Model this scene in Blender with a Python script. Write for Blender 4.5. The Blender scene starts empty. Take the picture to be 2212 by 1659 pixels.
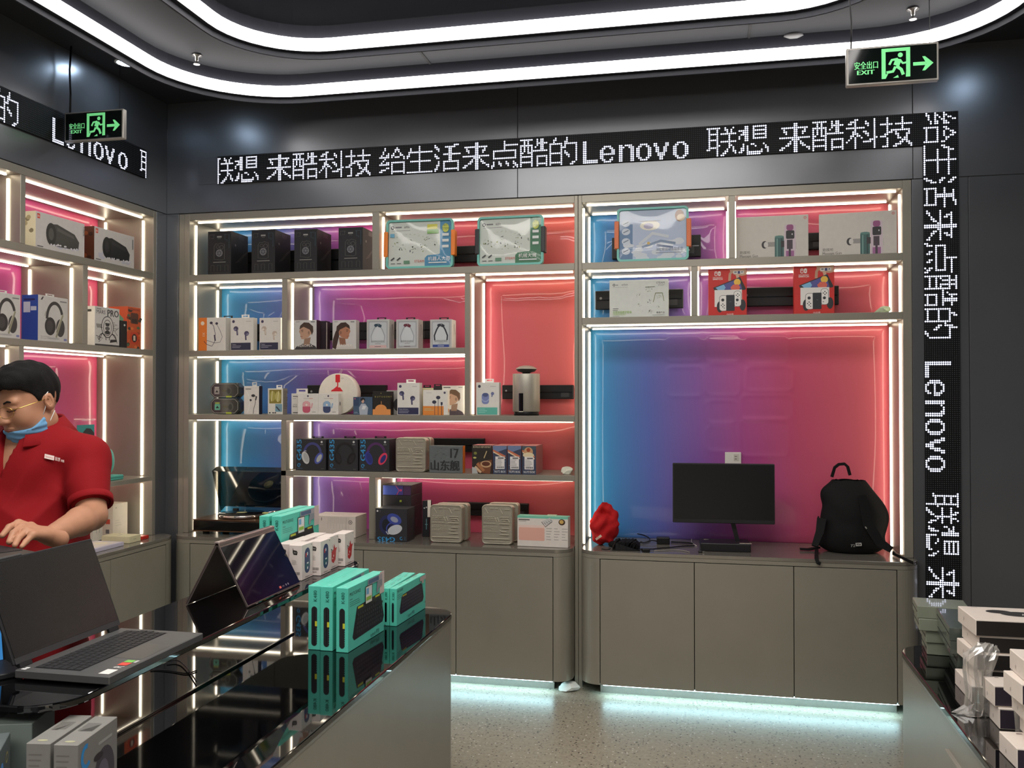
import bpy, bmesh, math, random
import numpy as np
from mathutils import Vector, Matrix

random.seed(7)
SC = bpy.context.scene
COLL = SC.collection

# ------------------------------------------------------------------ camera
F_PX, YAW, PIT = 1949.6, 0.21198, 0.01435
CAM = Vector((0.0, -4.75, 1.533))
cd = bpy.data.cameras.new('camera')
cd.sensor_width = 36.0
cd.lens = 36.0 * F_PX / 2212.0
cd.clip_start = 0.02
camo = bpy.data.objects.new('camera', cd)
COLL.objects.link(camo)
camo.location = CAM
camo.rotation_euler = (math.pi / 2 + PIT, 0, YAW)
SC.camera = camo

# ------------------------------------------------------------------ world, exposure
w = bpy.data.worlds.new('shop_world')
SC.world = w
w.use_nodes = True
w.node_tree.nodes['Background'].inputs[0].default_value = (0.5, 0.52, 0.55, 1)
w.node_tree.nodes['Background'].inputs[1].default_value = 0.05
SC.view_settings.view_transform = 'Standard'
SC.view_settings.look = 'None'
SC.view_settings.exposure = 0.0
SC.view_settings.gamma = 1.0
SC.view_settings.use_curve_mapping = False
SC.cycles.use_denoising = True
SC.cycles.max_bounces = 8
SC.cycles.transparent_max_bounces = 12
SC.cycles.sample_clamp_indirect = 6.0
L_STRIP = 8.5      # shelf light strips
L_RING = 10.0       # ceiling light bands
L_KICK = 28.0      # strips under the cabinets
L_LED = 3.2        # dot-matrix signs
L_SPOT = 65.0      # recessed downlights
P_WELL = 85.0      # diffuser panel in the ceiling well, above the frame
P_AREA = 215.0     # fill light added behind the camera

# unseen area lights: a panel in the well, and fill added behind the camera
def area_light(name, loc, sx, sy, power, col):
    l = bpy.data.lights.new(name, 'AREA')
    l.shape = 'RECTANGLE'
    l.size, l.size_y, l.energy, l.color = sx, sy, power, col
    o = bpy.data.objects.new(name, l)
    COLL.objects.link(o)
    o.location = loc
    return o
_a = area_light('added_fill_light', (-0.4, -6.2, 3.2), 4.2, 1.6, P_AREA, (1.0, 0.95, 0.88))
_a.data.spread = math.radians(125)
area_light('well_light', (-0.7, -3.0, 3.43), 2.2, 1.1, P_WELL, (1.0, 0.96, 0.9))


# ------------------------------------------------------------------ picture point -> place in the room
_cy, _sy, _cp, _sp = math.cos(YAW), math.sin(YAW), math.cos(PIT), math.sin(PIT)
_fw = Vector((-_sy * _cp, _cy * _cp, _sp))
_rt = Vector((_cy, _sy, 0))
_up = _rt.cross(_fw)
def ray(x, y):
    return _fw + _rt * ((x - 1106) / F_PX) - _up * ((y - 829.5) / F_PX)
def onY(x, y, Y=0.0):
    d = ray(x, y); return CAM + d * ((Y - CAM.y) / d.y)
def onX(x, y, X):
    d = ray(x, y); return CAM + d * ((X - CAM.x) / d.x)
def onZ(x, y, Z):
    d = ray(x, y); return CAM + d * ((Z - CAM.z) / d.z)

# ------------------------------------------------------------------ materials
def s2l(c):
    c = c / 255.0
    return c / 12.92 if c <= 0.04045 else ((c + 0.055) / 1.055) ** 2.4
def rgb(c):
    return (s2l(c[0]), s2l(c[1]), s2l(c[2]), 1.0)

def mat(name, col, rough=0.5, metal=0.0, spec=0.5, noise=0.0, nscale=30.0, bump=0.0, bscale=200.0,
        coat=0.0, emit=0.0, trans=0.0, alpha=1.0, ior=1.45):
    m = bpy.data.materials.new(name)
    m.use_nodes = True
    nt = m.node_tree
    b = nt.nodes['Principled BSDF']
    c = rgb(col)
    b.inputs['Base Color'].default_value = c
    b.inputs['Roughness'].default_value = rough
    b.inputs['Metallic'].default_value = metal
    b.inputs['Specular IOR Level'].default_value = spec
    b.inputs['IOR'].default_value = ior
    b.inputs['Coat Weight'].default_value = coat
    b.inputs['Coat Roughness'].default_value = 0.03
    b.inputs['Transmission Weight'].default_value = trans
    b.inputs['Alpha'].default_value = alpha
    if emit:
        b.inputs['Emission Color'].default_value = c
        b.inputs['Emission Strength'].default_value = emit
    if noise or bump:
        tc = nt.nodes.new('ShaderNodeTexCoord')
    if noise:
        n = nt.nodes.new('ShaderNodeTexNoise')
        n.inputs['Scale'].default_value = nscale
        n.inputs['Detail'].default_value = 4
        nt.links.new(tc.outputs['Object'], n.inputs['Vector'])
        r = nt.nodes.new('ShaderNodeValToRGB')
        r.color_ramp.elements[0].position = 0.3
        r.color_ramp.elements[1].position = 0.7
        lo, hi = 1 - noise, 1 + noise
        r.color_ramp.elements[0].color = (c[0] * lo, c[1] * lo, c[2] * lo, 1)
        r.color_ramp.elements[1].color = (min(1, c[0] * hi), min(1, c[1] * hi), min(1, c[2] * hi), 1)
        nt.links.new(n.outputs['Fac'], r.inputs['Fac'])
        nt.links.new(r.outputs['Color'], b.inputs['Base Color'])
    if bump:
        n2 = nt.nodes.new('ShaderNodeTexNoise')
        n2.inputs['Scale'].default_value = bscale
        nt.links.new(tc.outputs['Object'], n2.inputs['Vector'])
        bp = nt.nodes.new('ShaderNodeBump')
        bp.inputs['Strength'].default_value = bump
        bp.inputs['Distance'].default_value = 0.002
        nt.links.new(n2.outputs['Fac'], bp.inputs['Height'])
        nt.links.new(bp.outputs['Normal'], b.inputs['Normal'])
    return m

def emitter(name, col, strength):
    m = bpy.data.materials.new(name)
    m.use_nodes = True
    nt = m.node_tree
    nt.nodes.remove(nt.nodes['Principled BSDF'])
    e = nt.nodes.new('ShaderNodeEmission')
    e.inputs[0].default_value = rgb(col)
    e.inputs[1].default_value = strength
    nt.links.new(e.outputs[0], nt.nodes['Material Output'].inputs[0])
    return m

# flat print: the colour of every printed shape is stored on its own polygons
def print_mat(name, rough, emit=0.0, metal=0.0):
    m = bpy.data.materials.new(name)
    m.use_nodes = True
    nt = m.node_tree
    b = nt.nodes['Principled BSDF']
    a = nt.nodes.new('ShaderNodeAttribute')
    a.attribute_name = 'ink'
    nt.links.new(a.outputs['Color'], b.inputs['Base Color'])
    b.inputs['Roughness'].default_value = rough
    b.inputs['Metallic'].default_value = metal
    if emit:
        nt.links.new(a.outputs['Color'], b.inputs['Emission Color'])
        b.inputs['Emission Strength'].default_value = emit
    return m
INK = print_mat('printed_ink', 0.4)
INK_LIT = print_mat('backlit_ink', 0.4, 0.55)
INK_METAL = print_mat('embossed_metal', 0.35, 0.0, 0.8)

GREY = mat('grey_laminate', (150, 145, 133), 0.34, 0.3, 0.5, 0.03, 6, 0.03, 900)
WALLM = mat('satin_wall_panel', (118, 120, 124), 0.27, 0.6, 0.5, 0.03, 3)
DARKGAP = mat('dark_joint', (22, 22, 22), 0.8)
CEILM = mat('ceiling_paint', (46, 47, 51), 0.7, 0, 0.3, 0.04, 2)
BLACKM = mat('matt_black', (20, 20, 23), 0.6, 0, 0.3, 0.1, 40)
FASCIA = mat('fascia_black', (44, 45, 52), 0.55, 0, 0.3, 0.05, 5)
STRIPM = emitter('warm_light_strip', (255, 240, 214), L_STRIP)
RINGM = emitter('white_light_band', (255, 250, 246), L_RING)
KICKM = emitter('cool_under_light', (190, 240, 250), L_KICK)
GLASSB = mat('black_glass', (4, 4, 5), 0.03, 0, 0.85, ior=1.6)
GLOSSBLK = mat('gloss_black', (10, 10, 12), 0.12, 0, 0.6)
PLASTBLK = mat('black_plastic', (24, 24, 26), 0.42, 0, 0.4, 0.08, 60)
ALU = mat('brushed_aluminium', (170, 168, 165), 0.35, 0.9, 0.5, 0.05, 80)
WHITEP = mat('white_plastic', (225, 222, 214), 0.4, 0, 0.5)

# ------------------------------------------------------------------ mesh building
class M:
    def __init__(self):
        self.v, self.f, self.mi, self.sm = [], [], [], []
    def face(self, idx, m=0, s=False):
        self.f.append(tuple(idx)); self.mi.append(m); self.sm.append(s)
    def quad(self, a, b, c, d, m=0):
        n = len(self.v); self.v += [tuple(a), tuple(b), tuple(c), tuple(d)]
        self.face((n, n + 1, n + 2, n + 3), m)
    def box(self, x0, y0, z0, x1, y1, z1, m=0):
        n = len(self.v)
        self.v += [(x0, y0, z0), (x1, y0, z0), (x1, y1, z0), (x0, y1, z0), (x0, y0, z1), (x1, y0, z1), (x1, y1, z1), (x0, y1, z1)]
        for q in ((0, 3, 2, 1), (4, 5, 6, 7), (0, 1, 5, 4), (1, 2, 6, 5), (2, 3, 7, 6), (3, 0, 4, 7)):
            self.face([n + i for i in q], m)
        return self
    def prism(self, pts, z0, z1, m=0, smooth=False):
        n = len(self.v); k = len(pts)
        self.v += [(p[0], p[1], z0) for p in pts] + [(p[0], p[1], z1) for p in pts]
        self.face([n + i for i in reversed(range(k))], m)
        self.face([n + k + i for i in range(k)], m)
        for i in range(k):
            j = (i + 1) % k
            self.face((n + i, n + j, n + k + j, n + k + i), m, smooth)
        return self
    def loft(self, rings, m=0, cap=True, smooth=True, closed=True):
        n = len(self.v); k = len(rings[0])
        for r in rings: self.v += [tuple(p) for p in r]
        for a in range(len(rings) - 1):
            for i in range(k if closed else k - 1):
                j = (i + 1) % k
                self.face((n + a * k + i, n + a * k + j, n + (a + 1) * k + j, n + (a + 1) * k + i), m, smooth)
        if cap and closed:
            self.face([n + i for i in reversed(range(k))], m)
            self.face([n + (len(rings) - 1) * k + i for i in range(k)], m)
        return self
    def lathe(self, prof, n=32, cx=0, cy=0, m=0, smooth=True, cap=True):
        rings = []
        for r, z in prof:
            rings.append([(cx + r * math.cos(2 * math.pi * i / n), cy + r * math.sin(2 * math.pi * i / n), z) for i in range(n)])
        return self.loft(rings, m, cap, smooth)
    def cyl(self, cx, cy, z0, z1, r, n=24, m=0, r2=None):
        return self.lathe([(r, z0), (r if r2 is None else r2, z1)], n, cx, cy, m, n > 8)
    def tube(self, path, r, n=8, m=0, cap=True):
        P = [Vector(p) for p in path]
        rings = []
        prev = None
        for i, p in enumerate(P):
            t = (P[min(i + 1, len(P) - 1)] - P[max(i - 1, 0)])
            if t.length < 1e-9: t = Vector((0, 0, 1))
            t.normalize()
            a = prev if prev is not None else (Vector((0, 0, 1)) if abs(t.z) < 0.9 else Vector((1, 0, 0)))
            u = (a - t * a.dot(t)).normalized(); prev = u
            v = t.cross(u)
            rr = r[i] if isinstance(r, (list, tuple)) else r
            rings.append([tuple(p + (u * math.cos(2 * math.pi * k / n) + v * math.sin(2 * math.pi * k / n)) * rr) for k in range(n)])
        return self.loft(rings, m, cap, n > 4)
    def ribbon(self, path, wid, th, side, m=0):
        """flat strap along path; side = width direction(s)"""
        rings = []
        P = [Vector(p) for p in path]
        for i, p in enumerate(P):
            t = (P[min(i + 1, len(P) - 1)] - P[max(i - 1, 0)]).normalized()
            s = Vector(side[i] if isinstance(side, list) else side)
            s = (s - t * s.dot(t)).normalized()
            nn = t.cross(s)
            ww = wid[i] if isinstance(wid, list) else wid
            rings.append([tuple(p + s * ww / 2 * a + nn * th / 2 * b) for a, b in ((-1, -1), (1, -1), (1, 1), (-1, 1))])
        return self.loft(rings, m, True, False)
    def xf(self, mtx, start=0):
        for i in range(start, len(self.v)):
            self.v[i] = tuple(mtx @ Vector(self.v[i]))
        return self
    def build(self, name, mats, parent=None, bevel=0.0, seg=1, loc=None, rot=None):
        me = bpy.data.meshes.new(name)
        me.from_pydata(self.v, [], self.f)
        mats = mats if isinstance(mats, (list, tuple)) else [mats]
        for mm in mats: me.materials.append(mm)
        me.polygons.foreach_set('material_index', self.mi)
        me.polygons.foreach_set('use_smooth', self.sm)
        if bevel:
            bm = bmesh.new(); bm.from_mesh(me)
            ed = [e for e in bm.edges if len(e.link_faces) == 2 and e.calc_face_angle(0) > 0.6]
            bmesh.ops.bevel(bm, geom=ed, offset=bevel, segments=seg, affect='EDGES', profile=0.5, clamp_overlap=True)
            bm.to_mesh(me); bm.free()
        me.update()
        o = bpy.data.objects.new(name, me)
        COLL.objects.link(o)
        if parent is not None: o.parent = parent
        if loc is not None: o.location = loc
        if rot is not None: o.rotation_euler = rot
        return o

def rrect(x0, y0, x1, y1, r, n=8):
    """rounded rectangle; r = one radius or four (from x1,y1 corner counter-clockwise)"""
    rs = r if isinstance(r, (list, tuple)) else [r] * 4
    pts = []
    for (cx, cy, a0, rr) in ((x1, y1, 0, rs[0]), (x0, y1, 90, rs[1]), (x0, y0, 180, rs[2]), (x1, y0, 270, rs[3])):
        sx = -1 if cx == x1 else 1; sy = -1 if cy == y1 else 1
        if rr < 1e-6: pts.append((cx, cy)); continue
        for k in range(n + 1):
            a = math.radians(a0 + 90 * k / n)
            pts.append((cx + sx * rr + rr * math.cos(a), cy + sy * rr + rr * math.sin(a)))
    return pts

def tag(o, label, cat, group=None, kind=None):
    o['label'] = label
    if cat: o['category'] = cat
    if group: o['group'] = group
    if kind: o['kind'] = kind
    return o
def thing(name, label, cat, loc=(0, 0, 0), rz=0.0, group=None):
    o = bpy.data.objects.new(name, None)
    o.empty_display_size = 0.05
    COLL.objects.link(o)
    o.location = loc
    o.rotation_euler = (0, 0, rz)
    return tag(o, label, cat, group)
def struct(o):
    o['kind'] = 'structure'
    return o
def dup(root, loc, rz=None, label=None):
    def cp(o, par):
        c = o.copy(); COLL.objects.link(c)
        if par is not None: c.parent = par
        for ch in o.children: cp(ch, c)
        return c
    r = cp(root, None)
    r.location = loc
    if rz is not None: r.rotation_euler = (r.rotation_euler.x, r.rotation_euler.y, rz)
    if label: r['label'] = label
    return r

# ------------------------------------------------------------------ printed art
_tcu = bpy.data.curves.new('lettering', 'FONT')
_tcu.resolution_u = 2
_tob = bpy.data.objects.new('lettering', _tcu)
_tsc = bpy.data.scenes.new('type_setting')
_tsc.collection.objects.link(_tob)
_tcache = {}
def glyphs(s):
    if s not in _tcache:
        _tcu.body = s
        vl = _tsc.view_layers[0]
        vl.update()
        dg = vl.depsgraph
        dg.update()
        me = bpy.data.meshes.new_from_object(_tob.evaluated_get(dg), depsgraph=dg)
        vs = [(v.co.x, v.co.y) for v in me.vertices]
        fs = [tuple(p.vertices) for p in me.polygons]
        bpy.data.meshes.remove(me)
        xs = [a[0] for a in vs] or [0]; ys = [a[1] for a in vs] or [0]
        _tcache[s] = (vs, fs, min(xs), max(xs), min(ys), max(ys))
    return _tcache[s]

class Art:
    """flat print on a w x h metre face, origin at the lower left corner; every length is a share of the height"""
    def __init__(self, w, h):
        self.w, self.h = w, h
        self.s = []
        self.W = w / h            # width in units of the height
    def poly(self, pts, col):
        self.s.append(([tuple(p) for p in pts], [tuple(range(len(pts)))], col)); return self
    def rect(self, u0, v0, u1, v1, col):
        return self.poly([(u0, v0), (u1, v0), (u1, v1), (u0, v1)], col)
    def rrect(self, u0, v0, u1, v1, r, col):
        return self.poly(rrect(u0, v0, u1, v1, r, 4), col)
    def ell(self, cu, cv, ru, rv, col, n=20, a0=0, a1=360, rot=0.0):
        c, s = math.cos(rot), math.sin(rot)
        pts = []
        full = abs(a1 - a0) >= 360
        for k in range(n if full else n + 1):
            a = math.radians(a0 + (a1 - a0) * k / n)
            x, y = ru * math.cos(a), rv * math.sin(a)
            pts.append((cu + x * c - y * s, cv + x * s + y * c))
        return self.poly(pts, col)
    def line(self, pts, wd, col, closed=False):
        P = list(pts) + ([pts[0]] if closed else [])
        vs, fs = [], []
        n = len(P)
        for i, p in enumerate(P):
            a = P[max(0, i - 1)]; b = P[min(n - 1, i + 1)]
            if closed and i == 0: a = P[n - 2]
            if closed and i == n - 1: b = P[1]
            dx, dy = b[0] - a[0], b[1] - a[1]
            l = math.hypot(dx, dy) or 1
            vs += [(p[0] - dy / l * wd / 2, p[1] + dx / l * wd / 2), (p[0] + dy / l * wd / 2, p[1] - dx / l * wd / 2)]
        for i in range(n - 1):
            fs.append((2 * i, 2 * i + 1, 2 * i + 3, 2 * i + 2))
        self.s.append((vs, fs, col)); return self
    def arc(self, cu, cv, ru, rv, a0, a1, wd, col, n=16):
        return self.line([(cu + ru * math.cos(math.radians(a0 + (a1 - a0) * k / n)), cv + rv * math.sin(math.radians(a0 + (a1 - a0) * k / n))) for k in range(n + 1)], wd, col)
    def text(self, s, u, v, size, col, align='l', rot=0.0, width=None, bold=0.0):
        vs, fs, x0, x1, y0, y1 = glyphs(s)
        k = size / 0.73
        kx = k if width is None else width / max(1e-6, x1 - x0)
        off = {'l': -x0, 'c': -(x0 + x1) / 2, 'r': -x1}[align]
        c, sn = math.cos(rot), math.sin(rot)
        for d in ((0.0,) if not bold else (-bold, bold)):
            pts = [((x + off) * kx + d, y * k) for x, y in vs]
            self.s.append(([(u + x * c - y * sn, v + x * sn + y * c) for x, y in pts], fs, col))
        return self
    def lines(self, u, v, wd, n, gap, th, col, rnd=None):
        """rows of small print too small to read"""
        r = rnd or random
        for i in range(n):
            self.rect(u, v - i * gap, u + wd * r.uniform(0.55, 1.0), v - i * gap + th, col)
        return self
    def build(self, name, parent, O, U, V, material=None, off=0.0004, step=0.00003):
        O, U, V = Vector(O), Vector(U).normalized(), Vector(V).normalized()
        N = U.cross(V)
        vs, fs, cols = [], [], []
        for k, (pts, faces, col) in enumerate(self.s):
            n = len(vs)
            lift = N * (off + step * k)
            for u, v in pts:
                vs.append(tuple(O + U * (u * self.h) + V * (v * self.h) + lift))
            c = rgb(col)
            for f in faces:
                fs.append(tuple(n + i for i in f)); cols.append(c)
        me = bpy.data.meshes.new(name)
        me.from_pydata(vs, [], fs)
        at = me.attributes.new('ink', 'FLOAT_COLOR', 'FACE')
        at.data.foreach_set('color', [x for c in cols for x in c])
        me.materials.append(material or INK)
        me.update()
        o = bpy.data.objects.new(name, me)
        COLL.objects.link(o)
        if parent is not None: o.parent = parent
        return o

# ------------------------------------------------------------------ smooth bodies (surface of a blended distance field)
def smin(a, b, k):
    h = np.clip(0.5 + 0.5 * (b - a) / k, 0, 1)
    return b * (1 - h) + a * h - k * h * (1 - h)
def capsule(P, a, b, ra, rb):
    a = np.array(a, float); b = np.array(b, float)
    ab = b - a
    t = np.clip(((P - a) @ ab) / max(1e-12, ab @ ab), 0, 1)
    d = np.linalg.norm(P - a - t[..., None] * ab, axis=-1)
    return d - (ra + (rb - ra) * t)
def ellipsoid(P, c, r, R=None):
    q = P - np.array(c, float)
    if R is not None: q = q @ R           # columns of R = local axes
    r = np.array(r, float)
    k0 = np.linalg.norm(q / r, axis=-1)
    k1 = np.linalg.norm(q / (r * r), axis=-1)
    return k0 * (k0 - 1.0) / np.maximum(k1, 1e-9)
def surface_nets(fn, lo, hi, h):
    lo = np.array(lo, float); hi = np.array(hi, float)
    n = np.ceil((hi - lo) / h).astype(int) + 1
    ax = [lo[i] + h * np.arange(n[i]) for i in range(3)]
    P = np.stack(np.meshgrid(*ax, indexing='ij'), -1)
    D = fn(P)
    S = D < 0
    corners = [(i, j, k) for i in (0, 1) for j in (0, 1) for k in (0, 1)]
    def sub(A, c): return A[c[0]:n[0] - 1 + c[0], c[1]:n[1] - 1 + c[1], c[2]:n[2] - 1 + c[2]]
    cnt = sum(sub(S, c).astype(int) for c in corners)
    act = (cnt > 0) & (cnt < 8)
    idx = -np.ones(act.shape, int)
    cells = np.argwhere(act)
    idx[act] = np.arange(len(cells))
    acc = np.zeros((len(cells), 3)); num = np.zeros(len(cells))
    ci = tuple(cells.T)
    for a in range(3):
        for c in corners:
            if c[a]: continue
            e = list(c); e[a] = 1
            d0 = D[tuple(cells[:, i] + c[i] for i in range(3))]
            d1 = D[tuple(cells[:, i] + e[i] for i in range(3))]
            m = (d0 < 0) != (d1 < 0)
            t = np.where(m, d0 / np.where(m, d0 - d1, 1), 0)
            p = np.tile(np.array(c, float), (len(cells), 1)); p[:, a] = t
            acc[m] += p[m]; num[m] += 1
    V = lo + h * (cells + acc / num[:, None])
    F = []
    for a in range(3):
        b, c = (a + 1) % 3, (a + 2) % 3
        s0 = [slice(None)] * 3; s1 = [slice(None)] * 3
        s0[a] = slice(0, -1); s1[a] = slice(1, None)
        A0, A1 = S[tuple(s0)], S[tuple(s1)]
        E = np.argwhere(A0 != A1)
        ok = (E[:, b] > 0) & (E[:, c] > 0) & (E[:, b] < n[b] - 1) & (E[:, c] < n[c] - 1)
        E = E[ok]
        flip = A0[tuple(E.T)]
        q = []
        for db, dc in ((-1, -1), (0, -1), (0, 0), (-1, 0)):
            G = E.copy(); G[:, b] += db; G[:, c] += dc
            q.append(idx[tuple(G.T)])
        q = np.stack(q, 1)
        q[~flip] = q[~flip][:, ::-1]
        F.append(q)
    F = np.concatenate(F)
    return V, F
def mesh_np(name, parts, mats, parent=None, smooth=True):
    """parts: list of (verts, faces, material index) joined into one mesh"""
    vs, fs, mi = [], [], []
    n = 0
    for V, F, k in parts:
        vs += [tuple(v) for v in V]
        fs += [tuple(int(i) + n for i in f) for f in F]
        mi += [k] * len(F)
        n += len(V)
    me = bpy.data.meshes.new(name)
    me.from_pydata(vs, [], fs)
    for m in (mats if isinstance(mats, (list, tuple)) else [mats]): me.materials.append(m)
    me.polygons.foreach_set('material_index', mi)
    me.polygons.foreach_set('use_smooth', [smooth] * len(fs))
    me.update()
    o = bpy.data.objects.new(name, me)
    COLL.objects.link(o)
    if parent is not None: o.parent = parent
    return o
# =================================================================== ROOM
XW, XE, YS, ZC = -3.1, 2.9, -7.2, 3.261      # left wall, right wall, wall behind the camera, ceiling
ZTOP, S12, S23, S34, S45, S23R, CT = 2.604, 2.245, 1.802, 1.432, 1.115, 1.953, 0.743

# floor: grey terrazzo with dark chips
def terrazzo():
    m = mat('terrazzo', (150, 145, 132), 0.34, 0, 0.5)
    nt = m.node_tree; b = nt.nodes['Principled BSDF']
    tc = nt.nodes.new('ShaderNodeTexCoord')
    base = nt.nodes.new('ShaderNodeTexNoise'); base.inputs['Scale'].default_value = 60; base.inputs['Detail'].default_value = 5
    nt.links.new(tc.outputs['Object'], base.inputs['Vector'])
    r0 = nt.nodes.new('ShaderNodeValToRGB')
    r0.color_ramp.elements[0].color = rgb((146, 138, 122)); r0.color_ramp.elements[1].color = rgb((164, 156, 139))
    r0.color_ramp.elements[0].position = .35; r0.color_ramp.elements[1].position = .65
    nt.links.new(base.outputs['Fac'], r0.inputs['Fac'])
    last = r0.outputs['Color']
    for sc, thr, col in ((42, .2, (62, 56, 50)), (57, .24, (92, 82, 70)), (50, .2, (206, 204, 196)), (75, .2, (70, 64, 58))):
        v = nt.nodes.new('ShaderNodeTexVoronoi'); v.inputs['Scale'].default_value = sc
        nt.links.new(tc.outputs['Object'], v.inputs['Vector'])
        # only some cells carry a chip
        lt = nt.nodes.new('ShaderNodeMath'); lt.operation = 'LESS_THAN'; lt.inputs[1].default_value = thr
        nt.links.new(v.outputs['Distance'], lt.inputs[0])
        sep = nt.nodes.new('ShaderNodeSeparateColor'); nt.links.new(v.outputs['Color'], sep.inputs[0])
        l2 = nt.nodes.new('ShaderNodeMath'); l2.operation = 'LESS_THAN'; l2.inputs[1].default_value = .32
        nt.links.new(sep.outputs[0], l2.inputs[0])
        mu = nt.nodes.new('ShaderNodeMath'); mu.operation = 'MULTIPLY'
        nt.links.new(lt.outputs[0], mu.inputs[0]); nt.links.new(l2.outputs[0], mu.inputs[1])
        mx = nt.nodes.new('ShaderNodeMix'); mx.data_type = 'RGBA'
        nt.links.new(mu.outputs[0], mx.inputs['Factor'])
        nt.links.new(last, mx.inputs['A']); mx.inputs['B'].default_value = rgb(col)
        last = mx.outputs['Result']
    nt.links.new(last, b.inputs['Base Color'])
    return m
struct(M().box(XW - .6, YS - .1, -.1, XE + .1, .6, 0).build('floor', terrazzo()))

# walls: dark core with satin panels in front
def panels(wallname, boxes, core):
    wo = struct(M().box(*core).build(wallname, DARKGAP))
    for q in boxes:
        M().box(*q).build('panel', WALLM, wo, bevel=.0015)
    return wo
xs = onY(1118, 340).x
panels('wall_back', [
    (XW, .0, ZTOP + .004, xs - .001, .03, ZC), (xs + .001, .0, ZTOP + .004, .9985, .03, ZC), (1.0005, .0, ZTOP + .004, XE, .03, ZC),
    (XW, .0, 0, -3.022, .03, ZTOP + .002), (.993, .0, 0, 1.25, .03, ZTOP + .002), (1.252, .0, 0, XE, .03, ZTOP + .002)],
    (XW - .02, .42, 0, XE, .5, ZC))
panels('wall_left', [
    (XW - .03, -2.0, ZTOP + .004, XW, .0, ZC), (XW - .03, -4.6, ZTOP + .004, XW, -2.002, ZC), (XW - .03, YS, ZTOP + .004, XW, -4.602, ZC),
    (XW - .03, -.099, 0, XW, 0, ZTOP + .002), (XW - .03, YS, 0, XW, -2.36, ZTOP + .002)],
    (XW - .5, YS, 0, XW - .42, .42, ZC))
panels('wall_right', [(XE, YS, 0, XE + .03, -3.5, ZC), (XE, -3.498, 0, XE + .03, 0, ZC)], (XE + .03, YS, 0, XE + .1, .5, ZC))
panels('wall_front', [(XW, YS - .03, 0, -.1, YS, ZC), (-.098, YS - .03, 0, XE, YS, ZC)], (XW - .4, YS - .1, 0, XE, YS - .03, ZC))

# ceiling with a raised well inside the inner light band
INNER = rrect(-2.11, -4.55, .72, -.83, .42, 10)
OUTER = rrect(-2.68, -5.3, 1.3, -.27, .58, 12)
def ceiling():
    bm = bmesh.new()
    def loop(pts):
        vs = [bm.verts.new((x, y, ZC)) for x, y in pts]
        return [bm.edges.new((vs[i], vs[(i + 1) % len(vs)])) for i in range(len(vs))]
    e = loop([(XW - .5, YS), (XE, YS), (XE, .45), (XW - .5, .45)]) + loop(INNER)
    bmesh.ops.triangle_fill(bm, edges=e, use_beauty=True)
    me = bpy.data.meshes.new('ceiling'); bm.to_mesh(me); bm.free()
    me.materials.append(CEILM)
    o = bpy.data.objects.new('ceiling', me); COLL.objects.link(o)
    struct(o)
    # well: walls and the darker upper slab
    m = M()
    k = len(INNER)
    for i in range(k):
        a, b = INNER[i], INNER[(i + 1) % k]
        m.quad((a[0], a[1], ZC), (b[0], b[1], ZC), (b[0], b[1], ZC + .35), (a[0], a[1], ZC + .35))
    m.box(-2.4, -4.9, ZC + .35, 1.0, -.6, ZC + .4)
    m.build('well', FASCIA, o)
    # ceiling tiles hung in the well
    tm = mat('ceiling_tile', (74, 74, 74), .8, 0, .2, .05, 8)
    for (x0, x1, y0, y1) in ((-1.95, -.7, -2.2, -1.02), (-.28, .55, -2.2, -1.15)):
        M().box(x0, y0, ZC + .17, x1, y1, ZC + .2).build('ceiling_tile', tm, o, bevel=.004)
    for x in (-1.4, .2):
        M().box(x, -.835, ZC - .004, x + .012, -.29, ZC + .001).build('ceiling_joint', DARKGAP, o)
    return o
ceiling()

def band(name, pts, label):
    root = thing(name, label, 'ceiling light', (0, 0, 0), group='ceiling light bands')
    c = Vector((sum(p[0] for p in pts) / len(pts), sum(p[1] for p in pts) / len(pts)))
    def off(d):
        out = []; k = len(pts)
        for i in range(k):
            a, b, cc = Vector(pts[i - 1]), Vector(pts[i]), Vector(pts[(i + 1) % k])
            t = ((b - a).normalized() + (cc - b).normalized()).normalized()
            out.append(tuple(b + Vector((-t.y, t.x)) * d))      # counter-clockwise: left is inside
        return out
    def ringm(d0, d1, z0, z1):
        A, B = off(d0), off(d1)
        m = M(); k = len(A)
        rings = [[(p[0], p[1], z) for p in P] for P, z in ((A, z0), (A, z1), (B, z1), (B, z0), (A, z0))]
        for a in range(4):
            n = len(m.v); m.v += rings[a] + rings[a + 1]
            for i in range(k):
                j = (i + 1) % k
                m.face((n + i, n + k + i, n + k + j, n + j), 0, False)
        return m
    ringm(-.012, .02, ZC - .122, ZC - .0005).build('fascia', FASCIA, root)
    ringm(-.012, -.004, ZC - .148, ZC - .1225).build('shade_lip', FASCIA, root)
    ringm(.0205, .046, ZC - .12, ZC - .07).build('light_band', RINGM, root)
    return root
band('ceiling_light_band', OUTER, 'outer white light band curving round the ceiling edge, nearest the walls')
band('ceiling_light_band', INNER, 'inner white light band curving round the raised dark ceiling well')

def downlight(x, y, label, grp='recessed downlights'):
    t = thing('downlight', label, 'downlight', (x, y, ZC), group=grp)
    M().lathe([(.046, -.001), (.058, -.001), (.058, -.006), (.046, -.008), (.046, -.001)], 32, cap=False).build('trim_ring', WHITEP, t)
    M().cyl(0, 0, -.006, -.002, .045, 32).build('lens', SPOTM, t)
SPOTM = emitter('downlight_lens', (206, 230, 255), L_SPOT)
downlight(-2.92, -.64, 'round recessed downlight in the ceiling corner beside the outer light band')
downlight(1.4, -.65, 'round recessed downlight above the right end of the sign wall')
downlight(-2.9, -2.5, 'round recessed downlight further forward along the left wall')

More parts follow.
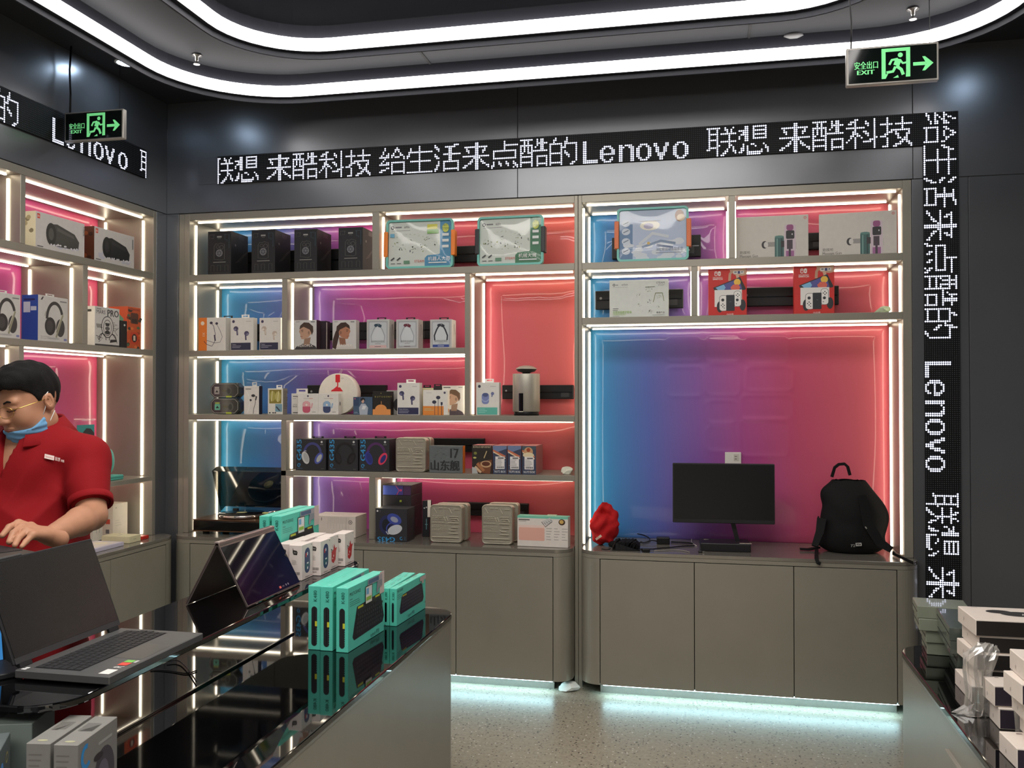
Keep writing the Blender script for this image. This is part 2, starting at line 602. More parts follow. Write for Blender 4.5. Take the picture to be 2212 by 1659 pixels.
def sprinkler(x, y, label):
    t = thing('fire_sprinkler', label, 'sprinkler', (x, y, ZC), group='ceiling sprinklers')
    M().lathe([(.022, -.0005), (.026, -.006), (.009, -.01), (.008, -.03)], 16).build('base_plate', ALU, t)
    M().lathe([(.004, -.03), (.004, -.046), (.016, -.047), (.016, -.05)], 12).build('deflector', ALU, t)
p = onZ(425, 118, ZC); sprinkler(p.x, p.y, 'small sprinkler head in the ceiling near the left bend of the light bands')
p = onZ(1972, 18, ZC); sprinkler(p.x, p.y, 'small sprinkler head in the ceiling above the right exit sign')

# smoke detector-like disc near the right exit sign
p = onZ(1713, 78, ZC)
t = thing('smoke_detector', 'flat round detector on the ceiling between the two light bands', 'detector', (p.x, p.y, ZC))
M().lathe([(.05, -.0005), (.052, -.01), (.03, -.022), (.0001, -.024)], 24).build('body', mat('grey_plastic', (120, 120, 122), .5), t)

# =================================================================== SHELF UNITS
def film(name, stops, width, tilt=.07):
    """glossy printed film, blue through violet to red along the unit, slightly buckled"""
    m = bpy.data.materials.new(name); m.use_nodes = True
    nt = m.node_tree; b = nt.nodes['Principled BSDF']
    tc = nt.nodes.new('ShaderNodeTexCoord')
    sep = nt.nodes.new('ShaderNodeSeparateXYZ'); nt.links.new(tc.outputs['Object'], sep.inputs[0])
    a = nt.nodes.new('ShaderNodeMath'); a.operation = 'MULTIPLY_ADD'
    nt.links.new(sep.outputs['Z'], a.inputs[0]); a.inputs[1].default_value = tilt; nt.links.new(sep.outputs['X'], a.inputs[2])
    d = nt.nodes.new('ShaderNodeMath'); d.operation = 'DIVIDE'; nt.links.new(a.outputs[0], d.inputs[0]); d.inputs[1].default_value = width
    r = nt.nodes.new('ShaderNodeValToRGB')
    el = r.color_ramp.elements
    while len(el) < len(stops): el.new(.5)
    for e, (p_, c_) in zip(el, stops): e.position = p_; e.color = rgb(c_)
    nt.links.new(d.outputs[0], r.inputs['Fac'])
    nt.links.new(r.outputs['Color'], b.inputs['Base Color'])
    b.inputs['Roughness'].default_value = .5
    b.inputs['Coat Weight'].default_value = .55
    b.inputs['Coat Roughness'].default_value = .015
    n1 = nt.nodes.new('ShaderNodeTexNoise'); n1.inputs['Scale'].default_value = 3.2; n1.inputs['Detail'].default_value = .5
    nt.links.new(tc.outputs['Object'], n1.inputs['Vector'])
    bp = nt.nodes.new('ShaderNodeBump'); bp.inputs['Strength'].default_value = .15; bp.inputs['Distance'].default_value = .03
    nt.links.new(n1.outputs['Fac'], bp.inputs['Height'])
    nt.links.new(bp.outputs['Normal'], b.inputs['Coat Normal'])
    return m
STOPS = [(0.0, (40, 150, 190)), (.14, (52, 130, 196)), (.25, (88, 110, 190)), (.36, (138, 88, 178)), (.48, (190, 72, 158)), (.62, (200, 74, 124)), (.78, (206, 82, 102)), (1.0, (212, 94, 92))]
STOPS_R = [(0.0, (36, 158, 200)), (.1, (46, 132, 196)), (.25, (86, 104, 186)), (.42, (134, 86, 170)), (.58, (178, 74, 146)), (.75, (196, 74, 114)), (1.0, (208, 92, 104))]
STOPS_L = [(0.0, (60, 120, 200)), (.25, (150, 80, 180)), (.5, (200, 72, 165)), (.75, (196, 62, 144)), (1.0, (206, 70, 112))]

DEPTH, YF, YR = .365, .066, .312
def shelf_unit(name, label, boards, posts, comps, film_mat, x0, x1, zbot, loc=(0, 0, 0), rz=0.0, dents=()):
    root = thing(name, label, 'shelving', loc, rz, 'lit display shelving')
    for (a, b, z0, z1) in boards:
        M().box(a, 0, z0, b, DEPTH, z1).build('shelf_board', GREY, root, bevel=.0015)
    for (a, b, z0, z1) in posts:
        M().box(a, 0, z0, b, DEPTH, z1).build('upright', GREY, root, bevel=.0015)
    # buckled film behind the compartments
    for (a, b, z0, z1, sides) in comps:
        pitch = .06 if not (dents and z1 - z0 > .8) else .0085
        nx, nz = max(6, int((b - a) / pitch)), max(6, int((z1 - z0) / pitch))
        m = M(); rr = random.Random(int((a + 7) * 1000 + z0 * 77))
        ph = [rr.uniform(0, 6.28) for _ in range(6)]
        for j in range(nz + 1):
            for i in range(nx + 1):
                u, v = i / nx, j / nz
                e = min(u * (b - a), (1 - u) * (b - a), v * (z1 - z0), (1 - v) * (z1 - z0))
                bul = .016 * (1 - math.exp(-e / .035))
                wv = .0035 * (math.sin(7 * u * (b - a) + ph[0]) * math.sin(6 * v + ph[1]) + .6 * math.sin(13 * u + 5 * v + ph[2]))
                dz_ = 0.0
                if pitch < .02:
                    X_, Z_ = a + u * (b - a), z0 + v * (z1 - z0)
                    for (dx0, dz0, dx1, dz1) in dents:
                        hx, hz = (dx1 - dx0) / 2, (dz1 - dz0) / 2
                        qx, qz = abs(X_ - (dx0 + dx1) / 2) - hx + .03, abs(Z_ - (dz0 + dz1) / 2) - hz + .03
                        sd = math.hypot(max(qx, 0), max(qz, 0)) + min(max(qx, qz), 0) - .03
                        if abs(sd) < .06: dz_ += .0016 * math.exp(-(sd / .011) ** 2)
                m.v.append((a + u * (b - a), DEPTH - .001 - bul - wv * min(1, e / .05) - dz_, z0 + v * (z1 - z0)))
        for j in range(nz):
            for i in range(nx):
                k = j * (nx + 1) + i
                m.face((k, k + 1, k + nx + 2, k + nx + 1), 0, True)
        ob = m.build('back_film', film_mat, root)
        # shift the object so the printed gradient runs along the whole unit
        ob.location.x = x0
        me = ob.data
        for vtx in me.vertices: vtx.co.x -= x0
        s = .0055
        for yy in (YF, YR):
            M().box(a + .018, yy - s, z1 - .006, b - .018, yy + s, z1 - .0005).build('light_strip', STRIPM, root)
            if 'l' in sides: M().box(a + .0005, yy - s, z0 + .006, a + .006, yy + s, z1 - .018).build('light_strip', STRIPM, root)
            if 'r' in sides: M().box(b - .006, yy - s, z0 + .006, b - .0005, yy + s, z1 - .018).build('light_strip', STRIPM, root)
    M().box(x0, DEPTH, zbot, x1, DEPTH + .02, ZTOP).build('back_board', DARKGAP, root)
    return root

def vx(px0, px1, y):
    return onY(px0, y).x, onY(px1, y).x
XL, XR = -2.951, -.683
p1 = vx(804, 819, 500); p2 = vx(608.9, 620.5, 650); p3 = vx(1004, 1014.8, 650); p4 = vx(607.2, 618.2, 950); p5 = vx(797, 810, 1080)
T = .037
zt1 = ZTOP - .039
shelf_unit('shelving_unit', 'wide left grey shelving unit with blue to red back panels and many small boxes',
    [(XL, XR, zt1, ZTOP), (XL, XR, S12 - T, S12), (XL, p3[0], S23 - .032, S23), (XL, XR, S34 - .031, S34), (p4[0], XR, S45 - .03, S45)],
    [(-2.985, XL, CT, ZTOP), (XR, -.664, .0, ZTOP), (p1[0], p1[1], S12, zt1), (p2[0], p2[1], S23, S12 - T), (p3[0], p3[1], S34, S12 - T),
     (p4[0], p4[1], CT, S34 - .031), (p5[0], p5[1], CT, S45 - .03)],
    [(XL, p1[0], S12, zt1, 'lr'), (p1[1], XR, S12, zt1, 'lr'),
     (XL, p2[0], S23, S12 - T, 'lr'), (p2[1], p3[0], S23, S12 - T, 'lr'), (p3[1], XR, S34, S12 - T, 'lr'),
     (XL, p3[0], S34, S23 - .032, 'lr'),
     (XL, p4[0], CT, S34 - .031, 'lr'), (p4[1], XR, S45, S34 - .031, 'l'),
     (p4[1], p5[0], CT, S45 - .03, 'l'), (p5[1], XR, CT, S45 - .03, 'l')],
    film('left_unit_film', STOPS, XR - XL), XL, XR, CT)
PX = dict(p1=p1, p2=p2, p3=p3, p4=p4, p5=p5)

XL2, XR2 = -.643, .950
DENTS = []       # square outlines raised in the film to catch pale reflections of the strips
for (u0, v0, u1, v1) in ((610, 135, 845, 305), (870, 125, 1105, 310), (1135, 135, 1420, 325), (615, 345, 855, 540), (880, 328, 1100, 535), (1140, 345, 1450, 505), (880, 568, 1080, 718), (1110, 535, 1450, 690), (880, 742, 1070, 905), (1100, 700, 1420, 935)):
    A_, B_ = onY(1240 + u0 / 3.072, 680 + v1 / 3.072, .35), onY(1240 + u1 / 3.072, 680 + v0 / 3.072, .35)
    DENTS.append((A_.x, A_.z, B_.x, B_.z))
q1 = vx(1574.5, 1588, 500); q2 = vx(1493.5, 1506.5, 620)
shelf_unit('shelving_unit', 'right grey shelving unit with one large gradient panel behind the monitor and backpack',
    [(XL2, XR2, zt1, ZTOP), (XL2, XR2, S12 - T, S12), (XL2, XR2, S23R - .036, S23R)],
    [(-.662, XL2, 0, ZTOP), (XR2, .991, CT, ZTOP), (q1[0], q1[1], S12, zt1), (q2[0], q2[1], S23R, S12 - T)],
    [(XL2, q1[0], S12, zt1, 'lr'), (q1[1], XR2, S12, zt1, 'lr'), (XL2, q2[0], S23R, S12 - T, 'lr'), (q2[1], XR2, S23R, S12 - T, 'lr'),
     (XL2, XR2, CT, S23R - .036, 'lr')],
    film('right_unit_film', STOPS_R, XR2 - XL2, .05), XL2, XR2, CT, dents=DENTS)

YL, YR0 = -2.3, -.128
l1 = (onX(44, 500, XW).y, onX(55, 500, XW).y); l2 = (onX(179, 650, XW).y, onX(190, 650, XW).y); l3 = (onX(40.7, 900, XW).y, onX(51, 900, XW).y)
shelf_unit('shelving_unit', 'grey shelving unit on the left wall with pink back panels behind the man',
    [(YL, YR0, zt1, ZTOP), (YL, YR0, S12 - T, S12), (YL, YR0, S23 - .032, S23), (YL, YR0, 1.055, 1.08)],
    [(YL - .03, YL, CT, ZTOP), (YR0, -.1, CT, ZTOP), (l1[0], l1[1], S12, zt1), (l2[0], l2[1], S23, S12 - T), (l3[0], l3[1], 1.08, S23 - .032)],
    [(YL, l1[0], S12, zt1, 'lr'), (l1[1], YR0, S12, zt1, 'lr'), (YL, l2[0], S23, S12 - T, 'lr'), (l2[1], YR0, S23, S12 - T, 'lr'),
     (YL, l3[0], 1.08, S23 - .032, 'lr'), (l3[1], YR0, 1.08, S23 - .032, 'lr'), (YL, YR0, CT, 1.055, 'lr')],
    film('left_wall_film', STOPS_L, YR0 - YL), YL, YR0, CT, (XW, 0, 0), math.pi / 2)

# narrow trims beside the left unit
struct(M().box(-3.02, .004, 0, -2.987, .3, ZTOP).build('trim_1', GREY))

# =================================================================== BASE CABINETS AND WORKTOPS
def cabinet(name, label, wlabel, x0, x1, seams, rl, rr, xi, loc=(0, 0, 0), rz=0.0):
    c0, cb = -.13, .063
    root = thing(name, label, 'cabinet', loc, rz, 'grey base cabinets')
    # carcass with rounded ends, doors recessed into its front
    def plan(a0, a1, r0, r1, back, n):
        p = rrect(a0, c0, a1, -.002, [0, 0, r0, r1], n)      # front strip, then stepped in behind the wall line
        return p[:0] + [(min(a1, xi[1]), back), (max(a0, xi[0]), back)] + ([(max(a0, xi[0]), -.002)] if a0 < xi[0] else []) + p[1:] + [(a1, -.002)] + ([(min(a1, xi[1]), -.002)] if a1 > xi[1] else [])
    M().prism(plan(x0, x1, rl, rr, .36, 12), CT - .037, CT - .0185).build('top_rail', GREY, root)
    M().prism(plan(x0, seams[0] - .002, rl, 0, .3, 12), cb, CT - .038).build('end_panel', GREY, root)
    M().prism(plan(seams[-1] + .002, x1, 0, rr, .3, 12), cb, CT - .038).build('end_panel', GREY, root)
    M().box(max(seams[0] - .001, xi[0]), c0 + .02, cb, min(seams[-1] + .001, xi[1]), .36, CT - .038).build('carcass', DARKGAP, root)
    for a, b in zip(seams[:-1], seams[1:]):
        M().box(a + .0018, c0, cb, b - .0018, c0 + .018, CT - .041).build('door', GREY, root, bevel=.001)
    M().box(x0 + .1 * (rl > 0), -.05, 0, x1 - .1 * (rr > 0), -.035, cb + .005).build('plinth', ALU, root)
    M().box(x0 + .12 * (rl > 0), -.108, cb - .008, x1 - .1 * (rr > 0), -.092, cb - .0005).build('under_light_strip', KICKM, root)
    wt = M().prism(plan(x0, x1, rl, rr, .362, 16), CT - .018, CT - .0005).build('worktop', WORKTOP, None, bevel=.0015)
    wt.location = loc; wt.rotation_euler = (0, 0, rz)
    tag(wt, wlabel, 'worktop', 'grey worktops')
    return root
WORKTOP = mat('satin_worktop', (134, 129, 120), 0.16, 0.4, 0.5, 0.03, 6)
cabinet('base_cabinet', 'long grey base cabinet under the left shelving unit, four flat doors',
        'grey worktop under the turntable and the silver tins', -3.0, -.6845, [-2.858, -2.338, -1.8177, -1.2976, -.7775], .12, .088, (-2.984, -.685))
cabinet('base_cabinet', 'grey base cabinet with three flat doors under the monitor and backpack',
        'grey worktop carrying the monitor, red jacket and backpack', -.6415, 1.0, [-.534, -.061, .416, .889], .1, .1, (-.6415, .9905))
cabinet('base_cabinet', 'grey base cabinet along the left wall behind the man',
        'grey worktop along the left wall with small white boxes', -2.36, -.05, [-2.2, -1.69, -1.18, -.67, -.19], 0, .125, (-2.33, -.101), (XW, 0, 0), math.pi / 2)

# =================================================================== DOT MATRIX SIGNS
G = {
'联': "#######..#...#. .#...#...##.#.. .#...#....#.#.. .#####.######## .#...#.....#... .#...#.....#... .#####.....#... .#...#.######## .#...#.....#... .#...##....##.. .#####.....#.#. ##...#....#..#. .....#...##..## .....#..##....# .....#.##......",
'想': "...##..#######. ...##..#.....#. #####..#######. ..###..#.....#. .####..#######. #..##..#.....#. #..##..#######. ...##.......... ............... ..#...##....#.. ..#.#...#....#. .##.#........## .##.#......#..# ##..########..# ....#######....",
'来': ".......##...... .......##...... .#############. ..#....##...#.. ..##...##..##.. ...#...##..#... .......##...... ############### ......####..... .....#.##.#.... ....##.##.##... ...##..##..##.. .##....##....## ##.....##.....# .......##......",
'酷': "#######..#.##.. ..#.#....#.##.. ..#.#....###### #######..#.##.. #.#.#.#.#..##.. #.#.#.#....##.. #.#.#.######### ##..###........ #.....#........ #######..###### #.....#..#....# #.....#..#....# #######..#....# #.....#..###### #.....#..#....#",
'科': "....##.......#. ..###....#...#. .##.#....##..#. ....#.....#..#. #########....#. ....#........#. ...##...##...#. ...###...##..#. ..##.##...#..#. ..#.#..#.....## .#..#......###. #...#...####.#. ....#........#. ....#........#. ....#........#.",
'技': "...#......#.... ...#......#.... ...#......#.... ######.######## ...#......#.... ...#......#.... ...#.#########. ...###.#.....#. ..##...##...##. ###.....#...#.. ...#....##.##.. ...#......###.. ...#.....##.##. ...#...###...## .###..##......#",
'给': "...#......#.... ...#.....###... ..#......#.#... ..#..#..#...#.. .#..##.##...##. ######.#.###..# ...#..........# ..#............ .#..##.######## ######.#......# .......#......# ....##.#......# .###...#......# ##.....######## .......#......#",
'生': ".......#....... ..#....#....... ..#....#....... .############## .#.....#....... ##.....#....... #......#....... .......#....... ..############. .......#....... .......#....... .......#....... .......#....... .......#....... ###############",
'活': "#..........###. ##....######... .##.....##..... ..#.....##..... ........##..... #....########## ##......##..... .##.....##..... ........##..... ..#..#########. ..#..#.......#. .##..#.......#. .#...#.......#. ##...#########. #....#.......#.",
'点': ".......#....... .......#....... .......######## .......#....... .......#....... .#############. .#...........#. .#...........#. .#...........#. .#############. ............... .#..#...#...#.. .#..##..##..##. ##...#...#...## #...........#.#",
'的': "...#.....#..... ..##.....#..... ..#.....##..... #######.####### #.....#.#.....# #.....###.....# #.....#.......# #.....#.#.....# #######.##....# #.....#..##...# #.....#...#...# #.....#.......# #.....#.......# #######.....##. #.....#....##..",
'L': "##...... ##...... ##...... ##...... ##...... ##...... ##...... ##...... ##...... ##...... ######## ########",
'e': "..####.. .##..##. ##....## ##....## ######## ##...... ##....#. .##..##. ..####..",
'n': "##.####. ###..### ##....## ##....## ##....## ##....## ##....## ##....## ##....##",
'o': "..####.. .##..##. ##....## ##....## ##....## ##....## ##....## .##..##. ..####..",
'v': "##....## ##....## .##..##. .##..##. .##..##. ..####.. ..####.. ...##... ...##...",
}
LEDM = emitter('led_white', (226, 230, 255), L_LED)
LEDOFF = mat('led_unlit', (74, 78, 84), .35, 0, .6)
LEDBOX = mat('led_module', (13, 14, 16), .6, 0, .3)
def led_sign(name, label, cols, rows, glyph_list, keep, loc, rz, loc_z):
    """dot panels: 10 mm pitch; glyph_list = (char, column, row, turned)"""
    root = thing(name, label, 'sign', loc, rz, 'dot matrix signs')
    lit = set()
    for ch, c0, r0, turned in glyph_list:
        g = G[ch].split(' ')
        hgt = len(g)
        for r, line in enumerate(g):
            for c, k in enumerate(line):
                if k == '#':
                    rr = r + (15 - hgt)
                    lit.add((c0 + c, r0 + rr) if not turned else (c0 + 14 - rr, r0 + c))
    P = .01
    on, off, body = M(), M(), M()
    def dot(m, c, r, rad, z):
        x, zz = (c + .5) * P, -(r + .5) * P
        n = len(m.v)
        m.v += [(x + rad * math.cos(a), -z, zz + rad * math.sin(a)) for a in (0, 1.0472, 2.0944, 3.1416, 4.1888, 5.236)]
        m.v += [(x, -z - .0012, zz)]
        for k in range(6): m.face((n + k, n + (k + 1) % 6, n + 6), 0, False)
    cells = [(c, r) for c in range(cols) for r in range(rows) if keep(c, r)]
    for c, r in cells:
        if (c, r) in lit: dot(on, c, r, .0041, .013)
        else: dot(off, c, r, .0021, .013)
    # module housings, 32 x 16 dots each
    return root, on, off
def finish_sign(root, on, off, modules):
    for (x0, z0, x1, z1) in modules:
        M().box(x0 + .0002, -.013, z0 + .0002, x1 - .0002, -.001, z1 - .0002).build('led_module', LEDBOX, root)
    a = on.build('lit_dots', LEDM, root); a['kind'] = 'stuff'
    b = off.build('unlit_dots', LEDOFF, root); b['kind'] = 'stuff'
X0, ZS = -2.7654, 2.927
text = [('联', -5), ('想', 11), ('来', 31), ('酷', 47), ('科', 63), ('技', 79), ('给', 99), ('生', 115), ('活', 131), ('来', 147), ('点', 163), ('酷', 179), ('的', 195),
        ('L', 213), ('e', 222), ('n', 232), ('o', 241), ('v', 250), ('o', 260), ('联', 277), ('想', 293), ('来', 313), ('酷', 329), ('科', 345), ('技', 361)]
vert = [('给', 0), ('生', 16), ('活', 32), ('来', 48), ('点', 64), ('酷', 80), ('的', 96), ('L', 122), ('e', 131), ('n', 141), ('o', 150), ('v', 159), ('o', 168), ('联', 186), ('想', 202), ('来', 222), ('酷', 238)]
gl = [(c, k, 1, False) for c, k in text]
gl += [(c, 381, k, True) for c, k in vert]
NROW = 256
r_, on_, off_ = led_sign('led_sign', 'long white dot matrix sign above the shelves, turning down the right side', 397, NROW, gl,
                         lambda c, r: c >= 381 or r < 16, (X0, -.0008, ZS), 0.0, ZS)
finish_sign(r_, on_, off_, [(k * .32, -.16, min(3.81, k * .32 + .32), 0) for k in range(12)] + [(3.81, -(k + 1) * .32, 3.97, -k * .32) for k in range(8)])
# left wall
Y0 = -1.6
def ly(y): return int(round((y - Y0) / .01))
gl = [('的', ly(-1.193) - 15, 1, False), ('L', ly(-.971), 1, False)] + [(c, ly(-.971) + int(round((k - 213) * 1.055)), 1, False) for c, k in (('e', 222), ('n', 232), ('o', 241), ('v', 250), ('o', 260))] + [('联', ly(-.282), 1, False)]
nc = ly(-.215)
r_, on_, off_ = led_sign('led_sign', 'white dot matrix sign on the left wall, behind the left exit sign', nc, 16, gl, lambda c, r: True, (XW + .0008, Y0, ZS), math.pi / 2, ZS)
finish_sign(r_, on_, off_, [(max(0, nc * .01 - (k + 1) * .32), -.16, nc * .01 - k * .32, 0) for k in range(5) if nc * .01 - k * .32 > .01])
# blank cover plate left of the long sign
struct(M().box(onY(430, 370).x, -.003, ZS - .157, X0 - .003, -.0005, ZS - .003).build('trim_2', WALLM, bevel=.001))

# =================================================================== EXIT SIGNS
FRAME = mat('pale_metal_frame', (176, 172, 166), .35, .5)
SIGNBLK = mat('exit_sign_face', (12, 20, 18), .08, 0, .6)
def exit_sign(label, loc, cable_h, wdt=.34, hgt=.15):
    t = thing('exit_sign', label, 'sign', loc, group='green exit signs')
    M().box(-wdt / 2, .0, 0, wdt / 2, .028, hgt).build('case', FRAME, t, bevel=.003)
    M().box(-wdt / 2 + .008, -.002, .008, wdt / 2 - .008, .0, hgt - .008).build('face', SIGNBLK, t)
    g = (120, 222, 142)
    a = Art(wdt, hgt)
    U = a.W
    a.text('安全出口', .2, .43, .16, g, width=.58, bold=.004)
    a.text('EXIT', .27, .27, .12, g, width=.42, bold=.008)
    # doorway
    dx, d = .87, .7
    a.poly([(dx, .12), (dx + .1, .12), (dx + .16, .24), (dx + .1, .24), (dx + .1, .82), (dx, .82)], g)
    a.rect(dx, .82, dx + d, .91, g)
    a.poly([(dx + d - .11, .14), (dx + d, .14), (dx + d, .9), (dx + d - .1, .9), (dx + d - .1, .3)], g)
    # running figure
    a.ell(dx + .46, .72, .062, .062, g)
    a.line([(dx + .42, .62), (dx + .36, .45)], .15, g)
    a.line([(dx + .4, .62), (dx + .25, .6), (dx + .19, .48)], .06, g)
    a.line([(dx + .44, .6), (dx + .52, .5), (dx + .64, .52)], .055, g)
    a.line([(dx + .36, .44), (dx + .48, .34), (dx + .53, .2)], .08, g)
    a.line([(dx + .34, .42), (dx + .28, .3), (dx + .12, .28)], .07, g)
    a.poly([(dx + .28, .13), (dx + .42, .13), (dx + .4, .2)], g)
    # arrow
    a.rect(1.64, .41, 1.95, .5, g)
    a.poly([(1.86, .64), (1.93, .64), (2.13, .455), (1.93, .27), (1.86, .27), (1.96, .455)], g)
    a.build('pictogram', t, (-wdt / 2, -.002, 0), (1, 0, 0), (0, 0, 1), INK_LIT)
    M().tube([(-wdt / 2 + .02, .014, hgt - .001), (-wdt / 2 + .022, .014, hgt + cable_h * .3), (-wdt / 2 + .014, .016, hgt + cable_h * .65), (-wdt / 2 + .024, .014, hgt + cable_h)], .0048 if wdt < .33 else .003, 8).build('hanging_cable', PLASTBLK, t)
    M().cyl(wdt / 2 - .03, .014, hgt - .001, hgt + cable_h, .0016, 8).build('hanging_cable', PLASTBLK, t)
    return t
a0, a1 = onY(1827, 186, -1.0), onY(2030, 172, -1.0)
exit_sign('green running man exit sign hanging at the right under the outer light band', ((a0.x + a1.x) / 2, -1.0, (a0.z + a1.z) / 2 - .001), ZC - 2.91)
a0, a1 = onY(141, 309, -.9), onY(264, 297, -.9)
exit_sign('green running man exit sign hanging on a black cable at the left', ((a0.x + a1.x) / 2, -.9, (a0.z + a1.z) / 2), ZC - 2.95 + .02, .325, .145)

# housings added round the unseen lamps above and behind the camera
for (x_, y_, z_, sx_, sy_, lb) in ((-.7, -3.0, 3.43, 2.2, 1.1, 'unseen flat housing added round the light in the ceiling well above the tables'), (-.4, -6.2, 3.2, 4.2, 1.6, 'unseen flat housing added round the fill light behind the camera')):
    t = thing('added_lamp_housing', lb, 'ceiling light', (x_, y_, z_), group='added lamp housings')
    top = (ZC + .349 if z_ > ZC else ZC - .001) - z_
    M().box(-sx_ / 2 - .02, -sy_ / 2 - .02, .012, sx_ / 2 + .02, sy_ / 2 + .02, top).build('housing', FRAME, t)
    for a_, b_, c_, d_ in ((-sx_ / 2 - .02, -sy_ / 2 - .02, sx_ / 2 + .02, -sy_ / 2), (-sx_ / 2 - .02, sy_ / 2, sx_ / 2 + .02, sy_ / 2 + .02), (-sx_ / 2 - .02, -sy_ / 2, -sx_ / 2, sy_ / 2), (sx_ / 2, -sy_ / 2, sx_ / 2 + .02, sy_ / 2)):
        M().box(a_, b_, -.004, c_, d_, .0119).build('rim', FRAME, t)

# =================================================================== DISPLAY TABLES
TB, TA = .73, .92
SIDE = mat('table_side_laminate', (142, 138, 128), 0.34, 0.2, 0.5, 0.03, 6)
def display_table(name, label, x0, x1, y0, y1, a0, a1, ay0, ay1, legs, rail):
    t = thing(name, label, 'table', ((x0 + x1) / 2, (y0 + y1) / 2, 0), group='black glass display tables')
    cx, cy = (x0 + x1) / 2, (y0 + y1) / 2
    def L(pts): return [(x - cx, y - cy) for x, y in pts]
    M().prism(L(rrect(x0 + .06, y0 + .06, x1 - .06, y1 - .06, .1, 8)), 0, .04).build('plinth', DARKGAP, t)
    M().prism(L(rrect(x0 + .004, y0 + .004, x1 - .004, y1 - .004, .1, 10)), .04, TB - .0255).build('body', SIDE, t)
    M().prism(L(rrect(x0 + .002, y0 + .002, x1 - .002, y1 - .002, .105, 12)), TB - .025, TB - .0185).build('edge_trim', ALU, t)
    M().prism(L(rrect(x0, y0, x1, y1, .11, 12)), TB - .018, TB).build('glass_top', GLASSB, t, bevel=.003, seg=2)
    if rail:
        M().box(rail[0] - cx, rail[1] - cy, TB, rail[0] + .008 - cx, rail[2] - cy, TB + .006).build('joint_rail', GLOSSBLK, t, bevel=.001)
    if ay0 is not None:
        sh = M().prism(L(rrect(a0, ay0, a1, ay1, .1, 12)), TA - .016, TA).build('raised_shelf', GLASSB, t, bevel=.003, seg=2)
        for lx, ly_ in legs:
            M().cyl(lx - cx, ly_ - cy, TB, TA - .016, .02, 20).build('shelf_leg', GLOSSBLK, t)
    return t, cx, cy
lt, lcx, lcy = display_table('display_table', 'long black glass display table at the left, with laptops on its raised shelf',
              -1.95, -.922, -3.9, -1.43, -1.56, -1.25, -3.2, -1.54, [(-1.47, -3.02), (-1.36, -1.62)], (-1.375, -3.0, -1.9))
rt, rcx, rcy = display_table('display_table', 'black glass display table at the lower right, stacked with boxes',
              .6, 1.63, -3.9, -1.6, .95, 1.27, -3.3, -1.63, [(1.1, -1.75), (1.1, -3.1)], None)
# drawer fronts on the aisle side of the right table
for k in range(3):
    y = -2.24 - k * .5
    M().box(.5945 - rcx, y - .5 + .002 - rcy, .07, .606 - rcx, y - .002 - rcy, .632).build('drawer_front', SIDE, rt, bevel=.001)
# =================================================================== PRODUCTS: helpers
S12 += .0007; S23 += .0007; S34 += .0007; S45 += .0007; S23R += .0007; CT += .0004   # things rest just clear of the boards
_cm = {}
def card(col, rough=.45, coat=0.0):
    k = (tuple(col), rough, coat)
    if k not in _cm: _cm[k] = mat('printed_card', col, rough, 0, .5, .03, 40, coat=coat)
    return _cm[k]
def fp(x0, x1, ytop, yf, zs, ymid=None):
    """picture extents of a front face standing at depth yf on a shelf at zs -> centre x, width, height"""
    ym = (ytop + 8) if ymid is None else ymid
    a, b = onY(x0, ym, yf), onY(x1, ym, yf)
    return (a.x + b.x) / 2, b.x - a.x, onY((x0 + x1) / 2, ytop, yf).z - zs
def side_depth(xr, xs, y, yf):
    X = onY(xr, y, yf).x
    return max(.02, onX(xs, y, X).y - yf)
class Carton:
    """a standing carton: origin at the middle of its lower front edge"""
    def __init__(s, name, label, cat, loc, w, d, h, col, rz=0.0, group=None, rough=.45, coat=0.0, bev=.0012, tilt=0.0):
        s.w, s.d, s.h = w, d, h
        s.t = thing(name, label, cat, loc, rz, group)
        if tilt: s.t.rotation_euler = (tilt, 0, rz)
        m = M().box(-w / 2, 0, 0, w / 2, d, h)
        s.body = m.build('carton', card(col, rough, coat), s.t, bevel=bev)
    def front(s): return Art(s.w, s.h)
    def right(s): return Art(s.d, s.h)
    def top(s): return Art(s.w, s.d)
    def put(s, art, face='front', name=None, material=None):
        O = {'front': ((-s.w / 2, 0, 0), (1, 0, 0), (0, 0, 1)), 'right': ((s.w / 2, 0, 0), (0, 1, 0), (0, 0, 1)),
             'left': ((-s.w / 2, s.d, 0), (0, -1, 0), (0, 0, 1)), 'top': ((-s.w / 2, 0, s.h), (1, 0, 0), (0, 1, 0))}[face]
        return art.build(name or face + '_print', s.t, *O, material=material)
    def tab(s, w=.035, h=.018, col=(235, 233, 228), u=0.0, y=None):
        """hang tab with a euro slot"""
        y = s.d * .9 if y is None else y
        m = M()
        th = .0012
        m.box(u - w / 2, y, s.h, u - w * .3, y + th, s.h + h); m.box(u + w * .3, y, s.h, u + w / 2, y + th, s.h + h)
        m.box(u - w * .3, y, s.h, u + w * .3, y + th, s.h + h * .4); m.box(u - w * .3, y, s.h + h * .75, u + w * .3, y + th, s.h + h)
        m.build('hang_tab', card(col), s.t)
        return s
WHITE = (226, 222, 214)
def earbuds(a, cu, cv, s, col, hi):
    for dx, dy, fl in ((-.5, .25, 1), (.45, -.25, -1)):
        a.line([(cu + dx * s, cv + dy * s), (cu + dx * s + .05 * s, cv + dy * s - .62 * s)], .17 * s, col)
        a.ell(cu + dx * s - .12 * s * fl, cv + dy * s + .05 * s, .27 * s, .25 * s, col)
        a.ell(cu + dx * s - .22 * s * fl, cv + dy * s - .03 * s, .13 * s, .12 * s, hi)
        a.line([(cu + dx * s + .02 * s, cv + dy * s), (cu + dx * s + .06 * s, cv + dy * s - .5 * s)], .04 * s, hi)
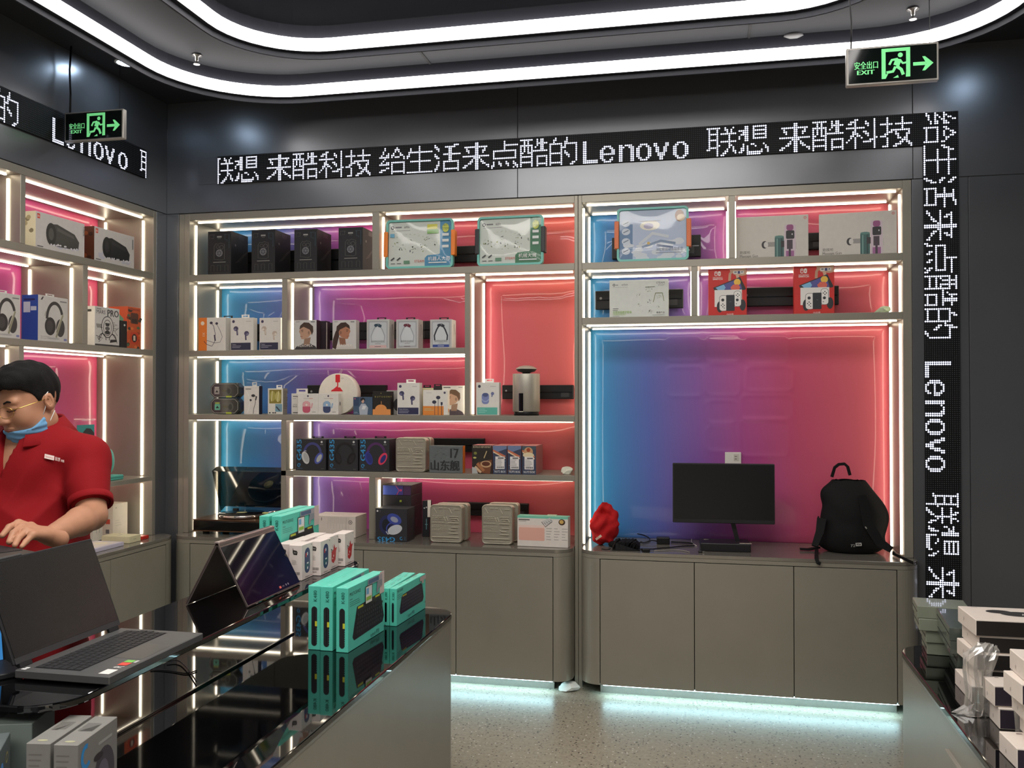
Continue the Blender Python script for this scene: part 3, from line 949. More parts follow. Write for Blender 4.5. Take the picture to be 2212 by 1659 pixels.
def over_ear(a, cu, cv, s, band, cup, cup2, inner, tilt=0.0):
    """over-ear headset"""
    a.arc(cu, cv, .72 * s, .85 * s, 12, 168, .2 * s, band, 20)
    a.ell(cu - .6 * s, cv - .3 * s, .3 * s, .52 * s, cup, 22, rot=.35)
    a.ell(cu - .55 * s, cv - .28 * s, .2 * s, .4 * s, cup2, 22, rot=.35)
    a.ell(cu + .55 * s, cv - .32 * s, .3 * s, .52 * s, inner, 22, rot=-.55)
    a.ell(cu + .58 * s, cv - .33 * s, .17 * s, .36 * s, cup2, 22, rot=-.55)
    a.line([(cu - .72 * s, cv + .15 * s), (cu - .66 * s, cv + .28 * s), (cu - .52 * s, cv + .22 * s)], .05 * s, cup)
def bust(a, cu, v0, s, skin, hair, shirt, f=1, woman=False, back=False):
    """head and shoulders of a model, turned to the side (f = 1 looks left)"""
    sh = [(-.62, 0), (-.5, .16), (-.16, .3), (.2, .32), (.5, .18), (.62, 0)]
    a.poly([(cu + x * s, v0 + y * s) for x, y in sh], shirt)
    a.poly([(cu + x * f * s, v0 + y * s) for x, y in [(-.12, .22), (.2, .22), (.26, .62), (-.08, .55)]], tuple(int(c * .8) for c in skin))
    face = [(-.3, .78), (-.36, .9), (-.32, 1.02), (-.2, 1.2), (.12, 1.24), (.3, 1.05), (.3, .8), (.14, .62), (-.12, .52), (-.24, .54), (-.26, .64), (-.31, .68), (-.28, .72)]
    a.poly([(cu + x * f * s, v0 + y * s) for x, y in face], skin)
    hr = [(-.34, 1.02), (-.3, 1.2), (-.1, 1.36), (.16, 1.34), (.38, 1.16), (.4, .9), (.32, .72), (.28, .86), (.2, 1.0), (.06, 1.06), (-.12, 1.14)]
    a.poly([(cu + x * f * s, v0 + y * s) for x, y in hr], hair)
    if woman:
        a.poly([(cu + x * f * s, v0 + y * s) for x, y in [(.3, 1.1), (.44, .9), (.58, .5), (.6, .1), (.42, 0), (.34, .3), (.24, .7)]], hair)
    a.ell(cu + .16 * f * s, v0 + .84 * s, .05 * s, .09 * s, tuple(int(c * .78) for c in skin))
    a.line([(cu - .25 * f * s, v0 + .96 * s), (cu - .13 * f * s, v0 + .98 * s)], .03 * s, hair)
    a.line([(cu - .22 * f * s, v0 + .9 * s), (cu - .14 * f * s, v0 + .905 * s)], .025 * s, (40, 28, 24))
    a.line([(cu - .28 * f * s, v0 + .65 * s), (cu - .18 * f * s, v0 + .645 * s)], .025 * s, (150, 84, 76))
def plastic_sheen(name='clear_wrap', rough=.08, alpha=.12):
    m = bpy.data.materials.new(name); m.use_nodes = True
    nt = m.node_tree
    nt.nodes.remove(nt.nodes['Principled BSDF'])
    mix = nt.nodes.new('ShaderNodeMixShader'); tr = nt.nodes.new('ShaderNodeBsdfTransparent'); gl = nt.nodes.new('ShaderNodeBsdfGlossy')
    gl.inputs['Roughness'].default_value = rough
    lf = nt.nodes.new('ShaderNodeLayerWeight'); lf.inputs['Blend'].default_value = .5
    lw = nt.nodes.new('ShaderNodeMath'); lw.operation = 'POWER'; lw.inputs[1].default_value = 4.0; nt.links.new(lf.outputs['Facing'], lw.inputs[0])
    ad = nt.nodes.new('ShaderNodeMath'); ad.operation = 'ADD'; ad.inputs[1].default_value = alpha; ad.use_clamp = True
    nt.links.new(lw.outputs[0], ad.inputs[0])
    nt.links.new(ad.outputs[0], mix.inputs[0]); nt.links.new(tr.outputs[0], mix.inputs[1]); nt.links.new(gl.outputs[0], mix.inputs[2])
    nt.links.new(mix.outputs[0], nt.nodes['Material Output'].inputs[0])
    return m
CLEAR = plastic_sheen('clear_plastic', .05, .03)

# black wall-mounted power bars on the back film
def wall_bar(x0, x1, z0, z1, label, name='wall_bar'):
    yb = DEPTH - .026
    t = thing(name, label, 'wall bar', ((x0 + x1) / 2, yb, z0), group='black bars mounted on the back panels')
    wd, h = x1 - x0, z1 - z0
    M().box(-wd / 2, -.034, 0, wd / 2, .0, h).build('housing', PLASTBLK, t, bevel=.003)
    M().box(-wd / 2 + .01, -.0365, h * .46, wd / 2 - .01, -.034, h * .52).build('slot', GLOSSBLK, t)
    a = Art(wd, h); a.ell(.3, .6, .07, .07, (150, 150, 150)); a.rect(a.W - .9, .15, a.W - .3, .5, (52, 52, 54))
    a.build('marking', t, (-wd / 2, -.034, 0), (1, 0, 0), (0, 0, 1))
    return t
def bar_px(x0, x1, ya, yb, label):
    a, b = onY(x0, ya, .31), onY(x1, yb, .31)
    wall_bar(a.x, b.x, b.z, a.z, label)
bar_px(520, 795, 545, 583, 'black power bar behind the four black cartons on the top shelf')
bar_px(960, 1080, 533, 564, 'black power bar between the two teal storage cases')
bar_px(555, 975, 700, 731, 'black power bar behind the earphone boxes on the second shelf')
bar_px(664, 834, 832, 866, 'black power bar behind the round white headphone box')
bar_px(1085, 1239, 832, 862, 'black power bar behind the silver round speaker')
bar_px(905, 1046, 946, 977, 'black power bar behind the dark grey carton on the fourth shelf')
bar_px(965, 1141, 1084, 1117, 'black power bar behind the two silver tins on the worktop')
bar_px(1322, 1514, 514, 554, 'black power bar behind the storage case with orange clips, top right')
bar_px(1286, 1476, 629, 665, 'black power bar behind the white building kit box')
bar_px(1700, 1790, 505, 538, 'black power bar between the two white massage gun boxes')
bar_px(1600, 1812, 622, 658, 'black power bar behind the two red game console boxes')

# =================================================================== TOP SHELF, LEFT UNIT
for i, (x0, x1, yt, xs_) in enumerate(((449, 499, 499.6, 523.4), (543.5, 594, 496.5, 618), (635.7, 684.8, 495, 711.8), (731.2, 783.6, 491.2, 802))):
    xc, w_, h_ = fp(x0, x1, yt, .035, S12)
    c = Carton('speaker_carton', ['black carton with line drawing, leftmost of four on the top shelf', 'black carton with line drawing, second from the left on the top shelf',
                'black carton with line drawing, third from the left on the top shelf', 'black carton with line drawing, nearest the first upright on the top shelf'][i],
               'box', (xc, .035, S12), w_, .2, h_, (34, 34, 36), group='black speaker cartons', rough=.55)
    a = c.front(); W = a.W; g1, g2 = (86, 84, 80), (52, 82, 98)
    a.line([(.08 * W, .82), (.08 * W, .92), (.3 * W, .92)], .008, g1); a.line([(.92 * W, .6), (.92 * W, .92), (.7 * W, .92)], .008, g2)
    a.line([(.74 * W, .92), (.74 * W, .8), (.84 * W, .8), (.84 * W, .76)], .007, g2); a.line([(.26 * W, .92), (.26 * W, .84), (.14 * W, .84)], .007, g1)
    a.rect(.4 * W, .855, .6 * W, .89, (150, 148, 142)); a.rect(.43 * W, .825, .57 * W, .832, (110, 108, 104))
    a.line([(.28 * W, .36), (.28 * W, .66), (.36 * W, .72), (.44 * W, .7), (.54 * W, .73), (.72 * W, .7), (.72 * W, .36), (.62 * W, .34)], .01, g1, True)
    a.arc(.6 * W, .63, .045, .045, 0, 360, .01, g1); a.arc(.43 * W, .64, .04, .03, 0, 360, .008, g1)
    a.ell(.5 * W, .5, .085, .085, (112, 112, 116)); a.ell(.5 * W, .5, .06, .06, (66, 68, 72))
    for k in range(6): a.line([(.5 * W, .5), (.5 * W + .08 * math.cos(k * 1.05), .5 + .08 * math.sin(k * 1.05))], .006, (140, 140, 144))
    a.rect(.24 * W, .285, .78 * W, .298, (150, 148, 140))
    for u in (.14, .42, .74): a.line([(u * W, .08), (u * W, .22), ((u + .14) * W, .22), ((u + .14) * W, .08)], .007, g1)
    a.line([(.06 * W, .05), (.94 * W, .05)], .006, g1)
    c.put(a)
    a = c.right()
    for k in range(7): a.line([(.2 + .06 * k, .3 + .04 * k), (.42 + .06 * k, .36 + .045 * k)], .008, (88, 84, 78))
    a.ell(.2, .7, .03, .03, (110, 108, 100)); a.rect(.35, .86, .6, .97, (20, 20, 20))
    c.put(a, 'right')

# teal-rimmed storage cases with clips
TEAL = mat('teal_plastic', (116, 196, 184), .35, 0, .5)
def storage_case(label, loc, w_, d, h_, rz, tilt, clipcol, art_fn):
    loc = (loc[0], loc[1], loc[2] + d * abs(math.sin(tilt)) + .0005)
    t = thing('storage_case', label, 'storage box', loc, rz, 'teal storage cases'); t.rotation_euler = (tilt, 0, rz)
    def ring(y0, y1, inset, th, mt, nm):
        o = rrect(-w_ / 2 + inset, inset, w_ / 2 - inset, h_ - inset, .022, 6); i_ = rrect(-w_ / 2 + inset + th, inset + th, w_ / 2 - inset - th, h_ - inset - th, .015, 6)
        m = M(); k = len(o)
        rr = [[(p[0], y, p[1]) for p in P] for P, y in ((o, y1), (o, y0), (i_, y0), (i_, y1), (o, y1))]
        for q in range(4):
            n = len(m.v); m.v += rr[q] + rr[q + 1]
            for j in range(k): m.face((n + j, n + (j + 1) % k, n + k + (j + 1) % k, n + k + j))
        return m.build(nm, mt, t)
    ring(0, .028, 0, .011, TEAL, 'lid_rim')
    m = M()
    body = rrect(-w_ / 2 + .006, .006, w_ / 2 - .006, h_ - .006, .02, 6)
    n = len(body)
    m.v += [(p[0], .03, p[1]) for p in body] + [(p[0] * .96, d, h_ / 2 + (p[1] - h_ / 2) * .96) for p in body]
    m.face(list(range(n)));  m.face([n + k for k in reversed(range(n))])
    for k in range(n): m.face((k, n + k, n + (k + 1) % n, (k + 1) % n))
    m.build('tub', mat('frosted_tub', (176, 200, 196), .35, 0, .5), t)
    a = Art(w_ - .024, h_ - .024); art_fn(a)
    a.build('insert_print', t, (-w_ / 2 + .012, .012, .012), (1, 0, 0), (0, 0, 1))
    # slightly domed clear lid window
    m = M(); nx, nz = 14, 8; ww, hh = w_ - .024, h_ - .024
    for j in range(nz + 1):
        for i in range(nx + 1):
            u, v = i / nx, j / nz
            m.v.append((-ww / 2 + u * ww, .0085 - .004 * max(0, math.sin(math.pi * u)) ** .5 * max(0, math.sin(math.pi * v)) ** .5 - .0008 * math.sin(9 * u + 3 * v) * math.sin(5 * v), .012 + v * hh))
    for j in range(nz):
        for i in range(nx):
            k = j * (nx + 1) + i; m.face((k, k + 1, k + nx + 2, k + nx + 1), 0, True)
    m.build('clear_lid', CLEAR, t)
    cm = mat('clip_plastic', clipcol, .4)
    for s in (-1, 1):
        x = s * (w_ / 2 + .001)
        M().box(x - .012, -.006, h_ * .24, x + .012, .04, h_ * .76).build('clip', cm, t, bevel=.004, seg=2)
    return t
def tiny_models(a, pts, rr, big=1.0):
    cols = [(96, 112, 60), (120, 138, 84), (70, 78, 64), (150, 160, 60), (86, 94, 110), (58, 60, 58)]
    for u, v, s in pts:
        for k in range(9):
            du, dv = rr.uniform(-1, 1) * s, rr.uniform(-.8, .8) * s
            a.poly([(u + du + rr.uniform(-.5, .5) * s * .6, v + dv + rr.uniform(-.5, .5) * s * .6) for _ in range(4)], rr.choice(cols))
def case_art(panel, name_cn, mark):
    def fn(a):
        W = a.W; rr = random.Random(5 if mark == 'robot' else 9)
        a.rect(0, 0, W, 1, (206, 212, 204))
        a.rect(W * .82, .0, W, 1, panel); a.poly([(W * .58, 0), (W, 0), (W, .3), (W * .86, .3), (W * .8, .26), (W * .62, .24), (W * .58, .18)], panel)
        a.ell(.09, .88, .04, .04, (60, 60, 62)); a.ell(.09, .88, .022, .022, (206, 212, 204)); a.rect(.15, .87, .3, .9, (120, 120, 122))
        a.text('ailia', .36, .865, .06, (88, 88, 90)); a.rect(.07, .805, .5, .815, (150, 150, 150))
        pts = [(.2 + .1 * k, .66 + .06 * math.sin(k * .5), .022) for k in range(9)] + [(.16, .5, .07), (.32, .44, .08), (.56, .38, .1), (.86, .42, .1), (.5, .56, .06), (.9, .6, .07), (1.12, .5, .06)]
        tiny_models(a, pts, rr)
        a.ell(W * .91, .84, .075, .1, (196, 206, 84)); a.text('STEM', W * .91, .8, .05, (60, 90, 40), 'c'); a.text('BIT', W * .91, .88, .05, (60, 90, 40), 'c')
        for v in (.66, .53, .4): a.rect(W * .86, v, W * .96, v + .06, (222, 226, 222)); 
        a.text(name_cn, W * .635, .12, .075, (238, 240, 236)); a.rect(W * .645, .06, W * .93, .085, (220, 226, 222))
        a.text('STEAM', W * .42, .085, .055, (200, 84, 70))
        for u in (.06, .2): a.line([(u, .14), (u + .08, .2)], .03, (70, 72, 74)); a.rect(u, .06, u + .1, .075, (90, 90, 90))
        a.rect(.36, .06, .5, .13, (96, 140, 110))
        if mark == 'robot':
            a.rect(W * .62, .82, W * .78, .93, (210, 206, 80)); a.rect(W * .62, .72, W * .8, .81, (126, 176, 92)); a.rect(.04, .66, .14, .74, (110, 176, 206))
    return fn
xc, w_, h_ = fp(833, 981, 474.5, .04, S12)
storage_case('teal-rimmed storage case with orange clips and blue-edged robot print, top shelf', (xc, .03, S12), w_ * .97, .085, h_ * 1.0, .02, -.03, (240, 132, 40), case_art((72, 140, 178), '机器人大师', 'robot'))
xc, w_, h_ = fp(1029, 1176, 467.5, .04, S12)
storage_case('teal-rimmed storage case with black clips and green-edged machine print, top shelf', (xc, .03, S12), w_ * .97, .085, h_ * 1.0, -.02, -.03, (38, 38, 42), case_art((58, 120, 84), '机械大师', 'machine'))
def plane_art(a):
    W = a.W; rr = random.Random(3)
    a.rect(0, 0, W, 1, (176, 190, 214)); a.rect(0, .0, W * .2, .72, (92, 126, 166))
    for k in range(26):
        a.ell(rr.uniform(.1, W), rr.uniform(0, .35), rr.uniform(.05, .14), rr.uniform(.03, .07), (206, 212, 220))
    for v in (.17, .37, .57, .74): a.ell(W * .1, v, .085, .07, (198, 208, 220)); a.line([(W * .06, v - .02), (W * .14, v + .03)], .02, (110, 124, 140))
    a.ell(W * .46, .68, .2, .1, (230, 226, 212)); a.ell(W * .44, .67, .1, .06, (176, 172, 196)); a.line([(W * .3, .77), (W * .62, .77)], .01, (90, 84, 92))
    a.line([(W * .3, .3), (W * .5, .52), (W * .74, .44)], .06, (200, 206, 214)); a.line([(W * .34, .24), (W * .62, .36), (W * .84, .3)], .05, (120, 140, 168))
    a.line([(W * .56, .28), (W * .8, .22)], .045, (72, 92, 130)); a.ell(W * .44, .32, .03, .03, (206, 170, 90))
    a.ell(W * .9, .86, .09, .12, (156, 112, 84)); a.ell(W * .92, .82, .08, .07, (222, 200, 170))
    a.text('龙牡蛎自动运输套装', W * .55, .16, .055, (66, 84, 116), width=W * .4); a.rect(W * .55, .11, W * .93, .125, (130, 140, 156))
xc, w_, h_ = fp(1331, 1489, 448.5, .04, S12)
storage_case('teal-rimmed storage case with orange clips and sky print, top shelf of the right unit', (xc, .03, S12), w_ * .98, .09, h_ * 1.0, -.015, -.03, (222, 116, 66), plane_art)

# massage gun boxes
for i, (x0, x1, yt, rz, xoff) in enumerate(((1590.5, 1746, 466.5, -.02, 0), (1769.5, 1936, 458.5, -.11, 0))):
    xc, w_, h_ = fp(x0, x1, yt, .05 - .02 * i, S12)
    c = Carton('massager_box', ['flat white massage gun box beside the upright, top right shelf', 'flat white massage gun box turned towards the right end, top right shelf'][i], 'box',
               (xc, .05 - .02 * i, S12), w_ * (1 if i == 0 else 1.0), .07, h_, (206, 200, 190), rz, 'white massage gun boxes')
    a = c.front(); W = a.W
    a.text('筋膜枪', .08, .12, .06, (96, 90, 84)); a.text('Massage Gun', .08, .035, .065, (74, 70, 66), width=.42)
    a.arc(W * .955, .93, .028, .028, 0, 360, .01, (206, 90, 90)); a.rect(W * .952, .915, W * .958, .945, (206, 90, 90))
    # dark green massager with round head
    u = W * .5
    a.rrect(u + .06, 0, u + .27, .5, .03, (58, 96, 92)); a.rect(u + .1, 0, u + .13, .46, (110, 150, 142)); a.rect(u + .2, 0, u + .23, .46, (38, 66, 64))
    a.rect(u - .1, .27, u + .06, .38, (150, 146, 140)); a.ell(u - .17, .32, .07, .09, (40, 36, 36)); a.ell(u - .14, .32, .05, .07, (206, 202, 196)); a.ell(u + .165, .5, .105, .03, (84, 128, 120))
    a.rect(u + .2, .25, u + .3, .4, (44, 40, 42))
    u = W * .68
    a.rrect(u - .02, 0, u + .24, .78, .04, (206, 188, 196)); a.rect(u + .04, .2, u + .17, .42, (66, 56, 62)); a.rrect(u + .02, .44, u + .21, .64, .03, (36, 32, 36))
    a.rrect(u + .03, .64, u + .19, .78, .05, (146, 74, 122)); a.rect(u + .02, 0, u + .2, .16, (156, 96, 142)); a.rect(u + .08, .0, u + .13, .42, (64, 48, 60))
    a.ell(u + .16, .55, .012, .02, (220, 220, 220)); a.rect(W * .83, .2, W * .833, .36, (150, 146, 140))
    c.put(a)

# building kit box
xc, w_, h_ = fp(1316.6, 1443.8, 604.5, .05, S23R)
c = Carton('building_kit_box', 'white building kit box with small green models, second shelf of the right unit', 'box', (xc, .05, S23R), w_, .055, h_, (214, 218, 212))
a = c.front(); W = a.W
a.ell(.12, .875, .035, .035, (70, 72, 74)); a.ell(.12, .875, .018, .018, (214, 218, 212)); a.rect(.17, .865, .23, .885, (120, 122, 124)); a.text('aililab', .32, .86, .05, (90, 92, 94), width=.17)
for k in range(9): a.rect(.09 + k * .045, .805, .12 + k * .045, .815, (150, 152, 150))
a.text('STEAM', W - .1, .885, .055, (66, 68, 70), 'r'); a.text('STUDY', W - .1, .83, .04, (110, 112, 112), 'r')
rr = random.Random(11)
def little(u, v, s):
    tiny_models(a, [(u, v, s)], rr)
for u, v, s in ((1.05, .74, .075), (.78, .6, .055), (1.32, .54, .06), (1.06, .42, .06), (.8, .34, .055), (1.3, .27, .05), (1.08, .16, .06), (.85, .15, .035)):
    little(u, v, s)
a.line([(.95, .8), (1.2, .81)], .012, (90, 94, 60)); a.line([(1.22, .64), (1.16, .4)], .014, (120, 128, 70)); a.line([(1.22, .64), (1.4, .64)], .014, (120, 128, 70)); a.line([(1.4, .64), (1.44, .42)], .014, (120, 128, 70))
a.rect(.09, .235, .24, .25, (130, 130, 128)); a.rect(.09, .19, .22, .203, (130, 130, 128))
a.text('创意拼装教学套装', .09, .115, .055, (150, 190, 84), width=.5); a.text('CREATIVE KIT', .09, .065, .045, (160, 196, 96), width=.36); a.rect(.09, .035, .26, .045, (170, 172, 168))
a.text('教育产品', W - .1, .1, .04, (90, 90, 90), 'r'); a.rect(W - .42, .055, W - .1, .065, (170, 172, 170))
c.put(a)

# red game console boxes
for i, (x0, x1, yt) in enumerate(((1530, 1613, 580.5), (1714.8, 1802, 574))):
    xc, w_, h_ = fp(x0, x1, yt, .045, S23R)
    c = Carton('console_box', ['red game console box with white controllers, left of the pair', 'red game console box with white controllers, right of the pair'][i], 'box',
               (xc, .045, S23R), w_, .085, h_, (206, 46, 40), .0 if i == 0 else -.04, 'red game console boxes')
    a = c.front(); W = a.W; wt = (236, 232, 226)
    a.rrect(.13, .85, .19, .95, .025, wt); a.rrect(.142, .862, .182, .938, .018, (206, 46, 40)); a.ell(.162, .915, .012, .012, wt)
    a.rrect(.2, .85, .26, .95, .025, wt); a.ell(.23, .895, .013, .013, (206, 46, 40))
    a.text('NINTENDO', .095, .805, .026, wt, width=.2); a.text('SWITCH', .095, .765, .036, wt, width=.2, bold=.002)
    # hand holding the screen
    sk = (206, 164, 136)
    a.poly([(.44, .995), (W - .01, .995), (W - .01, .86), (.7, .84), (.56, .86), (.46, .93)], sk)
    a.line([(.5, .96), (.45, .88), (.44, .74)], .055, (196, 152, 124)); a.line([(.6, .94), (.6, .86), (.63, .74)], .06, (216, 176, 148)); a.line([(.52, .9), (.52, .84)], .008, (150, 108, 86))
    a.poly([(.1, .6), (.66, .82), (.78, .56), (.75, .54), (.2, .52), (.13, .53)], (40, 36, 40))
    scr = [(.15, .6), (.64, .79), (.7, .56), (.2, .55)]
    a.poly(scr, (84, 82, 150)); a.poly([(.15, .6), (.32, .665), (.36, .6), (.33, .55), (.2, .55)], (130, 186, 222)); a.ell(.6, .71, .07, .07, (238, 190, 70)); a.poly([(.46, .6), (.52, .66), (.62, .66), (.66, .6), (.64, .55), (.48, .55)], (222, 104, 84))
    a.rect(.13, .19, W - .1, .55, (232, 228, 222))
    # controllers on their grip
    a.ell(.24, .19, .065, .12, (44, 44, 48)); a.ell(.71, .22, .065, .12, (44, 44, 48))
    a.rrect(.23, .1, .4, .43, .06, wt); a.line(rrect(.23, .1, .4, .43, .06, 4), .008, (70, 70, 72), True)
    a.rrect(.53, .19, .68, .52, .06, wt); a.line(rrect(.53, .19, .68, .52, .06, 4), .008, (70, 70, 72), True)
    a.rrect(.37, .1, .545, .44, .015, (38, 40, 46)); a.rect(.44, .29, .48, .296, (110, 112, 116))
    a.ell(.3, .335, .032, .032, (44, 44, 48)); a.ell(.6, .33, .03, .03, (44, 44, 48))
    for du, dv in ((0, .03), (0, -.03), (.03, 0), (-.03, 0)): a.ell(.3 + du, .22 + dv, .012, .012, (44, 44, 48)); a.ell(.61 + du, .43 + dv, .012, .012, (44, 44, 48))
    a.ell(.58, .25, .01, .01, (44, 44, 48)); a.ell(.33, .16, .01, .01, (44, 44, 48))
    a.text('OLED款', .45, .015, .03, wt, 'c')
    a.rect(.52, .885, W - .06, .945, (226, 224, 218)); a.rect(.61, .887, .66, .943, (60, 66, 120)); a.rect(.54, .91, .59, .935, (110, 110, 120)); a.rect(.68, .91, W - .08, .935, (110, 110, 120))
    c.put(a)
    a = c.right(); a.rect(.05, .05, .3, .2, (226, 224, 218)); a.text('SWITCH', .2, .35, .08, wt, rot=math.pi / 2)
    c.put(a, 'right')

# crumpled paper on the right shelf end
def crumple(name, label, cat, loc, sx, sy, sz, mtl, seed, sharp=1.0, n=26, group=None, flat=True):
    rr = random.Random(seed)
    bm = bmesh.new()
    bmesh.ops.create_icosphere(bm, subdivisions=3, radius=1.0)
    dirs = [Vector((rr.gauss(0, 1), rr.gauss(0, 1), rr.gauss(0, 1))).normalized() for _ in range(n)]
    offs = [rr.uniform(.55, 1.0) for _ in range(n)]
    for v in bm.verts:
        d = v.co.normalized()
        r = 1.15
        for k in range(n):
            c = d.dot(dirs[k])
            if c > .15: r = min(r, offs[k] / c)      # facets
        v.co = d * r
    zmin = min(v.co.z for v in bm.verts)
    for v in bm.verts:
        v.co = Vector((v.co.x * sx, v.co.y * sy, max(0, (v.co.z - zmin * .8)) * sz * .55))
    me = bpy.data.meshes.new(name); bm.to_mesh(me); bm.free()
    me.materials.append(mtl)
    o = bpy.data.objects.new(name, me); COLL.objects.link(o)
    o.location = loc
    tag(o, label, cat, group)
    return o
PAPER = mat('crumpled_paper', (222, 222, 206), .6, 0, .4, .1, 30)
p = onY(1911, 672, .12)
crumple('crumpled_bag', 'small crumpled green and white packet at the right end of the second shelf', 'bag', (p.x, .14, S23R), .05, .035, .05, mat('green_white_packet', (196, 214, 180), .5, 0, .5, .25, 25), 4)
p = onY(1226, 1010, .05)
crumple('crumpled_bag', 'small white packet at the right end of the fourth shelf', 'bag', (p.x - .01, .1, S45), .045, .04, .05, PAPER, 5)
p = onZ(1236, 1490, 0)
crumple('crumpled_bag', 'white packet lying on the floor between the base cabinets', 'bag', (p.x - .005, p.y - .01, .0), .075, .05, .06, mat('white_packet', (232, 232, 226), .45, 0, .5, .05, 20), 8)

# =================================================================== SECOND SHELF, LEFT UNIT
yf = .05
xc, w_, h_ = fp(429, 487.6, 686, yf, S23)
c = Carton('earphone_box', 'white and orange neckband earphone box at the left end of the second shelf', 'box', (xc, yf, S23), w_, .07, h_, WHITE)
a = c.front(); W = a.W; dk = (52, 44, 66)
a.rect(0, 0, W * .31, 1, (236, 128, 48)); a.ell(W * .15, .83, .06, .06, (238, 220, 200)); a.text('X1', W * .15, .5, .08, (240, 226, 210), 'c', rot=-math.pi / 2)
a.line([(W * .47, .84), (W * .56, .74), (W * .62, .5), (W * .6, .28), (W * .5, .14), (W * .3, .2), (W * .2, .3)], .016, dk)
a.line([(W * .67, .8), (W * .8, .6), (W * .88, .42), (W * .8, .26), (W * .6, .24), (W * .3, .32)], .012, dk)
a.line([(W * .59, .48), (W * .62, .3)], .045, dk); a.ell(W * .47, .84, .05, .04, dk); a.ell(W * .67, .82, .045, .038, dk)
c.put(a)
Carton('earphone_box', 'black earphone box behind the white and orange one', 'box', (xc + .004, yf + .12, S23), w_ * .8, .06, h_ * 1.02, (40, 40, 42)).tab(.06, .022, (30, 30, 32))
for i, (x0, x1, col, hi) in enumerate(((498, 547.7, (74, 68, 96), (130, 126, 150)), (560.5, 606.5, (196, 180, 164), (230, 220, 206)))):
    xc, w_, h_ = fp(x0, x1, 686.5, yf, S23)
    c = Carton('earbuds_box', ['white earbuds box with dark violet earbuds, second shelf', 'white earbuds box with cream earbuds beside the first upright'][i], 'box', (xc, yf, S23), w_, .045, h_, WHITE, group='white earbuds boxes')
    a = c.front(); W = a.W
    a.ell(.1, .89, .045, .045, (66, 60, 92)); a.rect(W - .25, .88, W - .08, .9, (190, 186, 178))
    earbuds(a, W * .48, .58, .3, col, hi)
    a.rect(.02, .02, W * .88, .24, (46, 46, 74)); a.text('Twins', .06, .17, .04, (200, 200, 206)); a.lines(.06, .13, .42, 2, .045, .018, (150, 150, 166))
    c.put(a)
    if i == 0: c.tab(.05, .022)
for i, (x0, x1, fem) in enumerate(((635.8, 683.8, False), (718.2, 769.2, True))):
    xc, w_, h_ = fp(x0, x1, 691.5, yf, S23)
    c = Carton('headset_box', ['sports headset box showing a man in profile, clear wrapped, second shelf', 'sports headset box showing a woman with dark wavy hair, second shelf'][i], 'box', (xc, yf, S23), w_, .05, h_, (206, 204, 200))
    a = c.front(); W = a.W
    bust(a, W * (.52 if not fem else .48), 0, .68, (190, 150, 124) if not fem else (178, 122, 94), (70, 52, 42) if not fem else (62, 42, 34), (58, 54, 56) if not fem else (206, 198, 190), 1 if not fem else -1, fem)
    a.text('AEROPEX', W * .5, .1, .085, (232, 226, 216), 'c', width=W * .66); a.rect(.06, .94, .2, .955, (90, 90, 90)); a.rect(W - .2, .92, W - .06, .955, (120, 120, 120))
    c.put(a)
    if not fem:
        a = c.right(); a.rect(0, 0, a.W, 1, (58, 40, 48)); c.put(a, 'right')
        c2 = Carton('headset_box', 'dark sports headset box standing behind the man profile box', 'box', (xc + .03, yf + .07, S23), w_ * .95, .06, h_, (50, 38, 46))
        a = c2.right(); a.rect(.02, .05, .1, .95, (206, 204, 198)); c2.put(a, 'right')
# window boxes with neckband headsets
for i, (x0, x1, xs_, col, base) in enumerate(((792, 841, 855, (40, 66, 84), (226, 190, 186)), (855.8, 903.7, 925.8, (110, 40, 56), None), (929, 976, 991, (40, 40, 52), (52, 74, 150)))):
    xc, w_, h_ = fp(x0, x1, 690, yf, S23)
    c = Carton('window_box', ['grey window box with blue neckband and pink strip, second shelf', 'grey window box with dark red neckband under crinkled film, second shelf', 'grey window box with black neckband and blue strip, beside the middle upright'][i], 'box',
               (xc, yf, S23), w_, .085, h_, (196, 194, 190), group='neckband window boxes')
    a = c.front(); W = a.W
    a.rect(.06, .05, W - .06, .95, (176, 178, 180)); a.rrect(.1, .1, W - .1, .9, .05, (204, 208, 210))
    a.poly([(W * .5, .84), (W * .26, .5), (W * .18, .3), (W * .82, .3), (W * .74, .5)], (216, 220, 222))
    lw = .05 if i == 2 else .022
    a.line([(W * .42, .8), (W * .3, .64), (W * .2, .44), (W * .22, .28)], lw, col if i == 2 else (150, 154, 160)); a.line([(W * .58, .8), (W * .7, .64), (W * .8, .44), (W * .78, .28)], lw, col if i == 2 else (150, 154, 160))
    a.ell(W * .42, .8, .07, .05, col); a.ell(W * .58, .78, .07, .05, col); a.line([(W * .4, .74), (W * .46, .84), (W * .56, .84), (W * .62, .72)], .03, col)
    a.text('骨传导运动耳机', W * .5, .22, .055, (70, 70, 74), 'c', width=W * .6)
    a.rect(.3, .17, W - .3, .185, (140, 140, 142))
    if base: a.rect(.1, .04, W - .1, .13, base)
    a.rect(W * .36, .07, W * .64, .09, (230, 230, 230) if i == 2 else (120, 100, 100))
    c.put(a)
    m = M().box(-w_ / 2 + .004, -.0035, .008, w_ / 2 - .004, -.003, h_ - .006); m.build('clear_window', CLEAR, c.t)
    a = c.right(); a.line([(.25, .82), (.3, .84), (.42, .5)], .03, (60, 60, 64)); a.line([(.25, .82), (.24, .45)], .02, (60, 60, 64)); a.rect(.62, .02, .64, .98, (120, 118, 114)); c.put(a, 'right')
    c.tab(.055, .016, (34, 32, 34), 0, .06)

# =================================================================== THIRD SHELF, LEFT UNIT
yf = .05
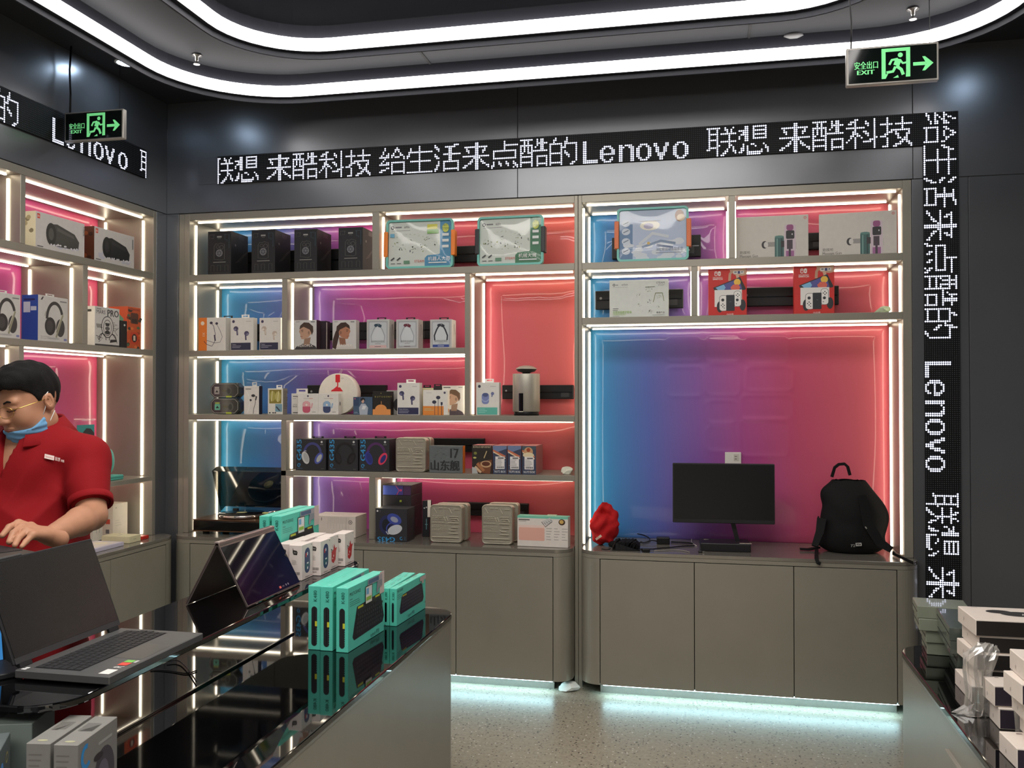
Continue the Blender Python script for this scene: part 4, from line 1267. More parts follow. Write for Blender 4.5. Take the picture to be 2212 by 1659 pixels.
# clear octagonal cases, one on the other
def clear_case(label, loc, w_, d, h_, capcol):
    t = thing('earbud_case', label, 'case', loc, 0, 'clear octagonal earbud cases')
    k = .024
    o = [(-w_ / 2 + k, 0), (w_ / 2 - k, 0), (w_ / 2, k), (w_ / 2, h_ - k), (w_ / 2 - k, h_), (-w_ / 2 + k, h_), (-w_ / 2, h_ - k), (-w_ / 2, k)]
    m = M(); n = 8
    m.v += [(p[0] * .93, 0, h_ / 2 + (p[1] - h_ / 2) * .93) for p in o] + [(p[0], .008, p[1]) for p in o] + [(p[0], d, p[1]) for p in o]
    m.face(list(range(8)))
    for a_ in range(2):
        for i in range(8): m.face((a_ * 8 + i, a_ * 8 + 8 + i, a_ * 8 + 8 + (i + 1) % 8, a_ * 8 + (i + 1) % 8))
    m.face([16 + i for i in reversed(range(8))])
    m.build('shell', mat('smoked_case', (58, 60, 56), .12, 0, .7, .1, 14), t)
    r_ = M()
    a = Art(w_, h_)
    a.line([(p[0] / h_ + a.W / 2, p[1] / h_) for p in [(q[0] * .9, h_ / 2 + (q[1] - h_ / 2) * .86) for q in o]], .022, (176, 178, 168), True)
    a.rrect(.28, .2, .75, .8, .06, (78, 70, 76)); a.rrect(.34, .26, .7, .62, .05, capcol); a.poly([(.4, .36), (.52, .52), (.64, .36)], (30, 32, 30))
    for u in (.4, .48, .56, .64): a.ell(u, .68, .035, .05, (206, 206, 190) if capcol[0] > 140 else (190, 206, 84))
    a.rect(.9, .42, 1.25, .52, (100, 98, 70)); a.ell(1.4, .45, .2, .26, (88, 92, 84)); a.ell(1.4, .45, .12, .18, (58, 60, 56))
    a.build('front_print', t, (-w_ / 2, 0, 0), (1, 0, 0), (0, 0, 1))
    M().box(w_ * .06, -.003, .002, w_ * .24, .004, .012).build('latch', mat('lime_latch', (176, 190, 70), .4), t)
    return t
xc, w_, h_ = fp(453.2, 517, 859.5, yf, S34)
clear_case('smoked octagonal earbud case with green print, lower of the two on the third shelf', (xc, yf, S34), w_, .06, h_, (110, 190, 160))
xc2, w2, h2 = fp(453.2, 517, 826.5, yf, S34 + h_ + .002)
clear_case('smoked octagonal earbud case with grey print, upper of the two on the third shelf', (xc, yf, S34 + h_ + .0005), w_, .06, h2, (168, 164, 156))

xc, w_, h_ = fp(527, 559.5, 834, yf, S34)
c = Carton('earphone_box', 'narrow white wired earphone box with black side, third shelf', 'box', (xc, yf, S34), w_, .04, h_, WHITE)
a = c.front(); W = a.W
a.rect(.06, .88, .28, .91, (110, 110, 110)); a.ell(W * .62, .66, .075, .05, (44, 44, 48)); a.line([(W * .64, .68), (W * .8, .62), (W * .76, .4), (W * .66, .2), (W * .62, .02)], .02, (50, 50, 54))
a.ell(W * .44, .5, .05, .04, (60, 60, 64)); a.line([(W * .84, .64), (W * .78, .5)], .05, (50, 50, 54)); a.arc(W * .1, .42, .16, .4, -60, 80, .02, (244, 242, 236))
c.put(a); a = c.right(); a.rect(0, 0, a.W, 1, (40, 38, 42)); c.put(a, 'right'); c.tab(.03, .024, (190, 196, 200))

xc, w_, h_ = fp(578.6, 611, 839, yf, S34)
c = Carton('window_box', 'small earphone box with yellow window and white tab, third shelf', 'box', (xc, yf, S34), w_, .055, h_, (224, 222, 210))
a = c.front(); W = a.W
a.rect(.06, .42, W - .06, .95, (140, 128, 52)); a.ell(W * .32, .7, .12, .2, (176, 166, 84)); a.ell(W * .68, .68, .12, .2, (190, 180, 104)); a.line([(W * .3, .9), (W * .24, .5)], .02, (238, 232, 190)); a.line([(W * .72, .9), (W * .66, .48)], .02, (238, 232, 190))
a.rect(W * .5, .1, W - .03, .4, (120, 160, 176)); a.line([(W * .56, .3), (W * .8, .14)], .05, (50, 60, 72)); a.ell(W * .14, .06, .04, .025, (50, 50, 50)); a.ell(W * .36, .06, .04, .025, (50, 50, 50)); a.ell(W * .5, .06, .04, .025, (50, 50, 50))
c.put(a); a = c.right(); a.rect(0, 0, a.W, 1, (150, 144, 136)); a.lines(.06, .88, .4, 12, .06, .025, (100, 96, 92), random.Random(2)); c.put(a, 'right'); c.tab(.036, .02)

xc, w_, h_ = fp(629.5, 668, 850, yf + .05, S34)
c = Carton('earphone_box', 'white earphone box lettered BASS, half hidden behind the pink earbud box', 'box', (xc, yf + .05, S34), w_, .03, h_, WHITE)
a = c.front(); W = a.W
a.rect(.08, .84, .34, .88, (100, 100, 100)); a.rect(.08, .74, .24, .76, (150, 150, 150)); a.rect(.08, .46, .3, .48, (140, 140, 140)); a.text('BASS', .08, .34, .08, (60, 60, 62)); a.rect(.08, .06, .4, .1, (70, 70, 70)); c.put(a); c.tab(.07, .028, WHITE, .01, .002)
for i, (x0, x1, c1, c2) in enumerate(((643.2, 687.4, (196, 88, 112), (226, 170, 172)), (687.6, 730.8, (62, 74, 112), (150, 182, 210)))):
    xc, w_, h_ = fp(x0, x1, 850, yf - .01, S34)
    c = Carton('earbuds_box', ['small square white earbuds box with pink case, third shelf', 'small square white earbuds box with blue case, third shelf'][i], 'box', (xc, yf - .01, S34), w_, .045, h_, WHITE, group='small white earbuds boxes')
    a = c.front(); W = a.W
    a.ell(W * .5, .88, .045, .045, (66, 60, 84)); a.rect(W * .3, .75, W * .55, .77, (180, 176, 170)); a.rect(W * .56, .75, W * .74, .77, (206, 110, 80))
    a.rrect(W * .24, .08, W * .62, .62, .14, c1); a.poly([(W * .24, .38), (W * .26, .54), (W * .36, .64), (W * .5, .64), (W * .6, .54), (W * .62, .38)], c2); a.ell(W * .43, .46, .05, .05, (236, 226, 214))
    a.line([(W * .72, .54), (W * .66, .3)], .07, c2); a.rect(W * .7, .1, W * .88, .14, (180, 176, 170))
    c.put(a)
    a = c.right(); a.ell(a.W * .55, .52, .06, .1, (50, 52, 64)); c.put(a, 'right')
# round headphone box
p0 = onY(729.5, 853, .12); rad = (onY(771, 853, .12).x - onY(688, 853, .12).x) / 2
t = thing('round_headphone_box', 'round white box with red headphone print and string loop, third shelf', 'box', (p0.x, .12, S34 + rad))
m = M(); m.lathe([(rad - .002, 0), (rad, .002), (rad, .058), (rad - .002, .06)], 48); m.xf(Matrix.Rotation(-math.pi / 2, 4, 'X'))
m.build('drum', card((226, 220, 208)), t)
a = Art(rad * 2, rad * 2); rd = (206, 34, 46)
a.rrect(.44, .78, .56, .97, .02, rd); a.rect(.485, .68, .515, .8, rd); a.line([(.5, .68), (.4, .6), (.34, .57)], .04, rd); a.poly([(.32, .56), (.36, .6), (.46, .66), (.56, .66), (.64, .56)], rd); a.ell(.62, .88, .04, .02, (200, 194, 184))
a.build('front_print', t, (-rad, 0, -rad), (1, 0, 0), (0, 0, 1))
M().tube([(-.005, .03, rad - .001), (.002, .03, rad + .012), (.012, .03, rad + .024), (.016, .03, rad + .018), (.01, .03, rad + .008), (.004, .03, rad - .001)], .0012, 6).build('string_loop', card((206, 196, 176)), t)

xc, w_, h_ = fp(763.2, 804.4, 857.5, yf, S34)
c = Carton('earphone_box', 'blue earphone box showing a young man in white, third shelf', 'box', (xc, yf, S34), w_, .03, h_, (70, 92, 116))
a = c.front(); W = a.W
a.rect(0, .5, W * .3, 1, (52, 72, 100)); a.poly([(W * .34, 0), (W * .3, .4), (W * .42, .62), (W * .62, .62), (W * .78, .4), (W * .74, 0)], (176, 184, 196)); a.ell(W * .5, .76, .08, .11, (206, 170, 150)); a.poly([(W * .38, .74), (W * .38, .9), (W * .5, .97), (W * .62, .9), (W * .62, .76), (W * .54, .86)], (30, 28, 34))
a.poly([(W * .44, .3), (W * .6, .3), (W * .68, .48), (W * .5, .52)], (224, 226, 228)); a.rect(.06, .12, .26, .15, (150, 164, 180)); a.rect(.06, .05, .34, .07, (120, 136, 156)); a.ell(.1, .9, .04, .04, (190, 100, 120))
c.put(a)
xc, w_, h_ = fp(805.2, 844, 845.5, yf, S34)
c = Carton('earphone_box', 'black box with orange dome and gold lettering, third shelf', 'box', (xc, yf, S34), w_, .05, h_, (36, 34, 30))
a = c.front(); W = a.W
a.rect(0, 0, W, .24, (226, 150, 84)); a.ell(W * .46, .24, .26, .2, (226, 150, 84), 20, 0, 180); a.line([(W * .48, .46), (W * .48, .58)], .025, (206, 150, 90))
for k, ch in enumerate('BUTUGONY'): a.text(ch, .1 + k * .1, .74, .07, (166, 156, 78))
a.ell(W * .46, .92, .02, .02, (150, 140, 80)); c.put(a)
xc, w_, h_ = fp(835, 866, 843, yf + .07, S34)
c = Carton('earphone_box', 'pale grey earphone box half hidden behind the navy earbuds box', 'box', (xc, yf + .07, S34), w_, .03, h_ * 1.0, (170, 168, 164))
a = c.front(); a.ell(a.W * .8, .4, .2, .26, (60, 58, 62)); c.put(a)
xc, w_, h_ = fp(858.2, 906.2, 827, yf - .01, S34)
c = Carton('earbuds_box', 'tall white earbuds box with navy strip on the third shelf', 'box', (xc, yf - .01, S34), w_, .05, h_, WHITE)
a = c.front(); W = a.W
a.ell(.1, .89, .045, .045, (66, 60, 92)); a.rect(W - .24, .88, W - .08, .9, (190, 186, 178)); earbuds(a, W * .46, .58, .3, (62, 60, 92), (110, 110, 140))
a.rect(.02, .02, W * .96, .23, (48, 50, 82)); a.text('Twins Wireless', .06, .16, .035, (200, 200, 206), width=.3); a.lines(.06, .11, .42, 2, .045, .018, (150, 150, 166)); c.put(a); c.tab(.055, .02)
for k, (x0, x1, yt) in enumerate(((908, 937, 838), (936, 955, 836))):
    xc, w_, h_ = fp(x0, x1, yt, yf + .09, S34)
    c = Carton('earphone_box', ['cream earphone box with red mark behind the orange one', 'black earphone box behind the orange one'][k], 'box', (xc, yf + .09, S34), w_, .03, h_, ((206, 200, 160), (44, 40, 42))[k])
    c.tab(.045, .016, (36, 34, 36), 0, .003)
xc, w_, h_ = fp(913.6, 967, 842.5, yf - .01, S34)
c = Carton('earphone_box', 'white earphone box with orange base and dark wired earphones, third shelf', 'box', (xc, yf - .01, S34), w_, .04, h_, WHITE)
a = c.front(); W = a.W; dk = (56, 58, 76)
a.rect(0, 0, W * .84, .36, (226, 140, 62)); a.ell(W * .88, .89, .045, .045, (66, 60, 84)); a.rect(.14, .88, .36, .9, (190, 186, 178))
a.ell(W * .62, .7, .09, .07, dk); a.line([(W * .62, .66), (W * .62, 0)], .02, dk); a.ell(W * .46, .52, .09, .07, dk); a.line([(W * .48, .5), (W * .48, 0)], .02, dk); a.rrect(W * .72, .4, W * .8, .52, .02, dk); a.line([(W * .76, .42), (W * .76, 0)], .025, dk)
a.lines(.06, .24, .5, 2, .06, .03, (206, 180, 130)); c.put(a)
a = c.right(); a.rrect(a.W * .3, .12, a.W * .7, .26, .04, (226, 150, 84)); c.put(a, 'right')
xc, w_, h_ = fp(955, 1002.6, 833, yf + .03, S34)
c = Carton('headset_box', 'white sports headset box showing the back of a man in profile, third shelf', 'box', (xc, yf + .03, S34), w_, .04, h_, (222, 216, 206))
a = c.front(); W = a.W; bust(a, W * .5, 0, .64, (200, 160, 132), (112, 86, 64), (84, 72, 78), 1); a.rect(.05, .92, .3, .95, (80, 80, 80)); a.rect(W - .2, .93, W - .06, .95, (120, 120, 120)); c.put(a)

xc, w_, h_ = fp(1028.7, 1078.4, 826, yf, S34)
c = Carton('earbuds_box', 'white earbuds box with teal strip and blue case beside the silver speaker', 'box', (xc, yf, S34), w_, .045, h_, WHITE)
a = c.front(); W = a.W; bl = (128, 138, 186)
a.ell(.1, .88, .045, .045, (60, 58, 76)); a.rect(W - .28, .87, W - .1, .89, (190, 186, 178)); a.rrect(W * .24, .34, W * .56, .68, .09, bl); a.ell(W * .4, .62, .09, .06, (84, 92, 134)); a.arc(W * .4, .5, .1, .08, 180, 360, .02, (176, 186, 220)); a.ell(W * .71, .66, .05, .05, (110, 116, 160)); a.line([(W * .7, .64), (W * .68, .56)], .035, (110, 116, 160))
a.rect(.03, .02, W * .92, .24, (98, 182, 166)); a.lines(.07, .18, .36, 3, .05, .02, (150, 210, 198)); c.put(a); c.tab(.05, .02)

# silver round speaker
p0 = onY(1137, 897, .1); R_ = (onY(1166.3, 860, .1).x - onY(1108.5, 860, .1).x) / 2
hb = onY(1137, 807.5, .1).z - S34
t = thing('round_speaker', 'silver cylindrical speaker with floating domed cap on the third shelf', 'speaker', (p0.x, .1 + .0, S34))
sil = mat('silver_mesh', (182, 176, 164), .42, .55, .5, .06, 260, .15, 900)
M().lathe([(R_ * .92, 0), (R_ * .92, .02), (R_ * .9, .021)], 40).build('base_ring', PLASTBLK, t)
M().lathe([(R_ * .97, .02), (R_, .022), (R_, hb - .004), (R_ * .98, hb), (.001, hb)], 48).build('body', sil, t)
M().lathe([(R_ * .3, hb), (R_ * .3, hb + .006), (R_ * .62, hb + .012), (R_ * .76, hb + .024), (R_ * .76, hb + .027)], 40).build('cap_underside', PLASTBLK, t)
M().lathe([(R_ * .78, hb + .025), (R_ * .76, hb + .03), (R_ * .5, hb + .041), (R_ * .25, hb + .045), (.001, hb + .046)], 40).build('cap', sil, t)
m = M()
hw = R_ * .17
ang = [(-hw + 2 * hw * k / 4) / R_ - math.pi / 2 - .2 for k in range(5)]
m.loft([[((R_ + .0012) * math.cos(q), (R_ + .0012) * math.sin(q), z) for q in ang] for z in (hb * .1, hb * .53)], 0, False, False, False)
m.build('display_window', GLOSSBLK, t)
m = M(); m.loft([[((R_ + .002) * math.cos(q), (R_ + .002) * math.sin(q), z) for q in ang] for z in (hb * .085, hb * .1)], 0, False, False, False); m.build('indicator', mat('pale_indicator', (230, 226, 210), .4), t)
# =================================================================== FOURTH SHELF, LEFT UNIT
yf = .04
BLUE = (56, 150, 206)
def g435(label, loc, w_, d, h_, bandc, cup, cup2, inner, flip=False, rz=0.0):
    c = Carton('headset_carton', label, 'box', loc, w_, d, h_, (46, 46, 50), rz, 'dark headset cartons', rough=.5)
    a = c.front(); W = a.W
    if not flip:
        a.text('G435', .135, .29, .165, BLUE, rot=math.pi / 2, width=.68, bold=.006) if False else a.text('G435', .2, .32, .17, BLUE, rot=math.pi / 2, width=.66, bold=.006)
        a.arc(.12, .16, .05, .05, 20, 300, .02, BLUE); a.line([(.12, .16), (.17, .16)], .02, BLUE); a.rect(.06, .05, .24, .062, (60, 110, 140))
        over_ear(a, W * .56, .52, .4, bandc, cup, cup2, inner)
        a.ell(W - .14, .91, .035, .035, (206, 208, 206)); a.rect(W - .19, .82, W - .09, .835, (150, 152, 150)); a.rect(W - .16, .05, W - .06, .06, (110, 112, 112))
    else:
        a.text('G435', W * .62, .13, .15, BLUE, rot=math.pi, width=.56, bold=.006); a.arc(W * .82, .1, .04, .04, 60, 330, .018, BLUE); a.rect(W * .93, .05, W * .935, .16, BLUE)
        a.ell(W * .36, .5, .24, .3, (38, 44, 84), 24); a.ell(W * .34, .5, .13, .18, (28, 30, 40), 20)
        a.ell(W * .6, .68, .24, .16, (62, 78, 158), 22, rot=-.4); a.ell(W * .6, .67, .13, .08, (150, 156, 176), 18, rot=-.4)
        a.ell(W * .62, .36, .24, .14, (196, 200, 206), 22, rot=.35); a.arc(W * .6, .38, .25, .2, 100, 200, .035, (62, 78, 158)); a.line([(W * .34, .3), (W * .4, .22), (W * .5, .26)], .03, (196, 200, 206))
        a.ell(.07, .92, .03, .03, (206, 208, 206)); a.rect(.15, .88, .155, .96, (150, 152, 150))
    c.put(a)
    return c
for i, (x0, x1, cols) in enumerate(((638.8, 703.8, ((66, 70, 128), (206, 208, 204), (176, 180, 178), (74, 88, 168))), (709.3, 773.2, ((26, 26, 28), (20, 20, 22), (34, 34, 36), (16, 16, 18))),
                                    (776.3, 841, ((84, 46, 96), (54, 62, 150), (44, 50, 120), (214, 62, 92))))):
    xc, w_, h_ = fp(x0, x1, 948.5, yf, S45)
    g435(['dark headset carton with white and blue headset, leftmost on the fourth shelf', 'dark headset carton with black headset, middle of three on the fourth shelf', 'dark headset carton with blue and pink headset beside the silver tin'][i],
         (xc, yf, S45), w_, .15, h_, *cols).tab(.07, .012, (30, 30, 32), 0, .1)
# embossed silver tins
TIN = mat('silver_tin', (176, 170, 154), .4, .45, .5, .04, 30)
def tin(label, loc, w_, d, h_, rz=0.0):
    t = thing('silver_tin', label, 'tin', loc, rz, 'embossed silver tins')
    r = .02
    def loop(s): return rrect(-w_ / 2 * s, h_ / 2 - h_ / 2 * s, w_ / 2 * s, h_ / 2 + h_ / 2 * s, r * s, 6)
    m = M(); rings = []
    for s, y in ((.93, .004), (.965, .0), (.995, .004), (1.0, .012), (1.0, d * .38), (.975, d * .39), (.975, d)):
        rings.append([(p[0], y, p[1]) for p in loop(s)])
    m.loft(rings, 0, True, False); m.sm = [False] * len(m.sm)
    m.build('case', TIN, t, bevel=.0)
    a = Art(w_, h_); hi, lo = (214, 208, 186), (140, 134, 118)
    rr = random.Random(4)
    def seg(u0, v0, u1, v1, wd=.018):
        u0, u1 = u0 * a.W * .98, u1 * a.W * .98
        a.line([(u0, v0 - .009), (u1, v1 - .009)], wd, lo); a.line([(u0, v0), (u1, v1)], wd * .7, hi)  # relief painted flat: pale lit line with a darker shaded line below
    seg(.12, .92, .22, .78); seg(.6, .92, .7, .78); seg(.28, .92, .4, .92); seg(.46, .92, .54, .92); seg(.76, .9, .92, .9)
    for v in (.7, .66, .62):
        u = .08
        while u < .42:
            l = rr.uniform(.03, .1); seg(u, v, u + l, v, .014); u += l + .03
    seg(.44, .7, .5, .58); seg(.52, .7, .58, .58); seg(.62, .7, .9, .7); seg(.66, .65, .86, .65); seg(.86, .66, .92, .58); seg(.7, .6, .8, .6)
    for u in (.08, .17, .27, .38): seg(u, .535, u + .07, .535, .014)
    seg(.58, .53, .92, .53, .02); seg(.68, .42, .9, .42, .02); seg(.6, .37, .66, .34); seg(.66, .34, .82, .34, .018); seg(.6, .26, .9, .26, .02)
    for v in (.45, .41, .37, .33):
        u = .08
        while u < .5: seg(u, v, u + .03, v + rr.uniform(-.01, .02), .014); u += .065
    seg(.08, .155, .92, .155, .022)
    for k in range(14): seg(.26 + k * .036, .095 + .01 * (k % 2), .275 + k * .036, .085, .012)
    a.build('painted_relief', t, (-w_ / 2, 0, 0), (1, 0, 0), (0, 0, 1), INK, .0006)
    return t
xc, w_, h_ = fp(854.3, 920, 945.5, yf, S45)
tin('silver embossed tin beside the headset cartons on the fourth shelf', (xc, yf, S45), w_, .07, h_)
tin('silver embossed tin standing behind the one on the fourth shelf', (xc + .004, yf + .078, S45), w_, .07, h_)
# grey ship model carton
xc, w_, h_ = fp(927.5, 999.5, 963, yf - .01, S45)
c = Carton('model_carton', 'flat grey carton with large dark characters and orange sleeve edge', 'box', (xc, yf - .01, S45), w_, .05, h_, (98, 104, 104), rough=.6)
a = c.front(); W = a.W; rr = random.Random(6); dk = (48, 50, 52)
for k in range(60): a.rect(*(lambda u, v, l: (u, v, u + l, v + .012))(rr.uniform(.03, W - .2), rr.uniform(.06, .95), rr.uniform(.03, .14)), rr.choice([(84, 90, 90), (112, 118, 118), (74, 78, 78)]))
a.text('17', W * .64, .56, .36, dk, width=.3, bold=.012); a.text('山东舰', .06, .12, .3, dk, width=1.1, bold=.012)
c.put(a); a = c.right(); a.rect(0, 0, a.W, 1, (232, 132, 38)); c.put(a, 'right', 'sleeve_edge')
# chocolate cartons in a row
def choc(label, x0, x1, yt, d, front, stk, rz=0):
    xc, w_, h_ = fp(x0, x1, yt, yf - .02, S45)
    c = Carton('snack_carton', label, 'box', (xc, yf - .02, S45), w_ * .985, d, h_, (150, 104, 96), rz, 'snack cartons')
    a = c.front(); W = a.W; rr = random.Random(stk + 3)
    if front == 'wide':
        a.rect(0, 0, W, 1, (46, 40, 36)); a.text('BONUS REFORMAT', .04, .91, .07, (206, 190, 160), width=W * .9)
        a.poly([(W * .2, .05), (W * .9, .0), (W, .5), (W * .6, .45), (W * .3, .4)], (120, 72, 48)); a.ell(W * .7, .34, .2, .12, (196, 160, 120)); a.ell(W * .7, .35, .15, .08, (96, 52, 36)); a.line([(W * .25, .36), (W * .6, .1)], .1, (170, 112, 72)); a.line([(W * .15, .25), (W * .45, .04)], .08, (206, 176, 140))
        a.ell(.12, .72, .06, .05, (120, 120, 60)); a.ell(.1, .56, .06, .03, (196, 190, 110)); a.line([(W * .6, .55), (W * .74, .8)], .03, (200, 180, 130)); a.poly([(0, 0), (W * .3, 0), (W * .2, .2), (0, .24)], (176, 178, 176))
    else:
        a.rect(0, 0, W, 1, (58, 66, 88)); a.poly([(0, .72), (W, .9), (W, 1), (0, 1)], (110, 126, 160) if front == 'a' else (70, 84, 92)); a.line([(0, .84), (W * .9, .62)], .06, (196, 110, 80)); a.line([(.02, .78), (W * .9, .55)], .04, (226, 200, 160))
        if front == 'b': a.ell(W * .46, .8, .16, .16, (196, 150, 110)); a.ell(W * .46, .68, .2, .09, (222, 206, 170)); a.ell(W * .46, .86, .07, .07, (160, 70, 40))
        for k in range(16): a.rect(*(lambda u, v: (u, v, u + rr.uniform(.03, .1), v + .02))(rr.uniform(0, W * .85), rr.uniform(.04, .5)), rr.choice([(40, 46, 66), (120, 130, 150), (150, 120, 100)]))
        a.text('NUTS BOX', .06, .05, .08, (226, 228, 230), width=W * .8)
        a.rect(W * .18, .18, W * .84, .62, (226, 222, 220)); a.rect(W * .36, .54, W * .78, .59, (110, 106, 108)); a.lines(W * .22, .5, W * .55, 5, .05, .015, (120, 118, 118), rr)
        for k in range(12): a.rect(W * .25 + k * W * .045, .21, W * .25 + k * W * .045 + W * (.015 + .012 * (k % 3)), .27, (60, 58, 60))
    c.put(a)
    a = Art(c.w, c.d); a.rect(0.01, 0.01, a.W - .01, .99, (196, 122, 120)); a.rect(.02, .45, a.W - .02, .47, (150, 90, 90)); c.put(a, 'top')
    a = c.right(); a.rect(0, 0, a.W, 1, (176, 120, 116)); c.put(a, 'right')
choc('snack carton with cup of cocoa picture, leftmost of four on the fourth shelf', 1019.5, 1063, 962, .13, 'wide', 1)
choc('snack carton with white price sticker, second of four on the fourth shelf', 1064.5, 1095, 963, .2, 'a', 2)
choc('snack carton with white price sticker, third of four on the fourth shelf', 1096.5, 1126, 963, .2, 'a', 3)
choc('snack carton with bowl picture and price sticker, last of four on the fourth shelf', 1127.5, 1158, 963.5, .2, 'b', 4)

# =================================================================== WORKTOP, LEFT UNIT
zc = CT
# stack of headset cartons by the fifth upright
X1 = onY(797, 1140, -.02).x
a0, a1 = onY(811.5, 1140, -.05), onY(880, 1140, -.05)
w_, h_ = a1.x - a0.x, onY(845, 1098.5, -.05).z - zc
xc = (a0.x + a1.x) / 2
if PX['p5'][1] > a0.x: pass
g435('dark headset carton standing upside down in front, white and blue headset, on the worktop', (xc, -.055, zc), w_, .13, h_, None, None, None, None, True)
xs0, xs1 = PX['p5'][1] + .014, onY(888, 1060, .08).x
wb = xs1 - xs0
z1_ = zc
for i, (lbl, fc) in enumerate((('black carton lying at the bottom of the headset stack behind the front one', None), ('black carton with lime mark lying in the middle of the headset stack', 'lime'), ('black carton with blue print lying on top of the headset stack', 'blue'))):
    hh = (onY(850, 1094.5, .08).z - zc) if i == 0 else (.062 if i == 1 else .058)
    c = Carton('headset_carton', lbl, 'box', ((xs0 + xs1) / 2, .082, z1_), wb, .2, hh, (44, 40, 44), 0, 'headset cartons lying in a stack', rough=.5)
    a = c.front(); W = a.W
    if fc == 'blue':
        a.rect(.06, .05, W * .72, .95, (62, 78, 156)); a.poly([(W * .45, .05), (W * .6, .5), (W * .5, .95), (W * .72, .95), (W * .72, .05)], (66, 60, 130)); a.rect(W * .74, .05, W - .05, .95, (74, 46, 84)); a.line([(W * .46, .95), (W * .58, .5), (W * .5, .05)], .05, (206, 70, 96))
        for k in range(4): a.rect(W * .6 + k * .06, .38 + .07 * (k % 2), W * .6 + k * .06 + .05, .6, (214, 70, 96))
    elif fc == 'lime':
        a.poly([(W * .3, .2), (W * .55, .85), (W * .8, .4), (W * .7, .1)], (34, 34, 34)); 
        for k in range(4): a.rect(W * .6 + k * .05, .4 + .06 * (k % 2), W * .6 + k * .05 + .04, .6, (176, 196, 60))
    c.put(a)
    a = c.right(); a.ell(a.W * .45, .45, .12, .16, (24, 22, 24)); c.put(a, 'right')
    z1_ += hh + .0006
p = onY(916, 1140, .12)
c = Carton('earphone_box', 'small black box with white hanging tag beside the headset stack', 'box', (p.x, .15, zc), .04, .05, onY(916, 1082, .15).z - zc, (40, 40, 44))
M().box(.012, -.004, c.h * .55, .032, -.0028, c.h + .006).build('paper_tag', card((226, 218, 206)), c.t)
a = c.front(); a.ell(.06, .8, .02, .02, (200, 200, 200)); a.ell(.12, .82, .02, .02, (200, 200, 200)); a.line([(.12, .2), (.12, .5)], .02, (110, 150, 160)); a.line([(.08, .34), (.16, .34)], .02, (110, 150, 160)); c.put(a)
for i, (x0, x1, yt, yb, ytn) in enumerate(((928.6, 998.2, 1090.8, -.03, 0), (1040.3, 1107, 1091.2, -.035, 0))):
    a0, a1 = onY(x0, 1130, yb), onY(x1, 1130, yb)
    hh = onY((x0 + x1) / 2, yt, yb).z - zc
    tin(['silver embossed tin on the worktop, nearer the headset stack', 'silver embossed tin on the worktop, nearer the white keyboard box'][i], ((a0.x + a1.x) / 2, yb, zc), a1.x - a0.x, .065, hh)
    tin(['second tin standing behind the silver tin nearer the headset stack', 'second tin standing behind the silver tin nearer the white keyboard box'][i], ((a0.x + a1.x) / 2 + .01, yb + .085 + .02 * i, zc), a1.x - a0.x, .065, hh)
a0, a1 = onY(1117, 1150, -.06), onY(1227.5, 1150, -.06)
c = Carton('keyboard_box', 'white and pink keyboard box with teal top beside the middle post', 'box', ((a0.x + a1.x) / 2, -.06, zc), a1.x - a0.x, .06, onY(1170, 1115.5, -.06).z - zc, (222, 214, 206), -.05)
a = c.front(); W = a.W
a.rect(0, .93, W, 1, (120, 196, 172)); a.rect(.04, .86, .42, .89, (70, 66, 66)); a.rect(.04, .82, .3, .835, (140, 134, 130)); a.rrect(.05, .2, .92, .62, .03, (224, 172, 156)); a.rect(.05, .62, .92, .7, (232, 206, 196))
a.line([(.82, .82), (.95, .66), (1.18, .84)], .02, (60, 60, 62)); a.poly([(.84, .84), (.96, .7), (1.2, .86), (1.1, .97)], (200, 198, 196))
for k in range(4): a.line([(.9 + k * .07, .8 + k * .03), (.97 + k * .07, .74 + k * .04)], .012, (60, 60, 62))
a.ell(1.5, .83, .11, .1, (70, 50, 40)); a.ell(1.49, .84, .07, .065, (206, 170, 96))
for k in range(3): a.lines(.98 + k * .26, .6, .2, 5, .09, .022, (176, 168, 162), random.Random(k))
c.put(a)
a = Art(c.w, c.d); a.rect(0, 0, a.W, 1, (112, 200, 172)); a.rect(.5, .3, 1.4, .6, (150, 214, 192)); c.put(a, 'top')
M().box(.02, .02, c.h, .07, .045, c.h + .006).build('carry_tab', card((196, 206, 176)), c.t)

# white carton lying in the fifth row
a0, a1 = onY(690, 1140, .02), onY(768, 1140, .02)
dd = side_depth(768, 792, 1130, .02)
c = Carton('white_carton', 'long white carton with hexagon mark lying on the worktop behind the keyboard boxes', 'box', ((a0.x + a1.x) / 2 - .02, .02, zc), a1.x - a0.x + .04, min(dd, .2), onY(730, 1115, .02).z - zc, (216, 206, 196))
a = c.front(); W = a.W
a.arc(W * .88, .72, .09, .09, 0, 360, .03, (100, 92, 90), 6); a.ell(W * .88, .72, .03, .03, (100, 92, 90)); a.rect(W * .78, .1, W * .785, .95, (170, 160, 152))
for k in range(22): a.rect(W * .35 + k * .05, .95 - (.3 if k % 3 else .55), W * .35 + k * .05 + .012, .95, (190, 180, 172))
a.rect(W * .2, .78, W * .215, .92, (110, 100, 98)); c.put(a)

